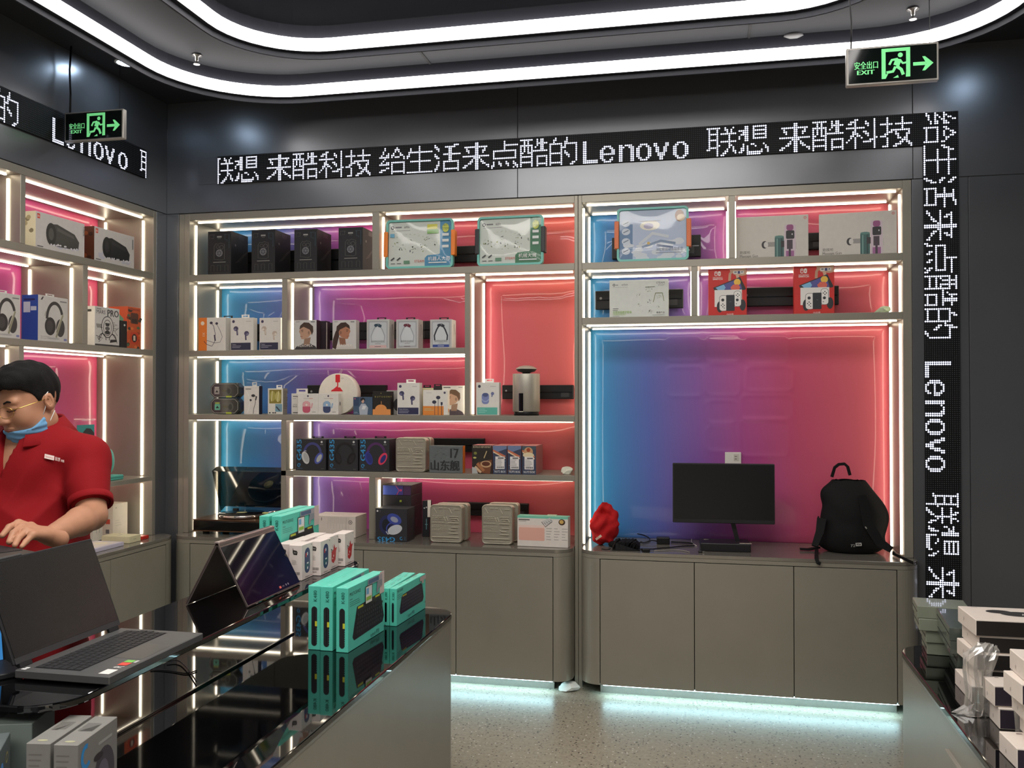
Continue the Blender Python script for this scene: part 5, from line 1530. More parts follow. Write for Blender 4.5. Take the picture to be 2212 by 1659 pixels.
# turntable with its smoked cover open
a0 = onY(419, 1148, -.02)
tw = PX['p4'][0] - .012 - a0.x
td = .3
th = (onY(440, 1122, -.02).z - zc)
t = thing('turntable', 'black and walnut turntable with smoked cover propped open, on the left worktop', 'turntable', (a0.x + tw / 2, -.03, zc))
WAL = mat('walnut_veneer', (84, 58, 38), .3, 0, .5, .25, 18)
fz = .018
for sx in (-1, 1):
    for yy in (.04, td - .04):
        M().cyl(sx * (tw / 2 - .06), yy, 0, fz, .02, 20).build('foot', PLASTBLK, t)
M().box(-tw / 2, 0, fz, tw / 2, td, th - .006).build('plinth', GLOSSBLK, t, bevel=.004, seg=2)
M().box(-tw / 2, -.001, th - .0055, tw / 2, td, th + .002).build('top_board', WAL, t, bevel=.001)
M().box(-tw / 2, -.002, fz - .001, tw / 2, .004, fz + .004).build('base_edge', mat('bronze_edge', (120, 92, 66), .35, .8), t)
pr = .135; pcx = -.035
CHROME = mat('chrome_edge', (210, 200, 196), .08, 1.0)
M().lathe([(pr * .96, th + .004), (pr, th + .006), (pr, th + .02), (pr * .97, th + .023)], 56, pcx, td * .5).build('platter', CHROME, t)
M().lathe([(pr * .965, th + .0235), (pr * .965, th + .027), (.001, th + .0275)], 48, pcx, td * .5).build('record', GLOSSBLK, t)
M().lathe([(.03, th + .0278), (.03, th + .0285), (.001, th + .0286)], 24, pcx, td * .5).build('record_label', card((196, 196, 140)), t)
M().cyl(tw / 2 - .05, td - .06, th + .002, th + .04, .02, 20).build('tonearm_base', PLASTBLK, t)
arm_ = M().tube([(tw / 2 - .05, td - .05, th + .047), (tw / 2 - .055, .14, th + .045), (tw / 2 - .1, .07, th + .04)], .004, 8).build('tonearm', CHROME, t)
M().box(tw / 2 - .115, .05, th + .034, tw / 2 - .09, .08, th + .044).build('headshell', card((176, 178, 120)), arm_, bevel=.002)
for sx in (-1, 1): M().box(sx * tw * .3 - .015, td - .012, th, sx * tw * .3 + .015, td + .008, th + .03).build('hinge', PLASTBLK, t)
SMOKE = bpy.data.materials.new('smoked_acrylic'); SMOKE.use_nodes = True
_nt = SMOKE.node_tree; _nt.nodes.remove(_nt.nodes['Principled BSDF'])
_mx = _nt.nodes.new('ShaderNodeMixShader'); _tr = _nt.nodes.new('ShaderNodeBsdfTransparent'); _gl = _nt.nodes.new('ShaderNodeBsdfGlossy'); _lf = _nt.nodes.new('ShaderNodeLayerWeight'); _fr = _nt.nodes.new('ShaderNodeMath'); _fr.operation = 'MULTIPLY_ADD'; _fr.inputs[1].default_value = .5; _fr.inputs[2].default_value = .05; _nt.links.new(_lf.outputs['Fresnel'], _fr.inputs[0])
_tr.inputs[0].default_value = rgb((176, 174, 168)); _gl.inputs['Roughness'].default_value = .04
_nt.links.new(_fr.outputs[0], _mx.inputs[0]); _nt.links.new(_tr.outputs[0], _mx.inputs[1]); _nt.links.new(_gl.outputs[0], _mx.inputs[2]); _nt.links.new(_mx.outputs[0], _nt.nodes['Material Output'].inputs[0])
# cover: shallow open box hinged at the rear edge
cv = M(); tk = .003; ch = .06; cl = td - .03; cw = tw - .02
cv.box(-cw / 2, 0, ch - tk, cw / 2, cl, ch)
cv.box(-cw / 2, 0, 0, -cw / 2 + tk, cl, ch - tk); cv.box(cw / 2 - tk, 0, 0, cw / 2, cl, ch - tk); cv.box(-cw / 2 + tk, cl - tk, 0, cw / 2 - tk, cl, ch - tk)
R = Matrix.Translation((0, td - .012, th + .014)) @ Matrix.Rotation(math.radians(72), 4, 'X') @ Matrix.Translation((0, 0, 0))
# local y of the cover runs from the hinge towards the front when closed; opened it points up
cv.xf(Matrix.Translation((0, td - .015, th + .015)) @ Matrix.Rotation(math.radians(-68), 4, 'X') @ Matrix.Scale(-1, 4, (0, 1, 0)))
for i in range(len(cv.f)): cv.f[i] = tuple(reversed(cv.f[i]))
cv.build('dust_cover', SMOKE, t)

# =================================================================== WORKTOP, RIGHT UNIT
# all-in-one monitor
def quadxf(o, u, v): pass
mb = onY(1566, 1172, .05)
t = thing('monitor', 'black desktop monitor on a flat stand in front of the gradient panel', 'monitor', (onY(1568, 1130, .05).x, .05, zc), .05)
tl, tr_, bl, br = onY(1453, 1000, .05), onY(1673.5, 1001.5, .05), onY(1456, 1127.5, .05), onY(1679.5, 1130.5, .05)
sw = tr_.x - tl.x; sh = tl.z - bl.z; sx0 = tl.x - t.location.x; sz0 = (bl.z + br.z) / 2 - zc - .003
m = M().box(sx0, -.012, sz0, sx0 + sw, .02, sz0 + sh)
m.build('screen_case', mat('monitor_case', (34, 34, 37), .45), t, bevel=.003)
M().box(sx0 + .006, -.0135, sz0 + .022, sx0 + sw - .006, -.0121, sz0 + sh - .006).build('screen', mat('dark_screen', (22, 22, 25), .3, 0, .5), t)
a = Art(.05, .008); a.text('lenovo', a.W / 2, .2, .5, (58, 58, 62), 'c'); a.build('chin_print', t, (sx0 + sw * .45, -.0136, sz0 + .007), (1, 0, 0), (0, 0, 1))
bx = onY(1566, 1165, .02).x - t.location.x
bw = onY(1619, 1165, .02).x - onY(1511, 1165, .02).x
M().box(bx - bw / 2, -.06, 0, bx + bw / 2, .1, .042).build('base', mat('stand_base', (26, 26, 29), .4), t, bevel=.004, seg=2)
m = M().box(-.011, 0, 0, .011, .012, .2)
m.xf(Matrix.Translation((bx + bw * .28, .035, .03)) @ Matrix.Rotation(math.radians(-14), 4, 'Y'))
m.build('neck', mat('stand_neck', (26, 26, 29), .4), t)
a = Art(.06, .02); a.rect(0, 0, a.W, 1, (206, 200, 180)); a.build('sticker', t, (bx + bw * .28, -.058, .0425), (1, 0, 0), (0, 1, 0))
a = Art(.025, .01); a.rect(0, 0, a.W, 1, (196, 190, 176)); a.build('sticker', t, (bx - bw * .42, .05, .0425), (1, 0, 0), (0, 1, 0))

# wall socket on the film
pa, pb = onY(1566, 1000, .335), onY(1601, 985, .335)
t = thing('wall_socket', 'white double wall socket on the gradient panel just above the monitor', 'socket', ((pa.x + pb.x) / 2, .337, pa.z - .02))
sw_, sh_ = pb.x - pa.x, pb.z - pa.z + .04
M().box(-sw_ / 2, -.008, 0, sw_ / 2, .004, sh_).build('plate', WHITEP, t, bevel=.002)
M().box(.004, -.0095, sh_ * .4, sw_ * .36, -.008, sh_ * .88).build('outlet', card((206, 200, 190)), t, bevel=.0008)
for k in (.52, .7): M().box(sw_ * .1, -.0101, sh_ * k, sw_ * .24, -.0094, sh_ * (k + .035)).build('pin_slot', DARKGAP, t)

# backpack: padded body from a blended field
bp0 = onY(1845, 1185, .06)
BK = mat('black_nylon', (18, 18, 19), .75, 0, .25, .15, 120, .15, 500)
px2m = (onY(1900, 1100, .06).x - onY(1800, 1100, .06).x) / 100
t = thing('backpack', 'black backpack leaning at the right end of the worktop', 'bag', (bp0.x, .07, zc), .0)
def fb(P):
    z = P[..., 2]; 
    H_ = (1188 - 1012) * px2m
    d = ellipsoid(P, (-.005, .06, H_ * .36), (.148, .088, H_ * .46))
    d = smin(d, ellipsoid(P, (-.012, .08, H_ * .69), (.118, .07, H_ * .335)), .05)
    d = smin(d, ellipsoid(P, (.035, .07, H_ * .45), (.142, .075, H_ * .36)), .05)
    d = smin(d, ellipsoid(P, (0, .02, H_ * .2), (.13, .055, H_ * .2)), .03)         # front pocket
    d = smin(d, ellipsoid(P, (0, .075, .04), (.165, .09, .05)), .04)
    d = smin(d, ellipsoid(P, (-.105, .07, H_ * .74), (.045, .03, .05)), .03)        # padded strap bulging at the side
    d = d + .0025 * np.sin(38 * P[..., 0] + 21 * z) * np.sin(30 * z + 9)
    return np.maximum(d, .002 - z)
V, F = surface_nets(fb, (-.21, -.06, -.01), (.23, .18, .36), .008)
mesh_np('body', [(V, F, 0)], BK, t)
H_ = (1188 - 1018) * px2m
def bx_(px, py, y=.02): q = onY(px, py, .07 + y); return (q.x - bp0.x, y, q.z - zc)
M().ribbon([bx_(1797, 1030, .06), bx_(1803, 1010, .055), bx_(1812, 1003, .05), bx_(1824, 1002, .05), bx_(1831, 1008, .055), bx_(1836, 1026, .06)], .016, .014, (0, 1, 0)).build('grab_handle', BK, t)
M().ribbon([bx_(1775, 1120, .0), bx_(1771, 1150, -.03), bx_(1760, 1180, -.07)], [.045, .04, .03], .012, (1, 0, .3)).build('shoulder_strap', BK, t)
M().ribbon([bx_(1862, 1070, -.035), bx_(1874, 1130, -.045), bx_(1900, 1172, -.06), bx_(1926, 1188, -.07)], [.04, .05, .045, .03], .012, (1, 0, .2)).build('shoulder_strap', BK, t)
g0 = onZ(1728, 1189, zc); g1 = onZ(1764, 1188, zc)
M().ribbon([(g0.x - bp0.x, g0.y - .07, .008), ((g0.x + g1.x) / 2 - bp0.x, g0.y - .07, .007), (g1.x - bp0.x + .01, g1.y - .07, .014)], .03, .008, (0, 1, 0)).build('webbing', BK, t)
w0 = onY(1764, 1200, -.145); 
M().ribbon([(g1.x - bp0.x, g1.y - .07, .01), (w0.x - bp0.x, -.205, .004), (w0.x - bp0.x + .006, -.2145, -.015), (onY(1773, 1218, -.145).x - bp0.x, -.2145, onY(1773, 1218, -.145).z - zc)], .018, .002, (1, 0, 0)).build('webbing', BK, t)
h0, h1 = onZ(1928, 1196, zc + .01), onZ(1972, 1214, zc + .02)
M().ribbon([(onZ(1915, 1186, zc).x - bp0.x, -.02, .02), (h0.x - bp0.x, h0.y - .07, .012), (h1.x - bp0.x, h1.y - .07, .004 + .012)], .014, .003, (0, .6, 1)).build('webbing', BK, t)
M().tube([bx_(1768, 1115, .0), bx_(1767, 1125, -.004), bx_(1767, 1136, -.004)], .004, 6).build('zip_pull', BK, t)
a = Art(.06, .022)
a.text('72', .05, .08, .62, (176, 174, 170), width=.9); a.rrect(1.1, .2, 2.4, .95, .1, (176, 174, 170)); a.rrect(1.3, .42, 2.2, .76, .08, (20, 20, 21)); a.line([(1.3, .42), (2.2, .76)], .1, (176, 174, 170))
q = bx_(1837, 1180, -.035)
a.build('badge_print', t, (q[0], -.046, q[2] - .004), (1, -.05, .1), (-.1, 0, 1))
a = Art(.012, .006); a.rect(0, 0, a.W, 1, (150, 148, 140)); q = bx_(1866, 1137, -.03); a.build('reflective_tag', t, (q[0], -.055, q[2]), (.6, 0, -.8), (.8, 0, .6))

# red jacket bundled in the left corner
RED = mat('red_fabric', (172, 26, 30), .8, 0, .2, .08, 90, .2, 600)
j0 = onY(1302, 1160, .1)
t = thing('red_jacket', 'crumpled red jacket with black cuff in the left corner of the worktop', 'clothing', (j0.x + .006, .09, zc))
jr = random.Random(12)
blobs = []
for k in range(15):
    an = jr.uniform(0, 6.28); zz = jr.uniform(.03, .17); rr_ = .074 * (1 - .2 * (zz / .2))
    blobs.append(((rr_ * math.cos(an) * .9, rr_ * math.sin(an) * .8, zz), (jr.uniform(.3, 1) * .05 * math.cos(an + 1.2), jr.uniform(.3, 1) * .04 * math.sin(an + 1.2), zz + jr.uniform(-.05, .05)), jr.uniform(.016, .028)))
def fj(P):
    d = ellipsoid(P, (0, 0, .085), (.07, .06, .085))
    for a_, b_, r_ in blobs: d = smin(d, capsule(P, a_, b_, r_, r_ * .7), .012)
    x, y, z = P[..., 0], P[..., 1], P[..., 2]
    d = d + .009 * np.sin(70 * x + 25 * z + 3 * np.sin(30 * z)) * np.cos(38 * z + 20 * y) + .003 * np.sin(120 * x - 60 * z)
    return np.maximum(d, .001 - z)
V, F = surface_nets(fj, (-.105, -.1, -.006), (.105, .1, .22), .005)
mesh_np('cloth', [(V, F, 0)], RED, t)
crumb = M().lathe([(.001, 0), (.026, .001), (.03, .012), (.02, .026), (.001, .03)], 18); crumb.xf(Matrix.Translation((.066, -.06, .001)) @ Matrix.Scale(1.2, 4, (1, 0, 0)))
crumb.build('black_cuff', BK, t)
a = Art(.05, .012)
for k in range(5): a.rect(.1 + .32 * k, 0, .34 + .32 * k, 1, (216, 200, 180))
a.rect(1.75, 0, 3.2, 1, (216, 200, 180))
a.build('chest_print', t, (-.028, -.092, .034), (.72, -.1, .55), (-.55, 0, .72))

# black cables, keyboard pouch and power bricks
CAB = mat('black_cable', (22, 22, 24), .5, 0, .4)
k0, k1 = onZ(1322, 1189, zc), onZ(1383, 1189, zc)
t = thing('quilted_pouch', 'small black quilted pouch lying among the cables', 'pouch', ((k0.x + k1.x) / 2, k0.y + .005, zc), .06)
m = M(); pw = k1.x - k0.x
for q in range(9):
    for r in range(7):
        u, v = q / 8, r / 6
        e = min(u, 1 - u, v, 1 - v)
        m.v.append(((u - .5) * pw, v * .11, .004 + .026 * min(1, e / .12) ** .5 + .006 * abs(math.sin(3.14 * 4 * (u + v))) * min(1, e * 6) + .02 * v))
for r in range(6):
    for q in range(8):
        k = r * 9 + q; m.face((k, k + 1, k + 10, k + 9), 0, False)
nb = len(m.v)
m.v += [(-pw / 2, 0, .001), (pw / 2, 0, .001), (pw / 2, .11, .001), (-pw / 2, .11, .001)]
m.face((nb + 3, nb + 2, nb + 1, nb)); m.face([nb, nb + 1] + list(range(8, -1, -1))); m.face([nb + 2, nb + 3] + list(range(54, 63)))
m.face([nb + 3, nb] + [r * 9 for r in range(0, 7)]); m.face([nb + 1, nb + 2] + [r * 9 + 8 for r in range(6, -1, -1)])
m.build('pouch', BK, t)
def brick(name, label, px, py, w_, d, h_, rz, cat='power adapter'):
    q = onZ(px, py, zc)
    t = thing(name, label, cat, (q.x, q.y, zc), rz)
    M().box(-w_ / 2, 0, .0, w_ / 2, d, h_).build('housing', PLASTBLK, t, bevel=.004, seg=2)
    return t, q
t, q = brick('power_adapter', 'black power adapter block among the cables beside the monitor stand', 1433, 1176, .068, .05, .036, .1)
M().tube([(-.03, .03, .012), (-.06, .03, .016), (-.1, .0, .008), (-.13, .01, .006)], .003, 6).build('lead', CAB, t)
t, q = brick('mains_plug', 'black mains plug at the front edge of the cables', 1396, 1193, .04, .025, .018, .2, 'plug')
M().tube([(-.02, .02, .008), (-.04, .045, .006), (.0, .08, .005), (.05, .07, .004)], .0028, 6).build('lead', CAB, t)
def cable(label, pts, r=.003, col=CAB, name='cable', grp=None, z0=None):
    z0 = zc if z0 is None else z0
    P = []
    for x, y, dz in pts:
        q = onZ(x, y, z0); P.append(Vector((q.x, q.y, z0 + r + .0006 + dz)))
    # smooth the polyline
    for _ in range(2):
        Q = [P[0]]
        for a_, b_ in zip(P[:-1], P[1:]): Q += [a_ * .75 + b_ * .25, a_ * .25 + b_ * .75]
        P = Q + [P[-1]]
    o = M().tube([tuple(p_) for p_ in P], r, 8).build(name, col)
    tag(o, label, 'cable', grp)
    return o
cable('black cable looping from the quilted pouch to the power adapter', [(1377, 1168, .034), (1392, 1163, .014), (1406, 1167, .004), (1400, 1172, 0), (1390, 1174, 0), (1384, 1172, .002)])
cable('black cable lying along the front of the worktop towards the monitor', [(1412, 1187, 0), (1430, 1185, 0), (1450, 1184, 0), (1472, 1181, .0), (1500, 1180, 0)])
cable('pale cable ending in a white plug in front of the monitor stand', [(1413, 1191, .0), (1432, 1190, .0), (1455, 1189, .0), (1475, 1190, .0), (1490, 1194, .0)], .0022, card((150, 144, 130)))
cable('thin black lead curling at the front of the worktop left of the pouch', [(1300, 1186, .0), (1306, 1188, .0), (1314, 1188, 0), (1319, 1186, 0)], .0022)
cable('thick black cable with a moulded plug near the monitor stand', [(1450, 1172, .0), (1463, 1173, .0), (1485, 1174, 0), (1496, 1176, 0)], .0042)
t, q = brick('cable_plug', 'small black cable plug with silver tip near the monitor stand', 1512, 1194, .022, .014, .01, -.2, 'plug')
M().box(.011, .003, .002, .022, .011, .008).build('tip', ALU, t)
cable('thin white cable rising behind the monitor from the worktop', [(1505, 1180, .0), (1493, 1172, .0), (1494, 1165, .0)], .0016, WHITEP)
# =================================================================== LEFT WALL SHELVES
HP = math.pi / 2
def lw(name, label, xa, ya, xb, yb, ytop, zs, Xf, d, col, group=None, rough=.45, tilt=0):
    """carton on the left wall: px of its lower left and lower right front corners' columns"""
    A, B = onX(xa, ya, Xf), onX(xb, yb, Xf)
    h = onX(xa, ytop, Xf).z - zs
    return Carton(name, label, 'box', (Xf, (A.y + B.y) / 2, zs), abs(B.y - A.y), d, h, col, HP, group, rough)
for i, (xa, ya, xb, yb, yt, nm) in enumerate(((77, 500, 182.8, 500, 455, 'large white speaker box with grey cylinder picture, left wall top shelf'), (203.8, 520, 290, 520, 488, 'smaller white speaker box with black cylinder picture, left wall top shelf'))):
    c = lw('speaker_box', nm, xa, ya, xb, yb, yt, S12, XW - .03, .11, (214, 208, 202), 'white speaker boxes')
    a = c.front(); W = a.W; g = (70, 68, 64) if i == 0 else (38, 38, 40)
    a.rect(.05, .82, .16, .95, (222, 74, 44)); a.text('JBL', .105, .855, .06, (236, 226, 216), 'c')
    rr = random.Random(i); 
    for k in range(14): a.ell(W * rr.uniform(.12, .9), rr.uniform(.14, .3), .1, .05, (200, 196, 206))
    a.poly([(W * .24, .32), (W * .2, .55), (W * .28, .74), (W * .42, .78), (W * .78, .62), (W * .88, .42), (W * .86, .22), (W * .74, .18), (W * .4, .16)], g)
    a.ell(W * .3, .47, .2, .31, tuple(int(q * .7) for q in g)); a.ell(W * .3, .47, .1, .17, tuple(min(255, int(q * 1.25)) for q in g)); a.poly([(W * .42, .7), (W * .76, .56), (W * .78, .48), (W * .42, .6)], tuple(min(255, int(q * 1.35)) for q in g))
    for k in range(16): a.ell(W * rr.uniform(.3, .88), .17 + rr.uniform(-.02, .05), .035, .025, (222, 218, 220))
    a.text('XTREME', W - .07, .92, .07, (80, 78, 76), rot=-HP, width=.28) if i == 0 else a.rect(W - .1, .6, W - .06, .9, (110, 108, 104)); a.rect(.06, .06, .28, .085, (90, 86, 84)); c.put(a)
    a = c.right(); rr = random.Random(3 + i)
    cols = [(206, 200, 176), (160, 150, 120), (120, 112, 92)] if i == 0 else [(96, 52, 30), (60, 36, 24), (150, 84, 40)]
    a.rect(0, 0, a.W, 1, cols[0])
    for k in range(14): a.ell(rr.uniform(.1, a.W - .1), rr.uniform(.1, .9), .07, .06, rr.choice(cols))
    c.put(a, 'left')
def phones_wall(label, xa, xb, yt, leftcol):
    c = lw('headphone_box', label, xa, 700, xb, 700, yt, S23, XW - .03, .09, (206, 202, 196), 'white headphone boxes')
    a = c.front(); W = a.W; dk = (56, 54, 52)
    a.arc(W * .55, .5, W * .26, .36, 20, 180, .075, dk, 20); a.ell(W * .4, .34, W * .18, .2, (44, 42, 42)); a.ell(W * .38, .34, W * .11, .13, (66, 64, 62)); a.ell(W * .74, .32, W * .15, .2, (62, 60, 58)); a.line([(W * .82, .62), (W * .6, .1)], .05, (150, 146, 120)); a.line([(W * .78, .6), (W * .54, .12)], .02, (206, 200, 180))
    a.line([(W * .22, .56), (W * .26, .66)], .03, (170, 166, 150)); a.poly([(.07, .9), (.13, .97), (.17, .97), (.12, .9)], (50, 50, 52)); a.rect(W * .72, .9, W * .95, .925, (120, 118, 116)); a.rect(W * .86, .04, W * .96, .09, (120, 124, 170)); a.lines(.08, .1, .3, 2, .04, .012, (170, 166, 160)); a.ell(W * .5, .075, .2, .02, (176, 172, 170))
    c.put(a)
    a = c.right(); a.rect(0, 0, a.W, 1, leftcol); a.rect(a.W * .1, .62, a.W * .52, .85, (190, 200, 214)); a.rect(a.W * .55, .66, a.W * .9, .75, (190, 200, 214)); a.rect(a.W * .12, .88, a.W * .8, .92, (24, 40, 90)); c.put(a, 'left')
    c.tab(.06, .014, (222, 220, 214), 0, .02)
phones_wall('white headphone box with grey headphones, cut by the left picture edge', -22, 44, 628, (206, 202, 196))
phones_wall('white headphone box with blue side on the left wall', 82, 146.5, 636, (34, 76, 160))
c = lw('robot_carton', 'white carton with black line drawing of a machine, left wall second shelf', 205, 700, 258, 700, 660.5, S23, XW - .03, .07, (212, 208, 202))
a = c.front(); W = a.W; dk = (48, 46, 46)
a.text('MARS', .06, .82, .1, dk, width=.34); a.text('PRO', W * .5, .78, .18, dk, width=W * .46, bold=.006); a.rect(.06, .93, .24, .955, (140, 136, 132))
a.arc(W * .5, .5, W * .24, .27, 0, 360, .02, dk, 24); a.arc(W * .5, .48, W * .16, .2, 0, 360, .016, dk, 20); a.poly([(W * .4, .6), (W * .6, .6), (W * .56, .52), (W * .44, .52)], dk); a.ell(W * .5, .46, .09, .05, (96, 94, 92)); a.ell(W * .5, .36, .1, .05, dk)
a.line([(W * .3, .34), (W * .16, .14), (W * .1, .22)], .02, dk); a.line([(W * .7, .34), (W * .86, .2), (W * .9, .1)], .02, dk); a.arc(W * .3, .16, .14, .16, 0, 180, .022, dk); a.arc(W * .72, .16, .14, .16, 0, 180, .022, dk); a.poly([(W * .6, .1), (W * .9, .14), (W * .88, .2), (W * .62, .18)], dk)
for k in range(6): a.line([(.05 + k * .035, .56), (.1 + k * .035, .46)], .014, dk)
for k in range(5): a.rect(W * .72, .62 - k * .05, W * (.8 + .1 * (k % 2)), .63 - k * .05, dk)
a.rect(0, .0, W, .05, (60, 58, 58)); a.line([(.04, .26), (.3, .2), (.14, .1)], .016, dk); a.line([(W - .05, .5), (W - .2, .4), (W - .08, .3)], .014, dk)
c.put(a)
a = c.right(); rr = random.Random(8)
for k in range(9): a.ell(a.W * .3, .1 + k * .09, .03, .02, (60, 58, 50)); 
a.rect(a.W * .1, .86, a.W * .7, .92, (60, 58, 52)); c.put(a, 'left')
c = lw('robot_carton', 'orange and green illustrated carton beside the black line drawing carton', 276, 700, 303.8, 700, 661.5, S23, XW - .05, .12, (206, 92, 52), rough=.5)
rr = random.Random(21)
a = c.front(); W = a.W
for k in range(26): a.ell(rr.uniform(0, W), rr.uniform(.02, .98), .06, .035, rr.choice([(150, 60, 40), (90, 110, 80), (226, 120, 66), (70, 60, 50)]))
a.rrect(W * .2, .6, W * .8, .86, .05, (96, 60, 46)); a.rrect(W * .3, .62, W * .7, .72, .03, (60, 44, 40)); a.rrect(W * .18, .12, W * .82, .4, .05, (206, 70, 40)); a.ell(W * .5, .26, .1, .1, (60, 40, 36)); a.rect(W * .42, .2, W * .58, .32, (222, 200, 180)); a.rect(W * .1, .92, W * .9, .96, (170, 70, 40))
c.put(a)
a = c.right()
a.rect(0, 0, a.W, 1, (222, 96, 54)); a.poly([(0.1, .75), (a.W * .5, .85), (a.W * .8, .7), (a.W * .6, .55), (a.W * .3, .5)], (98, 160, 126))
for k in range(22): a.ell(rr.uniform(.05, a.W - .05), rr.uniform(.1, .55), .08, .04, rr.choice([(66, 92, 78), (40, 36, 34), (160, 70, 40), (226, 150, 90)]))
c.put(a, 'left')
yb_ = onX(262, 740, XW - .04).y
c = Carton('robot_carton', 'small black carton with white logo in front of the orange carton', 'box', (XW - .035, onX(267, 740, XW - .035).y, S23), .06, .03, .15, (30, 30, 31), HP)
a = c.front(); a.ell(a.W * .62, .84, .05, .04, (200, 198, 194)); c.put(a)

Z45 = 1.0806
# acrylic stand with a portrait poster
t = thing('poster_stand', 'clear acrylic stand with teal portrait poster on the left wall shelf', 'sign', (XW - .07, onX(184, 960, XW - .07).y, Z45), HP)
pw, ph = .17, onX(184, 897, XW - .07).z - Z45
M().box(-pw / 2, 0, .004, pw / 2, .004, ph).build('acrylic_sheet', CLEAR, t)
M().box(-pw / 2, -.03, 0, pw / 2, .06, .004).build('acrylic_base', CLEAR, t)
M().box(-pw / 2 + .02, -.0015, .05, pw / 2 - .015, -.0003, ph - .05).build('poster_card', card((54, 150, 146)), t)
a = Art(pw - .035, ph - .1); bust(a, a.W * .62, .25, .5, (206, 170, 146), (44, 38, 40), (120, 130, 130), 1); a.rect(.08, .7, .22, .76, (30, 60, 62)); a.build('portrait_print', t, (-pw / 2 + .02, -.0015, .05), (1, 0, 0), (0, 0, 1))
a = Art(pw, .02); a.text('GEEKO 科技好物', a.W * .35, .3, .5, (214, 206, 206)); a.build('heading_print', t, (-pw / 2, -.0002, ph - .035), (1, 0, 0), (0, 0, 1))
# teal book and hair dryer lying on it
TEAL2 = mat('teal_card', (82, 172, 158), .5)
A_, B_ = onX(226, 1030, XW - .04), onX(267.6, 1024, XW - .04)
t = thing('teal_case', 'flat teal case under the teal hair dryer on the left wall shelf', 'box', (XW - .04, (A_.y + B_.y) / 2 - .02, Z45), HP)
M().box(-.1, 0, 0, .1, .14, .026).build('case', TEAL2, t, bevel=.003)
M().box(-.101, -.0008, .012, .101, .0, .015).build('lid_seam', card((50, 120, 110)), t)
t = thing('hair_dryer', 'teal hair dryer with pale nozzle resting on the flat teal case', 'hair dryer', (XW - .12, (A_.y + B_.y) / 2 - .01, Z45 + .0268), HP)
def fd(P):
    d = capsule(P, (-.06, .05, .055), (.005, .0, .1), .042, .04)
    d = smin(d, ellipsoid(P, (.03, -.03, .075), (.032, .028, .07)), .012)
    d = smin(d, ellipsoid(P, (-.01, .0, .03), (.05, .04, .03)), .02)
    return np.maximum(d, .0005 - P[..., 2])
V, F = surface_nets(fd, (-.12, -.08, -.005), (.08, .11, .17), .005)
mesh_np('housing', [(V, F, 0)], mat('teal_gloss', (96, 188, 172), .3, 0, .5), t)
m = M().lathe([(.028, 0), (.034, .004), (.034, .02), (.026, .022), (.001, .0225)], 24); m.xf(Matrix.Translation((.004, -.02, .118)) @ Matrix.Rotation(math.radians(50), 4, 'X')); m.build('nozzle', mat('pale_teal', (150, 200, 196), .4), t)

# small things on the left worktop
zc = CT
def wt(name, label, X, Y, w_, d, h_, col, rz=HP, cat='box'):
    return Carton(name, label, cat, (X, Y, zc), w_, d, h_, col, rz)
c = wt('storage_box', 'tall white box with red and grey labels standing on the left worktop', -3.235, -.225, .13, .09, .19, (214, 206, 190))
a = c.front(); W = a.W; a.text('MI', W * .16, .86, .05, (120, 114, 106)); a.lines(W * .16, .5, .3, 3, .07, .015, (190, 184, 170)); a.rect(W * .14, .08, W * .5, .12, (150, 140, 130)); c.put(a)
a = c.right(); a.rect(a.W * .5, .42, a.W * .8, .56, (196, 84, 66)); a.rect(a.W * .5, .14, a.W * .75, .26, (110, 108, 110)); c.put(a, 'left')
c = wt('earphone_box', 'flat white earphone box standing beside the man on the left worktop', -3.27, -.37, .08, .03, .14, (210, 206, 196))
a = c.front(); W = a.W
for u in (.35, .65): a.line([(W * u, .3), (W * u, .75)], .02, (120, 118, 114)); a.ell(W * u, .77, .04, .025, (90, 88, 86))
c.put(a)
c = wt('charger_box', 'low cream box near the end of the left worktop', -3.04, -.37, .1, .17, .036, (214, 208, 172))
a = c.top(); a.rect(a.W * .3, .5, a.W * .7, .58, (170, 170, 160)); c.put(a, 'top'); a = c.front(); a.rect(a.W * .35, .4, a.W * .6, .6, (190, 186, 150)); c.put(a)
c = wt('power_bank', 'red power bank with black end on the left worktop', -3.05, -.262, .06, .1, .018, (196, 44, 34))
M().box(.03, .002, .001, .034, .098, .017).build('end_cap', PLASTBLK, c.t)
c = wt('tablet_box', 'flat lavender and white box lying on the left worktop beside the man', -3.03, -.6, .24, .17, .02, (196, 192, 210))
a = c.top(); a.rect(.1, .1, a.W - .1, .9, (222, 214, 206)); a.ell(a.W * .7, .5, .2, .2, (236, 226, 200)); a.ell(a.W * .88, .72, .08, .05, (240, 240, 236)); c.put(a, 'top')

# =================================================================== LEFT TABLE: LAPTOPS
LGREY = mat('laptop_grey', (92, 92, 92), .42, .55, .5, .03, 60)
LDARK = mat('laptop_dark', (34, 34, 36), .5, .2, .4)
SCREEN = mat('screen_off', (26, 26, 26), .22, 0, .45)
KEYM = mat('key_black', (28, 28, 30), .55, 0, .4)
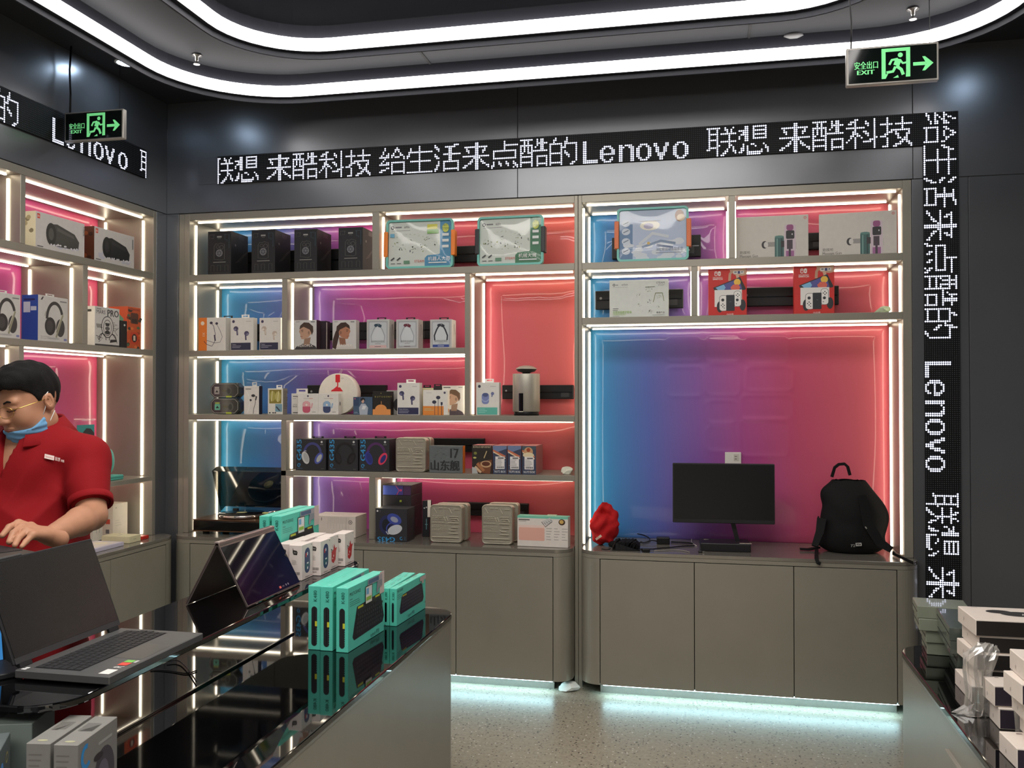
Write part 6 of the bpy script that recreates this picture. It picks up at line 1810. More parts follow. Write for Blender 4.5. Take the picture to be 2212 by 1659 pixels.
# big open laptop: x runs along the hinge (towards the back wall), y towards the aisle
t = thing('laptop', 'large grey laptop open at the left table edge, screen dark', 'laptop', (-1.465, -2.877, TA + .0006), 0.0)
t.rotation_euler = (0, 0, math.pi / 2)       # local x -> +Y, local y -> -X
lw_, ld = .364, .232
base_ = M().box(-lw_ / 2, -ld, .004, lw_ / 2, 0, .022).build('base', LGREY, t, bevel=.002)
for sx in (-1, 1):
    for sy in (-.03, -ld + .03): M().box(sx * .13 - .02, sy - .006, 0, sx * .13 + .02, sy + .006, .004).build('foot', PLASTBLK, base_)
M().box(-lw_ / 2 + .022, -.145, .0212, lw_ / 2 - .02, -.03, .0222).build('key_well', LDARK, base_)
km = M()
kx0, kx1 = -lw_ / 2 + .024, lw_ / 2 - .022
kobj = None
ncol, nrow = 18, 6
kw, kh = (kx1 - kx0) / ncol, .112 / nrow
for r in range(nrow):
    cidx = 0
    while cidx < ncol:
        span = 1
        if r == 5 and 4 <= cidx < 9: span = 5
        elif cidx == 0 and r in (2, 3, 4): span = 1.5 if r != 4 else 2
        x = kx0 + cidx * kw
        if r == 5 and cidx > 13 and cidx < 14: pass
        km2 = M().box(x + .0012, -.0315 - (r + 1) * kh + .0012, .0222, x + span * kw - .0012, -.0315 - r * kh - .0012, .0236)
        if kobj is None or span != 1:
            o = km2.build('key', KEYM, base_, bevel=.0005)
            if span == 1 and kobj is None: kobj = (o, x, r)
        else:
            o = kobj[0].copy(); COLL.objects.link(o); o.parent = base_
            o.location = (x - kobj[1], -(r - kobj[2]) * kh, 0)
        cidx += span
M().box(-.055, -.222, .0221, .065, -.152, .0224).build('trackpad', mat('trackpad', (82, 82, 82), .35, .5), base_, bevel=.0005)
a = Art(lw_, ld)
s = 1 / ld
a.rect(.06, .05, .2, .16, (214, 210, 206)); a.text('R', .25, .06, .09, (190, 188, 186)); a.rect(.33, .06, .42, .16, (196, 60, 50)); a.rect(.43, .07, .5, .16, (110, 180, 80)); a.rect(.43, .03, .5, .06, (180, 180, 180))
a.rect(.02, .9, .05, .95, (214, 214, 214)); a.rect(.06, .9, .09, .94, (214, 214, 214))
a.build('deck_stickers', base_, (-lw_ / 2, -ld, .0222), (1, 0, 0), (0, 1, 0))
lid = Matrix.Translation((0, -.004, .02)) @ Matrix.Rotation(math.radians(-22), 4, 'X')
lh = .245
m = M().box(-lw_ / 2, -.0, .012, lw_ / 2, .008, lh); m.xf(lid); lid_ = m.build('lid', LDARK, t, bevel=.002)
m = M().box(-lw_ / 2 + .006, -.0012, .026, lw_ / 2 - .006, -.0001, lh - .006); m.xf(lid); m.build('screen', SCREEN, lid_)
m = M().box(-lw_ / 2 + .004, -.0014, .012, lw_ / 2 - .004, -.0001, .0255); m.xf(lid); m.build('chin', mat('laptop_chin', (58, 58, 60), .45, .4), lid_)
for sx in (-1, 1):
    m = M().box(sx * .15 - .018, -.0018, .002, sx * .15 + .018, .006, .014); m.xf(lid); m.build('hinge', LDARK, t, bevel=.001)
m = M().box(-.18, -.0002, lh - .001, -.06, .007, lh + .004); m.xf(lid); m.build('camera_bar', mat('camera_bar', (70, 70, 70), .5), lid_, bevel=.001)

# convertible standing like a tent
t = thing('tent_laptop', 'slim laptop folded like a tent on the raised glass shelf, silver hinge on top', 'laptop', (-1.402, -2.17, TA + .0006), math.pi / 2)
tl_, tb, tz = .345, .098, .182
# local x -> +Y ; local -y -> aisle (+X)
for s_, nm in ((-1, 'screen_half'), (1, 'keyboard_half')):
    m = M()
    y0 = s_ * tb
    L_ = math.hypot(tb, tz); an = math.atan2(tb, tz)
    m.box(-tl_ / 2, -.0035, 0, tl_ / 2, .0035, L_)
    mt_ = Matrix.Translation((0, s_ * tb, .0035 * math.sin(an))) @ Matrix.Rotation(s_ * an, 4, 'X')
    m.xf(mt_); m.build(nm, mat('convertible_shell', (120, 108, 104), .35, .8), t, bevel=.0012)
    if s_ < 0:
        m = M().box(-tl_ / 2 + .003, -.0046, .004, tl_ / 2 - .003, -.0036, L_ - .016); m.xf(mt_); m.build('screen', mat('tent_screen', (5, 6, 14), .03, 0, .45), t)
        O = mt_ @ Vector((-tl_ / 2, -.0047, .0)); U = (mt_.to_3x3() @ Vector((1, 0, 0))); Vv = (mt_.to_3x3() @ Vector((0, 0, 1)))
        a = Art(tl_, L_); a.rect(1.0, .05, 1.06, .085, (206, 90, 80)); a.rect(1.09, .055, 1.16, .08, (60, 50, 70)); a.ell(1.22, .07, .02, .018, (110, 100, 120)); a.ell(1.29, .07, .02, .018, (110, 100, 120))
        a.build('demo_stickers', t, O, U, Vv)
    else:
        m = M().box(-tl_ / 2 + .004, .0036, .01, tl_ / 2 - .004, .0042, L_ - .03); m.xf(mt_); m.build('keyboard_panel', LDARK, t)
M().box(-tl_ / 2, -.009, tz - .008, tl_ / 2, .009, tz + .006).build('hinge_spine', mat('rose_silver', (190, 172, 166), .3, .85), t, bevel=.003, seg=2)
M().box(-tl_ / 2 + .04, -.0035, tz + .0058, tl_ / 2 - .02, .0035, tz + .0068).build('hinge_slot', mat('hinge_slot', (90, 82, 86), .4, .6), t)

# device the man works on, raised on a carton
ex = Vector((.375, .927, 0)); ey = Vector((-.927, .375, 0))
E1 = Vector((-1.676, -2.707, 0))
cen = E1 - ex * .165 + ey * .12
ang = math.atan2(ex.y, ex.x)
zt = 1.131
hR = zt - .022 - TB - .0012
t = thing('riser_carton', 'black carton under the device the man is typing on', 'box', (cen.x + .005, cen.y + .02, TB + .0006), ang)
M().box(-.1, -.085, 0, .1, .085, hR).build('carton', card((40, 40, 42)), t, bevel=.002)
a = Art(.2, hR); a.rect(.1, .8, .4, .84, (96, 96, 96)); a.build('side_print', t, (-.1, -.085, 0), (1, 0, 0), (0, 0, 1))
t = thing('laptop', 'dark laptop lying flat in front of the man, under his hand', 'laptop', (cen.x, cen.y, TB + hR + .0012), ang)
M().box(-.165, -.12, 0, .165, .12, .018).build('base', mat('slate_shell', (64, 62, 58), .5, .3), t, bevel=.003)
M().box(-.155, -.02, .018, .155, .1, .0195).build('keyboard', KEYM, t)
M().box(-.05, -.1, .018, .05, -.03, .0187).build('trackpad', GLOSSBLK, t)
M().box(-.12, -.1212, .006, .02, -.12, .010).build('edge_strip', mat('pale_strip', (120, 116, 106), .4, .5), t)
# sliver of a third laptop at the picture's left edge, its screen lit
q = onZ(-6, 1432, TA)
t = thing('laptop', 'laptop with blue lit screen cut by the left picture edge', 'laptop', (q.x - .03, q.y - .1, TA + .0006), 1.0)
M().box(-.11, -.12, 0, .11, .0, .012).build('base', LDARK, t, bevel=.002)
m = M().box(-.11, 0, .008, .11, .006, .1); m.xf(Matrix.Rotation(math.radians(-15), 4, 'X')); m.build('lid', LDARK, t)
m = M().box(-.105, -.0012, .012, .105, -.0002, .096); m.xf(Matrix.Rotation(math.radians(-15), 4, 'X')); m.build('screen', emitter('blue_screen', (70, 150, 220), .7), t)

# =================================================================== LEFT TABLE: BOXES
TEALC = (92, 206, 184)
def k480(label, x0, x1, yf_, d, h, z, rz=0.0, tagged=True):
    c = Carton('keyboard_box', label, 'box', ((x0 + x1) / 2, yf_, z + .0006), x1 - x0, d, h, TEALC, rz, 'tall teal keyboard boxes', rough=.4)
    dk = (36, 42, 44)
    a = c.front(); W = a.W
    a.rrect(W * .28, .06, W * .74, .68, .05, (40, 40, 42)); a.rect(W * .56, .37, W * .74, .45, (206, 206, 60)); a.text('K480', W * .72, .76, .06, (30, 84, 78), rot=HP, width=.17)
    for k in range(8): a.rect(W * .7, .08 + k * .035, W * .76, .09 + k * .035, TEALC)
    c.put(a)
    a = c.right(); W = a.W
    a.text('MULTI-DEVICE', .06, .86, .055, dk, width=.4); a.rect(.06, .8, .16, .81, (60, 120, 112)); a.lines(.06, .76, .42, 3, .03, .008, (66, 140, 128), random.Random(5))
    a.poly([(.16, .2), (.3, .58), (1.28, .62), (1.4, .26), (1.34, .17), (.22, .14)], dk)
    a.poly([(.3, .58), (.33, .645), (1.26, .685), (1.28, .62)], (52, 54, 54)); a.rect(.36, .6, .56, .635, (196, 206, 60)); a.rect(1.04, .635, 1.22, .665, (196, 206, 60))
    for r in range(5):
        for k in range(12): a.rect(.3 + .085 * k + .008 * r, .22 + .068 * r, .36 + .085 * k + .008 * r, .262 + .068 * r, (58, 62, 64))
    a.rect(.62, .6, .9, .9, dk); a.rect(.64, .62, .88, .885, (226, 228, 220)); a.rect(.66, .76, .76, .86, (120, 180, 220)); a.rect(.66, .66, .86, .72, (150, 196, 80)); a.rect(.78, .76, .86, .86, (222, 230, 240))
    a.text('logitech 罗技', 1.0, .04, .06, dk, 'c', width=.36); a.ell(1.42, .08, .02, .02, dk)
    a.rect(.72, .9, 1.3, .99, (172, 168, 174)); a.rect(.74, .91, 1.16, .98, (84, 112, 140)); a.poly([(1.06, .72), (1.14, .72), (1.16, .78), (1.3, .8), (1.3, .9), (1.1, .9)], (140, 150, 156))
    c.put(a, 'right')
    a = c.top(); W = a.W
    for k in range(3): a.text('logitech', W * .3, .2 + .26 * k, .5 * W * .16, (66, 150, 138), rot=HP, width=.14)
    a.ell(W * .5, .08, W * .12, W * .12, (150, 220, 206)); c.put(a, 'top')
    if tagged:
        m = M().box(c.w / 2 + .0006, d * .86, h * .66, c.w / 2 + .0014, d * .99, h + .004).build('price_tag', card((214, 198, 192)), c.t)
    return c
k480('tall teal keyboard box, leftmost of the three upright on the table corner', -1.24, -1.1985, -2.07, .315, .202, TB, 0, False)
k480('tall teal keyboard box, middle of the three upright on the table corner', -1.197, -1.1555, -2.074, .315, .202, TB, 0, False)
k480('tall teal keyboard box with price tag, nearest the aisle of the three', -1.141, -1.1, -2.081, .286, .202, TB, -.05)
def k380(label, x0, x1, yf_, d, h, rz=0.0):
    c = Carton('keyboard_box', label, 'box', ((x0 + x1) / 2, yf_, TB + .0006), x1 - x0, d, h, TEALC, rz, 'low teal keyboard boxes', rough=.4)
    dk = (40, 40, 52)
    a = c.front(); W = a.W; a.rrect(W * .32, .1, W * .62, .62, .05, dk); a.text('K380', W * .7, .7, .07, (30, 84, 78), rot=HP, width=.2); c.put(a)
    a = c.right(); W = a.W
    a.text('MULTI-DEVICE', .06, .88, .07, dk, width=.4); a.lines(.06, .8, .4, 3, .05, .012, (66, 140, 128), random.Random(6))
    a.poly([(.2, .34), (.34, .7), (.44, .76), (W - .4, .8), (W - .28, .74), (W - .16, .36), (W - .24, .26), (.28, .26)], dk)
    for r in range(5):
        for k in range(14): a.ell(.4 + .108 * k - .006 * r, .7 - .085 * r, .036, .03, (70, 70, 86))
    for k in range(3): a.ell(.42 + .1 * k, .73, .036, .026, (206, 196, 60))
    a.text('logitech 罗技', W * .46, .08, .075, dk, 'c', width=.5); a.rect(W - .5, .86, W - .02, .98, (190, 176, 172)); a.rect(W - .36, .78, W - .2, .86, (190, 176, 172)); a.ell(W - .08, .2, .02, .03, dk)
    c.put(a, 'right')
    a = c.top(); W = a.W
    for k in range(3): a.rect(W * .3, .2 + .25 * k, W * .42, .34 + .25 * k, (60, 130, 120))
    c.put(a, 'top')
    return c
k380('low teal keyboard box, furthest left of the row at the table end', -1.137, -1.114, -1.735, .29, .131)
k380('low teal keyboard box, second in the row at the table end', -1.1125, -1.0885, -1.737, .29, .131)
k380('low teal keyboard box facing the aisle at the table end', -1.087, -1.061, -1.738, .288, .131, -.05)
k480('tall teal keyboard box, left of the pair on the raised shelf', -1.508, -1.473, -1.885, .31, .202, TA, 0, False)
k480('tall teal keyboard box with price tag, right of the pair on the raised shelf', -1.465, -1.429, -1.88, .31, .202, TA)
# mouse boxes on the raised shelf
def mouse_box(label, xr, yf_, kind, h=.117, w_=.0465, d=.086, rz=0.0):
    c = Carton('mouse_box', label, 'box', (xr - w_ / 2, yf_, TA + .0006), w_, d, h, (226, 212, 206), rz, 'white mouse boxes')
    a = c.front(); W = a.W
    a.poly([(W * .3, .92), (W * .36, .86), (W * .62, .84), (W * .68, .8), (W * .64, .72), (W * .36, .73), (W * .3, .8)], (50, 46, 46)); a.text('fat cat', W * .4, .77, .05, (214, 206, 200), width=W * .2)
    a.lines(W * .22, .56, W * .5, 4, .035, .01, (180, 168, 162), random.Random(3))
    for k in range(14): a.rect(W * .3 + k * W * .04, .16, W * .3 + k * W * .04 + W * (.012 + .01 * (k % 2)), .24, (60, 56, 56))
    a.rect(W * .3, .1, W * .7, .12, (150, 140, 136)); c.put(a)
    a = c.right(); W = a.W
    if kind == 'blue':
        a.rrect(W * .26, .16, W * .74, .88, W * .23, (46, 64, 106)); a.poly([(W * .3, .4), (W * .66, .52), (W * .7, .36), (W * .5, .24), (W * .34, .28)], (44, 92, 104)); a.rect(W * .34, .62, W * .44, .74, (190, 60, 60)); a.rrect(W * .46, .66, W * .54, .76, .03, (226, 226, 226)); a.ell(W * .52, .3, .035, .04, (226, 226, 226)); a.rect(W * .44, .42, W * .6, .46, (226, 226, 226))
    else:
        a.poly([(W * .3, .24), (W * .5, .16), (W * .7, .26), (W * .76, .52), (W * .86, .62), (W * .68, .6), (W * .54, .74), (W * .48, .58), (W * .3, .52)], (190, 34, 40)); a.arc(W * .5, .78, .1, .14, 200, 350, .008, (80, 76, 76)); a.line([(W * .3, .52), (W * .24, .62), (W * .4, .56)], .03, (70, 60, 62)); a.rect(W * .46, .36, W * .54, .42, (226, 190, 186)); a.rect(W * .36, .3, W * .44, .34, (226, 190, 186))
    a.ell(W * .86, .94, .02, .02, (90, 86, 86)); a.rect(W * .3, .05, W * .7, .07, (150, 140, 136)); a.ell(W * .84, .06, .015, .02, (190, 60, 60)); c.put(a, 'right')
    return c
mouse_specs = (('white mouse box with blue oval, nearest of the row on the raised shelf', -1.32, -1.948, 'blue', 0), ('white mouse box with blue oval, second of the row on the raised shelf', -1.293, -1.858, 'blue', 0),
               ('white mouse box with red mouse, third of the row on the raised shelf', -1.303, -1.768, 'red', 0), ('white mouse box with red mouse, furthest of the row on the raised shelf', -1.279, -1.678, 'red', 0),
               ('white mouse box in the left row, directly behind the tent laptop', -1.37, -1.93, 'blue', 0), ('white mouse box, second in the left row on the raised shelf', -1.36, -1.84, 'blue', 0), ('white mouse box, last in the left row on the raised shelf', -1.357, -1.75, 'red', 0))
for s_ in mouse_specs: mouse_box(*s_[:4])
# grey boxes at the lower left corner
def grey_box(label, X, Y, w_, d, h, rz, kind):
    c = Carton('headset_box', label, 'box', (X, Y, TB + .0006), w_, d, h, (120, 118, 114), rz, 'grey headset boxes')
    if kind == 'art':
        a = c.right(); W = a.W
        a.arc(.1 + .1, .78, .1, .13, 70, 320, .06, (44, 130, 190)); a.arc(.16, .48, .12, .15, 90, 330, .06, (44, 130, 190)); a.ell(W * .66, .4, .26, .34, (62, 60, 66)); a.ell(W * .62, .36, .15, .22, (90, 88, 98)); a.rect(W * .5, .8, W * .85, .84, (150, 150, 146)); a.text('logitech', W * .72, .08, .07, (190, 190, 190), width=.3)
        a.ell(W * .5, .66, .12, .05, (40, 38, 42)); c.put(a, 'right')
    a = c.front(); a.lines(a.W * .12, .85, a.W * .7, 10, .07, .018, (104, 100, 96), random.Random(9)); c.put(a)
    a = c.top(); W = a.W; a.ell(W * .5, .1, W * .22, .03, (158, 156, 128)); c.put(a, 'top')
    m = M().box(-w_ * .3, d * .45, h, w_ * .3, d * .72, h + .0016).build('round_seal', CLEAR, c.t)
    return c
grey_box('grey headset box with blue lettering at the lower left, nearest the aisle', -1.1765, -3.262, .047, .152, .15, .16, 'art')
grey_box('grey headset box at the lower left, second from the aisle', -1.232, -3.267, .047, .152, .15, .16, 'plain')
c = Carton('headset_box', 'dark grey box with round blue badge at the lower left picture corner', 'box', (-1.31, -3.33, TB + .0006), .07, .12, .142, (84, 92, 92), .55)
a = c.front(); a.ell(a.W * .3, .72, .09, .08, (84, 140, 206)); a.arc(a.W * .75, .82, .07, .05, 0, 360, .03, (150, 150, 90)); c.put(a); a = c.right(); a.ell(a.W * .3, .7, .1, .09, (84, 140, 206)); a.arc(a.W * .7, .75, .08, .06, 0, 360, .03, (150, 140, 90)); c.put(a, 'right')
c = Carton('headset_box', 'dull teal flat-topped box behind the lower left grey boxes', 'box', (-1.37, -3.19, TB + .0006), .1, .11, .148, (112, 122, 118), .3)
a = c.top(); a.rect(a.W * .25, .3, a.W * .75, .6, (132, 140, 134)); c.put(a, 'top')
# black cables on the lower glass
cable('thin black cable across the lower glass under the raised shelf', [(325, 1449, 0), (350, 1449, 0), (380, 1453, 0), (405, 1458, 0), (425, 1450, 0)], .002, CAB, z0=TB)
cable('thin black cable dropping towards the joint rail on the lower glass', [(360, 1430, 0), (385, 1427, 0), (400, 1440, 0), (412, 1455, 0), (424, 1474, 0)], .002, CAB, z0=TB + .004)
q = onZ(652, 1308, TB)
t = thing('yellow_packet', 'yellow packet with black strap behind the three tall teal boxes', 'packet', (-1.262, -1.86, TB + .0006), .3)
M().box(-.03, -.01, .0, .03, .03, .034).build('packet', card((222, 186, 50)), t, bevel=.004)
M().tube([(-.04, -.02, .008), (-.01, -.014, .02), (.02, -.012, .012), (.045, -.01, .007)], .006, 8).build('strap', PLASTBLK, t)

# =================================================================== RIGHT TABLE: STACKS
GRN = mat('grey_green_card', (126, 132, 116), .3, 0, .5, .05, 20, coat=.6)
DGR = mat('dark_slate_card', (70, 80, 74), .3, 0, .5, .05, 20, coat=.6)
def flat_stack(name, cat, grp, labels, X, Y, w_, d, hs, mats, z, offs, artfn=None, coat=0):
    for i, h in enumerate(hs):
        dx, dy, rz = offs[i]
        t = thing(name, labels[i], cat, (X + dx, Y + dy, z), rz, grp)
        M().box(0, 0, 0, w_, d, h).build('carton', mats[i], t, bevel=.0015)
        if artfn: artfn(i, t, w_, d, h)
        z += h + .0006
    return z
hs = [.037, .037, .037, .0375]
def gart(i, t, w_, d, h):
    a = Art(d, h); a.line([(a.W * .52, .45), (a.W * .56, .8), (a.W * .5, .2)], .06, (170, 176, 160)) if i in (0, 2) else None
    a.ell(a.W * .85, .3, .12, .1, (150, 156, 140)); a.build('side_print', t, (0, d, 0), (0, -1, 0), (0, 0, 1))
    M().box(-.0008, .002, h * .48, -.0001, d - .002, h * .52).build('lid_seam', DARKGAP, t)
nl = ['lowest', 'second', 'third', 'topmost']
flat_stack('tablet_carton', 'box', 'grey green cartons', ['%s grey green carton in the far stack on the right table' % n for n in nl], .642, -1.72, .15, .13, hs, [GRN] * 4, TB + .0006,
           [(.028, .004, -.1), (.024, .0, -.08), (.004, -.004, -.1), (.0, .0, -.1)], gart)
flat_stack('tablet_carton', 'box', 'dark slate cartons', ['%s dark slate carton in the middle stack on the right table' % n for n in nl], .672, -1.985, .18, .25, hs, [DGR] * 4, TB + .0006,
           [(.035, .01, -.1), (.02, .005, -.1), (.0, .0, -.1), (-.002, .0, -.1)], gart)
WB = mat('white_box_card', (216, 204, 194), .45, 0, .5, .02, 30)
def wart(i, t, w_, d, h):
    a = Art(w_, h); a.rect(.04, .05, a.W - .02, .93, (40, 37, 36)); a.build('front_print', t, (0, 0, 0), (1, 0, 0), (0, 0, 1))
    a = Art(d, h); a.ell(a.W * .35, .5, .06, .12, (170, 158, 150)); a.build('side_print', t, (0, d, 0), (0, -1, 0), (0, 0, 1))
    a = Art(w_, d); a.ell(.55, .66, .2, .13, (44, 42, 42), 24); a.ell(.84, .52, .3, .17, (52, 50, 50), 24); a.arc(.84, .52, .3, .17, 0, 360, .012, (84, 82, 80), 24); a.rect(1.0, .64, a.W - .05, .72, (60, 56, 56)); a.line([(.86, .44), (.9, .56)], .02, (190, 186, 180)); a.rect(.2, .93, .3, .95, (150, 144, 136)); a.build('top_print', t, (0, 0, h), (1, 0, 0), (0, 1, 0))
wl = ['lowest', 'second', 'third', 'fourth', 'topmost']
flat_stack('webcam_box', 'box', 'white boxes with black fronts', ['%s white box with black front in the stack behind the clear bags' % n for n in wl], .69, -2.168, .235, .16, [.043] * 5, [WB] * 5, TB + .0006,
           [(-.012, .0, .0), (.012, .0, .02), (.0, -.006, .05), (.008, .004, .0), (.0, .0, .02)], wart)
def wart2(i, t, w_, d, h):
    a = Art(w_, h); a.rect(.03, .05, a.W - .02, .93, (58, 50, 62)); a.build('front_print', t, (0, 0, 0), (1, 0, 0), (0, 0, 1))
    a = Art(d, h); a.ell(a.W * .4, .35, .05, .1, (170, 158, 150)); a.build('side_print', t, (0, d, 0), (0, -1, 0), (0, 0, 1))
    a = Art(w_, d); a.rect(.3, .85, .42, .9, (120, 100, 100)); a.build('top_print', t, (0, 0, h), (1, 0, 0), (0, 1, 0))
flat_stack('webcam_box', 'box', 'plain white boxes', ['%s plain white box in the nearest stack at the lower right' % n for n in wl], .664, -2.6, .2, .105, [.045] * 5, [WB] * 5, TB + .0006,
           [(-.012, -.01, .05), (.03, .01, -.02), (.015, .008, .0), (.0, -.006, .06), (.012, .01, .0)], wart2)
flat_stack('webcam_box', 'box', 'small black sided boxes', ['%s small white box with black side between the clear bags' % n for n in ('lower', 'upper')], .69, -2.36, .09, .08, [.05, .05], [WB] * 2, TB + .0006,
           [(.0, .0, .0), (-.008, .01, .05)], wart2)
# clear bags slumped between the stacks
BAG = bpy.data.materials.new('crinkled_bag'); BAG.use_nodes = True
_nt = BAG.node_tree; _nt.nodes.remove(_nt.nodes['Principled BSDF'])
_m1 = _nt.nodes.new('ShaderNodeMixShader'); _m2 = _nt.nodes.new('ShaderNodeMixShader'); _tr = _nt.nodes.new('ShaderNodeBsdfTransparent'); _gl = _nt.nodes.new('ShaderNodeBsdfGlossy'); _df = _nt.nodes.new('ShaderNodeBsdfDiffuse'); _lf = _nt.nodes.new('ShaderNodeLayerWeight'); _fr = _nt.nodes.new('ShaderNodeMath'); _fr.operation = 'MULTIPLY_ADD'; _fr.inputs[1].default_value = .6; _fr.inputs[2].default_value = .06; _nt.links.new(_lf.outputs['Fresnel'], _fr.inputs[0])
_gl.inputs['Roughness'].default_value = .2; _df.inputs[0].default_value = rgb((232, 226, 216))
_m1.inputs[0].default_value = .17
_nt.links.new(_tr.outputs[0], _m1.inputs[1]); _nt.links.new(_df.outputs[0], _m1.inputs[2]); _nt.links.new(_fr.outputs[0], _m2.inputs[0]); _nt.links.new(_m1.outputs[0], _m2.inputs[1]); _nt.links.new(_gl.outputs[0], _m2.inputs[2]); _nt.links.new(_m2.outputs[0], _nt.nodes['Material Output'].inputs[0])
def bag(label, pts, loc, seed):
    rr = random.Random(seed)
    m = M(); n = 22; rows = len(pts)
    for j, (cx, cy, z, rx, ry) in enumerate(pts):
        for i in range(n):
            an = 2 * math.pi * i / n
            k = 1 + (.22 if i % 2 else -.16) * rr.uniform(.3, 1.2)
            m.v.append((cx + rx * k * math.cos(an), cy + ry * k * math.sin(an), max(.002, z + rr.uniform(-.012, .012) * (j > 0))))
    for j in range(rows - 1):
        for i in range(n):
            a_, b_ = j * n + i, j * n + (i + 1) % n
            m.face((a_, b_, b_ + n, a_ + n), 0, False)
    m.face([rows * n - n + i for i in range(n)])
    o = m.build('clear_bag', BAG); o.location = loc
    tag(o, label, 'bag', 'clear plastic bags'); return o
bag('crinkled clear plastic bag slumped by the white boxes, left of two', [(-.012, 0, .002, .045, .02), (-.004, 0, .012, .026, .022), (0, 0, .06, .026, .024), (.0, .01, .11, .03, .026), (.004, .01, .145, .034, .03), (.02, .012, .165, .026, .024), (.03, .012, .172, .012, .01)], (.672, -2.262, TB), 3)
bag('crinkled clear plastic bag slumped by the white boxes, right of two', [(-.014, 0, .002, .05, .02), (0, 0, .012, .03, .024), (.0, 0, .06, .03, .026), (.0, 0, .11, .034, .028), (.004, 0, .16, .04, .03), (.004, .0, .185, .036, .026), (.0, .0, .196, .014, .01)], (.728, -2.455, TB), 5)
# =================================================================== THE MAN
def W3(px, py, zc_):
    return np.array(CAM + ray(px, py) * zc_)
BASE = np.array((-2.15, -2.2, 0.0))
def L3(px, py, zc_): return W3(px, py, zc_) - BASE
ax = np.array((-_sy, _cy, 0.0)); rtv = np.array((_cy, _sy, 0.0)); upv = np.array((0, 0, 1.0))
SKIN = mat('skin', (180, 130, 102), .5, 0, .4, .05, 25)
REDP = mat('red_polo', (138, 14, 22), .8, 0, .25, .05, 300, .25, 1400)
HAIRM = mat('black_hair', (15, 13, 13), .65, 0, .25, .3, 120, 1.0, 420)
MASKM = mat('mask_blue', (112, 164, 206), .8, 0, .2, .03, 60)
DEN = mat('dark_trousers', (32, 34, 42), .8, 0, .2, .1, 80)
man = thing('person', 'man in red polo shirt with glasses and lowered blue mask, looking down, hand on laptop', 'person', tuple(BASE))

# head frame
yaw, pit = math.radians(27), math.radians(18)
hf0 = -ax * math.cos(yaw) - rtv * math.sin(yaw)
hf = hf0 * math.cos(pit) - upv * math.sin(pit)
hl = np.cross(upv, hf0); hl /= np.linalg.norm(hl)
hu = np.cross(hf, hl); hu /= np.linalg.norm(hu)
if hu[2] < 0: hu = -hu
HR = np.stack([hl, hf, hu], 1)                    # columns: left, forward, up
HC = L3(63, 866, 2.95)
def Hd(p): return HC + HR @ np.array(p, float)

def head_base(Q):
    d = ellipsoid(Q, (0, -.012, .028), (.077, .096, .088))
    d = smin(d, ellipsoid(Q, (0, .03, -.035), (.066, .064, .085)), .03)
    d = smin(d, ellipsoid(Q, (0, .042, -.09), (.05, .042, .035)), .03)
    for s in (-1, 1):
        d = smin(d, ellipsoid(Q, (s * .04, .052, -.036), (.03, .034, .036)), .02)
        d = smin(d, ellipsoid(Q, (s * .052, .0, -.07), (.022, .045, .035)), .025)
    return d
def head_full(Q):
    d = head_base(Q)
    d = smin(d, capsule(Q, (-.04, .076, .022), (.04, .076, .022), .012, .012), .014)
    for s in (-1, 1):
        d = -smin(-d, -(-ellipsoid(Q, (s * .031, .104, .003), (.02, .016, .014))), .01) if False else np.maximum(d, -ellipsoid(Q, (s * .032, .106, .004), (.02, .017, .013)))
        d = smin(d, ellipsoid(Q, (s * .031, .079, .002), (.018, .0135, .0115)), .005)
    d = smin(d, capsule(Q, (0, .088, .008), (0, .108, -.034), .0085, .0135), .01)
    for s in (-1, 1): d = smin(d, ellipsoid(Q, (s * .0125, .101, -.038), (.009, .011, .008)), .006)
    d = smin(d, ellipsoid(Q, (0, .093, -.063), (.024, .008, .0065)), .006)
    d = smin(d, ellipsoid(Q, (0, .091, -.074), (.021, .008, .0065)), .006)
    for s in (-1, 1):
        e = ellipsoid(Q, (s * .081, -.012, -.006), (.011, .017, .03))
        e = np.maximum(e, -ellipsoid(Q, (s * .091, -.008, -.002), (.008, .009, .017)))
        d = smin(d, e, .006)
    return d
def headQ(P): return (P - HC) @ HR

# torso frame: turned slightly to his right
ty = math.radians(14)
tf = -ax * math.cos(ty) - rtv * math.sin(ty)
tl3 = np.cross(upv, tf)
neck0 = Hd((0, -.012, -.062)); 
shL = L3(186, 985, 2.95)
cz = shL[2]
ctr = L3(70, 985, 2.98); ctr[2] = cz
shR = ctr - (shL - ctr) * 1.0 + tf * .02
nb = ctr + upv * .088 - tf * .02
elL = L3(199, 1114, 2.84); wrL = L3(107, 1158, 2.58)
elR = shR - upv * .27 - tl3 * .1 + tf * .06; wrR = elR + tf * .22 + tl3 * .06 + upv * .02
hip = ctr - upv * (cz - .86)
def torso(P, g=0.0):
    R = np.stack([tl3, tf, upv], 1)
    d = ellipsoid(P, ctr - upv * .1 + tf * .005, (.185 + g, .125 + g, .2 + g), R)
    d = smin(d, ellipsoid(P, ctr - upv * .3 + tf * .03, (.19 + g, .155 + g, .2 + g), R), .08)
    d = smin(d, ellipsoid(P, hip + upv * .06, (.185 + g, .135 + g, .14 + g), R), .08)
    d = smin(d, capsule(P, ctr + upv * .045 - tf * .01, shL - upv * .005, .066 + g, .066 + g), .05)
    d = smin(d, capsule(P, ctr + upv * .045 - tf * .01, shR - upv * .005, .066 + g, .066 + g), .05)
    return d
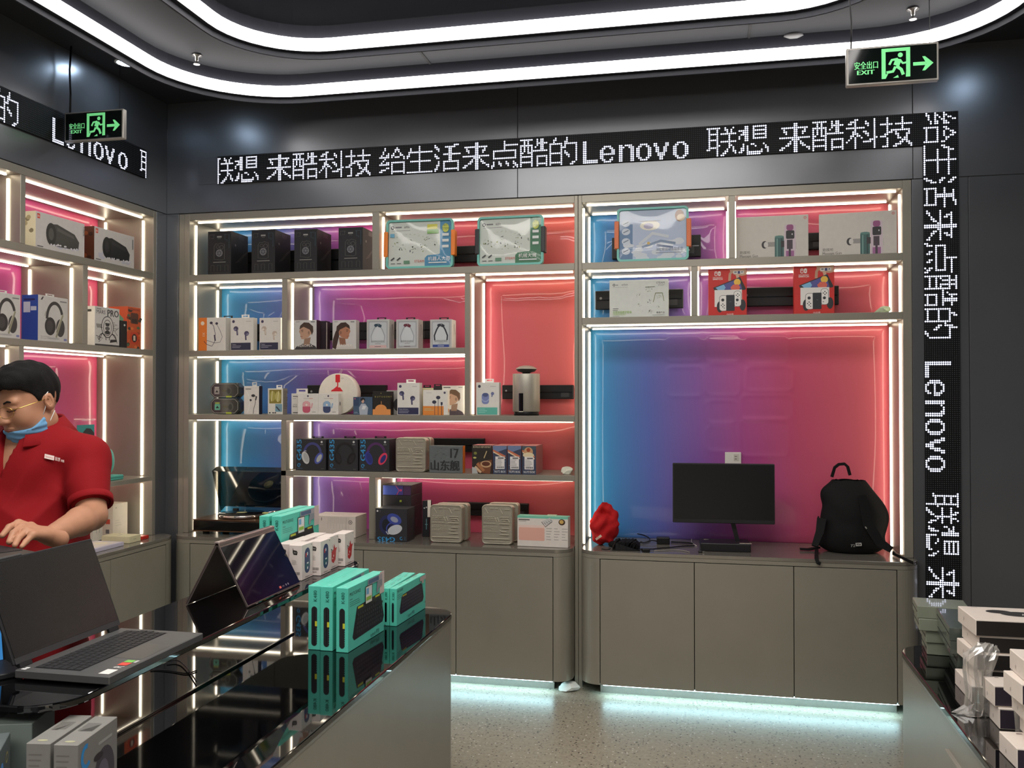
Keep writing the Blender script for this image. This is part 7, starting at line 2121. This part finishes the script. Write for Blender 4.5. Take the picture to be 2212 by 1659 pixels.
def body_fn(P):
    d = torso(P, -.014)
    d = smin(d, capsule(P, nb - upv * .06, neck0, .066, .052), .02)
    d = smin(d, head_full(headQ(P)), .018)
    for s, e, w_ in ((shL, elL, wrL), (shR, elR, wrR)):
        d = smin(d, capsule(P, s - upv * .02, e, .052, .045), .03)
        m_ = e * .7 + w_ * .3
        d = smin(d, capsule(P, e, m_, .043, .044), .012)
        d = smin(d, capsule(P, m_, w_, .044, .027), .012)
    return d
lo = np.minimum.reduce([hip - .25, shR - .25, wrR - .15, wrL - .1]); hi = np.maximum.reduce([Hd((0, 0, .13)) + .03, shL + .12, elL + .12])
lo[2] = .84 ; 
def split_nets(fn, lo, hi, h):
    return surface_nets(fn, lo, hi, h)
hd_lo, hd_hi = HC - .15, HC + .15
V1, F1 = surface_nets(body_fn, lo, hi, .009)
# finer head and neck, cut in at the neck
zcut = HC[2] - .105
def head_fn(P):
    d = smin(head_full(headQ(P)), capsule(P, nb - upv * .06, neck0, .066, .052), .018)
    return d
V2, F2 = surface_nets(head_fn, HC - np.array((.15, .15, .2)), HC + np.array((.15, .15, .145)), .0036)
# hand: palm and five curled fingers
zh = 2.5
def T3(px, py, z_): return L3(px, py, z_)
pk = [T3(40, 1131, 2.53), T3(47, 1139, 2.51), T3(57, 1148, 2.49), T3(70, 1156, 2.475)]        # knuckles index..little
mid = [T3(20, 1139, 2.49), T3(29, 1152, 2.465), T3(40, 1162, 2.455), T3(56, 1170, 2.45)]
tip = [T3(5, 1157, 2.46), T3(20, 1171, 2.44), T3(32, 1178, 2.43), T3(47, 1181, 2.43)]
thb = [T3(66, 1138, 2.56), T3(44, 1151, 2.55), T3(26, 1162, 2.53)]
wr2 = wrL
def hand_fn(P):
    d = capsule(P, wr2 + (wr2 - pk[1]) * .35, wr2, .027, .027)
    for k in range(4):
        a_ = wr2 * .75 + pk[k] * .25
        d = smin(d, capsule(P, a_, pk[k], .0165, .0125), .014)
    f = None
    for k in range(4):
        r0 = (.0102, .0105, .0098, .0086)[k]
        q = np.minimum(capsule(P, pk[k], mid[k], r0 + .001, r0 - .0008), smin(capsule(P, mid[k], tip[k], r0 - .0006, r0 - .0024), capsule(P, pk[k], mid[k], r0 + .001, r0 - .0008), .003))
        f = q if f is None else np.minimum(f, q)
    t_ = smin(capsule(P, thb[0], thb[1], .015, .0115), capsule(P, thb[1], thb[2], .0115, .009), .004)
    d = smin(d, t_, .008)
    return smin(d, f, .005)
allp = np.array(pk + mid + tip + thb + [wr2])
V3, F3 = surface_nets(hand_fn, allp.min(0) - .05, allp.max(0) + .05, .0028)
handR = wrR + tf * .05
V4, F4 = surface_nets(lambda P: smin(ellipsoid(P, wrR + tf * .07, (.04, .06, .025)), capsule(P, wrR - tf * .03, wrR + tf * .05, .03, .028), .02), wrR - .13, wrR + .16, .008)
body = mesh_np('body', [(V1, F1, 0), (V2, F2, 0), (V3, F3, 0), (V4, F4, 0)], SKIN, man)

# shirt
def folds(P):
    q = P - ctr
    u = q @ tl3; v = q @ upv; w_ = q @ tf
    f = .02 * (np.abs(np.sin(13 * (u * .9 + v) + 2.2 * np.sin(6 * v + 2 * u))) ** .7 - .6) * np.clip((-v - .08) / .18, 0, 1)
    f = f + .013 * (np.abs(np.sin(17 * (u * 1.1 - v * .7) + 1.5 * np.sin(9 * u))) ** .8 - .6) * np.clip((-v + .02) / .15, 0, 1) * np.clip((u + .05) / .12, 0, 1)
    f = f + .006 * np.sin(34 * (v * .9 - u) + 2) * np.exp(-((u - .13) ** 2) / .004) * np.clip((-v + .05) / .1, 0, 1)
    return f
slL = shL + (elL - shL) * .82
slR = shR + (elR - shR) * .74
def shirt_fn(P):
    d = torso(P, .006)
    d = smin(d, ellipsoid(P, ctr - upv * .32 + tf * .045, (.2, .155, .2), np.stack([tl3, tf, upv], 1)), .06)
    for s, e in ((shL, slL), (shR, slR)):
        d = smin(d, capsule(P, s - upv * .01, e, .07, .063), .025)
    d = d + folds(P)
    # open below at the hem, at the sleeve ends and at the neck
    for s, e, full in ((shL, slL, elL), (shR, slR, elR)):
        ax_ = (full - s) / np.linalg.norm(full - s)
        cut = (P - e) @ ax_
        near = capsule(P, e - ax_ * .02, full, .1, .1)
        d = np.maximum(d, np.where(near < 0, cut, -1))
    d = np.maximum(d, (hip[2] + .0) - P[..., 2])
    d = np.maximum(d, -capsule(P, nb - upv * .02, nb + upv * .2 + tf * .05, .07, .08))
    q = P - nb
    u = q @ tl3; v = q @ upv; f_ = q @ tf
    vc = np.abs(u + .004) - .3 * (v + .15)
    d = np.maximum(d, np.where((f_ > .03) & (v > -.16), -vc, -1.0))
    return d
lo2 = np.minimum.reduce([hip - .28, slR - .12, shR - .12]); lo2[2] = hip[2] - .02
hi2 = np.maximum.reduce([shL + .12, slL + .12, ctr + .2])
V, F = surface_nets(shirt_fn, lo2, hi2, .0072)
shirt = mesh_np('polo_shirt', [(V, F, 0)], REDP, man)
# sleeve hems
for s, e, full in ((shL, slL, elL), (shR, slR, elR)):
    a_ = Vector((full - s)); a_.normalize()
    u_ = a_.orthogonal().normalized(); v_ = a_.cross(u_)
    rings = []
    for dz, r_ in ((-.022, .0635), (-.021, .067), (.0, .067), (.002, .0645), (.0, .059), (-.02, .059)):
        rings.append([tuple(Vector(e) + a_ * dz + (u_ * math.cos(2 * math.pi * k / 28) + v_ * math.sin(2 * math.pi * k / 28)) * r_) for k in range(28)])
    M().loft(rings, 0, False).build('sleeve_hem', REDP, shirt)
# collar: folded band open at the front
rings = []
n = 30
for k in range(n + 1):
    a_ = math.radians(28 + (332 - 28) * k / n)      # 0 = front
    dirv = tf * math.cos(a_) + tl3 * math.sin(a_)
    fr = (1 + math.cos(a_)) / 2
    basep = nb + upv * (.012 - .03 * fr) + tf * (.012 * fr)
    rings.append([tuple(basep + dirv * .082 + upv * (-.02)), tuple(basep + dirv * .075 + upv * .03), tuple(basep + dirv * .081 + upv * .037), tuple(basep + dirv * (.122 + .016 * fr) - upv * (.014 + .022 * fr)), tuple(basep + dirv * (.118 + .016 * fr) - upv * (.021 + .022 * fr)), tuple(basep + dirv * .088 + upv * .02)])
m = M(); kk = 6
for r_ in rings: m.v += r_
for j in range(n):
    for i in range(kk):
        m.face((j * kk + i, j * kk + (i + 1) % kk, (j + 1) * kk + (i + 1) % kk, (j + 1) * kk + i), 0, True)
m.face(list(range(kk))); m.face([n * kk + i for i in reversed(range(kk))])
m.build('collar', REDP, shirt)
# chest logo
def on_shirt(px, py, lift=.003):
    p0 = W3(px, py, 1.8) - BASE; dr = np.array(ray(px, py)); 
    t_ = 0.0
    P = p0[None, None, None, :]
    for _ in range(120):
        d_ = float(shirt_fn((p0 + dr * t_)[None, None, None, :])[0, 0, 0])
        if d_ < .0005: break
        t_ += max(.001, d_ * .6)
    return p0 + dr * (t_ - lift)
o0, o1, o2 = on_shirt(96, 990), on_shirt(139, 1000), on_shirt(97, 981)
a = Art(float(np.linalg.norm(o1 - o0)), float(np.linalg.norm(o2 - o0)) * 1.05)
a.rect(0, .0, a.W * .48, 1, (226, 206, 200)); a.text('lenovo', a.W * .05, .25, .5, (170, 30, 36), width=a.W * .38); a.text('联想', a.W * .52, .1, .7, (226, 206, 200), width=a.W * .26); a.text('来酷', a.W * .82, .1, .45, (226, 206, 200), width=a.W * .17)
a.build('chest_logo', shirt, tuple(o0), tuple(o1 - o0), tuple(o2 - o0), off=.002)
# trousers and shoes
def leg_fn(P):
    d = ellipsoid(P, hip + upv * .02, (.185, .15, .13), np.stack([tl3, tf, upv], 1))
    for s in (-1, 1):
        h0 = hip + tl3 * s * .095 - upv * .06; k0 = hip + tl3 * s * .11 - upv * .4 + tf * .01; a0_ = hip + tl3 * s * .11; a0_ = np.array((a0_[0], a0_[1], .06))
        d = smin(d, capsule(P, h0, k0, .098, .07), .03); d = smin(d, capsule(P, k0, a0_, .07, .055), .02)
    return np.maximum(d, .045 - P[..., 2])
lo3 = hip - .3; lo3[2] = .03; hi3 = hip + .3; hi3[2] = hip[2] + .1
V, F = surface_nets(leg_fn, lo3, hi3, .014)
mesh_np('trousers', [(V, F, 0)], DEN, man)
for s in (-1, 1):
    c0 = hip + tl3 * s * .11; c0[2] = 0
    V, F = surface_nets(lambda P: np.maximum(smin(ellipsoid(P, c0 + tf * .07 + upv * .035, (.048, .12, .045), np.stack([tl3, tf, upv], 1)), capsule(P, c0 + upv * .04, c0 + upv * .08, .05, .048), .03), .001 - P[..., 2]), c0 - .2, c0 + .22, .01)
    mesh_np('shoe', [(V, F, 0)], PLASTBLK, man)
# hair
def hair_fn(P):
    Q = headQ(P)
    d = ellipsoid(Q, (0, -.01, .034), (.081, .1, .093))
    d = smin(d, ellipsoid(Q, (0, .022, .082), (.074, .078, .046)), .03)
    y = Q[..., 1]; x = Q[..., 0]
    zl = .004 + .058 * np.clip((y + .015) / .075, 0, 1) - .075 * np.clip((-y - .03) / .07, 0, 1) + .006 * np.sin(70 * x) * np.clip(y / .06, 0, 1)
    zl = zl - .03 * np.exp(-((y - .012) / .012) ** 2) * (np.abs(x) > .05)
    d = d + .0018 * np.sin(150 * x + 60 * y) + .0012 * np.sin(210 * y + 90 * x)
    return np.maximum(d, (zl - Q[..., 2]) * .8)
V, F = surface_nets(hair_fn, HC - .15, HC + .155, .004)
mesh_np('hair', [(V, F, 0)], HAIRM, man)
# eyebrows, lash lines, lips
def hpath(pts): return [tuple(Hd(p)) for p in pts]
LIP = mat('lip', (140, 84, 74), .5)
for s in (-1, 1):
    M().tube(hpath([(s * .013, .094, .021), (s * .03, .0925, .027), (s * .048, .081, .021)]), [.0026, .0034, .0018], 6).build('eyebrow', HAIRM, man)
    M().tube(hpath([(s * .015, .0925, -.004), (s * .03, .0945, -.0065), (s * .047, .084, -.003)]), .0013, 6).build('eyelash', HAIRM, man)
M().tube(hpath([(-.021, .0955, -.068), (-.008, .102, -.0665), (.008, .102, -.0665), (.021, .0955, -.068)]), [.001, .002, .002, .001], 6).build('mouth_line', LIP, man)
# glasses
glasses = M().tube(hpath([(-.008, .1155, .002), (0, .119, .005), (.008, .1155, .002)]), .001, 6).build('glasses', mat('gold_wire', (206, 170, 96), .2, 1.0), man)
GOLD = mat('gold_wire', (206, 170, 96), .2, 1.0)
for s in (-1, 1):
    pts = []
    for k in range(21):
        an = 2 * math.pi * k / 20
        pts.append((s * .033 + .026 * math.cos(an), .116 - .0022 * (abs(.033 + .026 * math.cos(an)) / .03) ** 2 * 2, -.004 + .019 * math.sin(an)))
    M().tube(hpath(pts), .0009, 6).build('lens_rim', GOLD, glasses)
    M().tube(hpath([(s * .059, .108, .004), (s * .075, .085, .005), (s * .083, .02, .006), (s * .084, -.006, .006), (s * .083, -.03, -.012)]), .0013, 6).build('temple_arm', GOLD, glasses)
# mask pulled below the mouth
def mask_fn(P):
    Q = headQ(P)
    d = head_base(Q) - .0075 + .0015 * np.sin(300 * (Q[..., 2] + .3 * np.abs(Q[..., 0])))
    top = -.072 + .55 * np.clip(.06 - Q[..., 1], 0, .1)
    d = np.maximum(d, Q[..., 2] - top)
    d = np.maximum(d, (-.15 + .25 * np.clip(.09 - Q[..., 1], 0, .1)) - Q[..., 2])
    d = np.maximum(d, .016 - Q[..., 1])
    return d
V, F = surface_nets(mask_fn, HC - .16, HC + .14, .0036)
fmask = mesh_np('face_mask', [(V, F, 0)], MASKM, man)
WSTR = mat('mask_elastic', (224, 226, 226), .7)
for s in (-1, 1):
    M().tube(hpath([(s * .069, .02, -.052), (s * .078, .004, -.02), (s * .083, -.004, .018), (s * .083, -.016, .026)]), .0014, 6).build('ear_loop', WSTR, fmask)
    M().tube(hpath([(s * .066, .02, -.09), (s * .074, -.004, -.066), (s * .079, -.024, -.04)]), .0014, 6).build('ear_loop', WSTR, fmask)
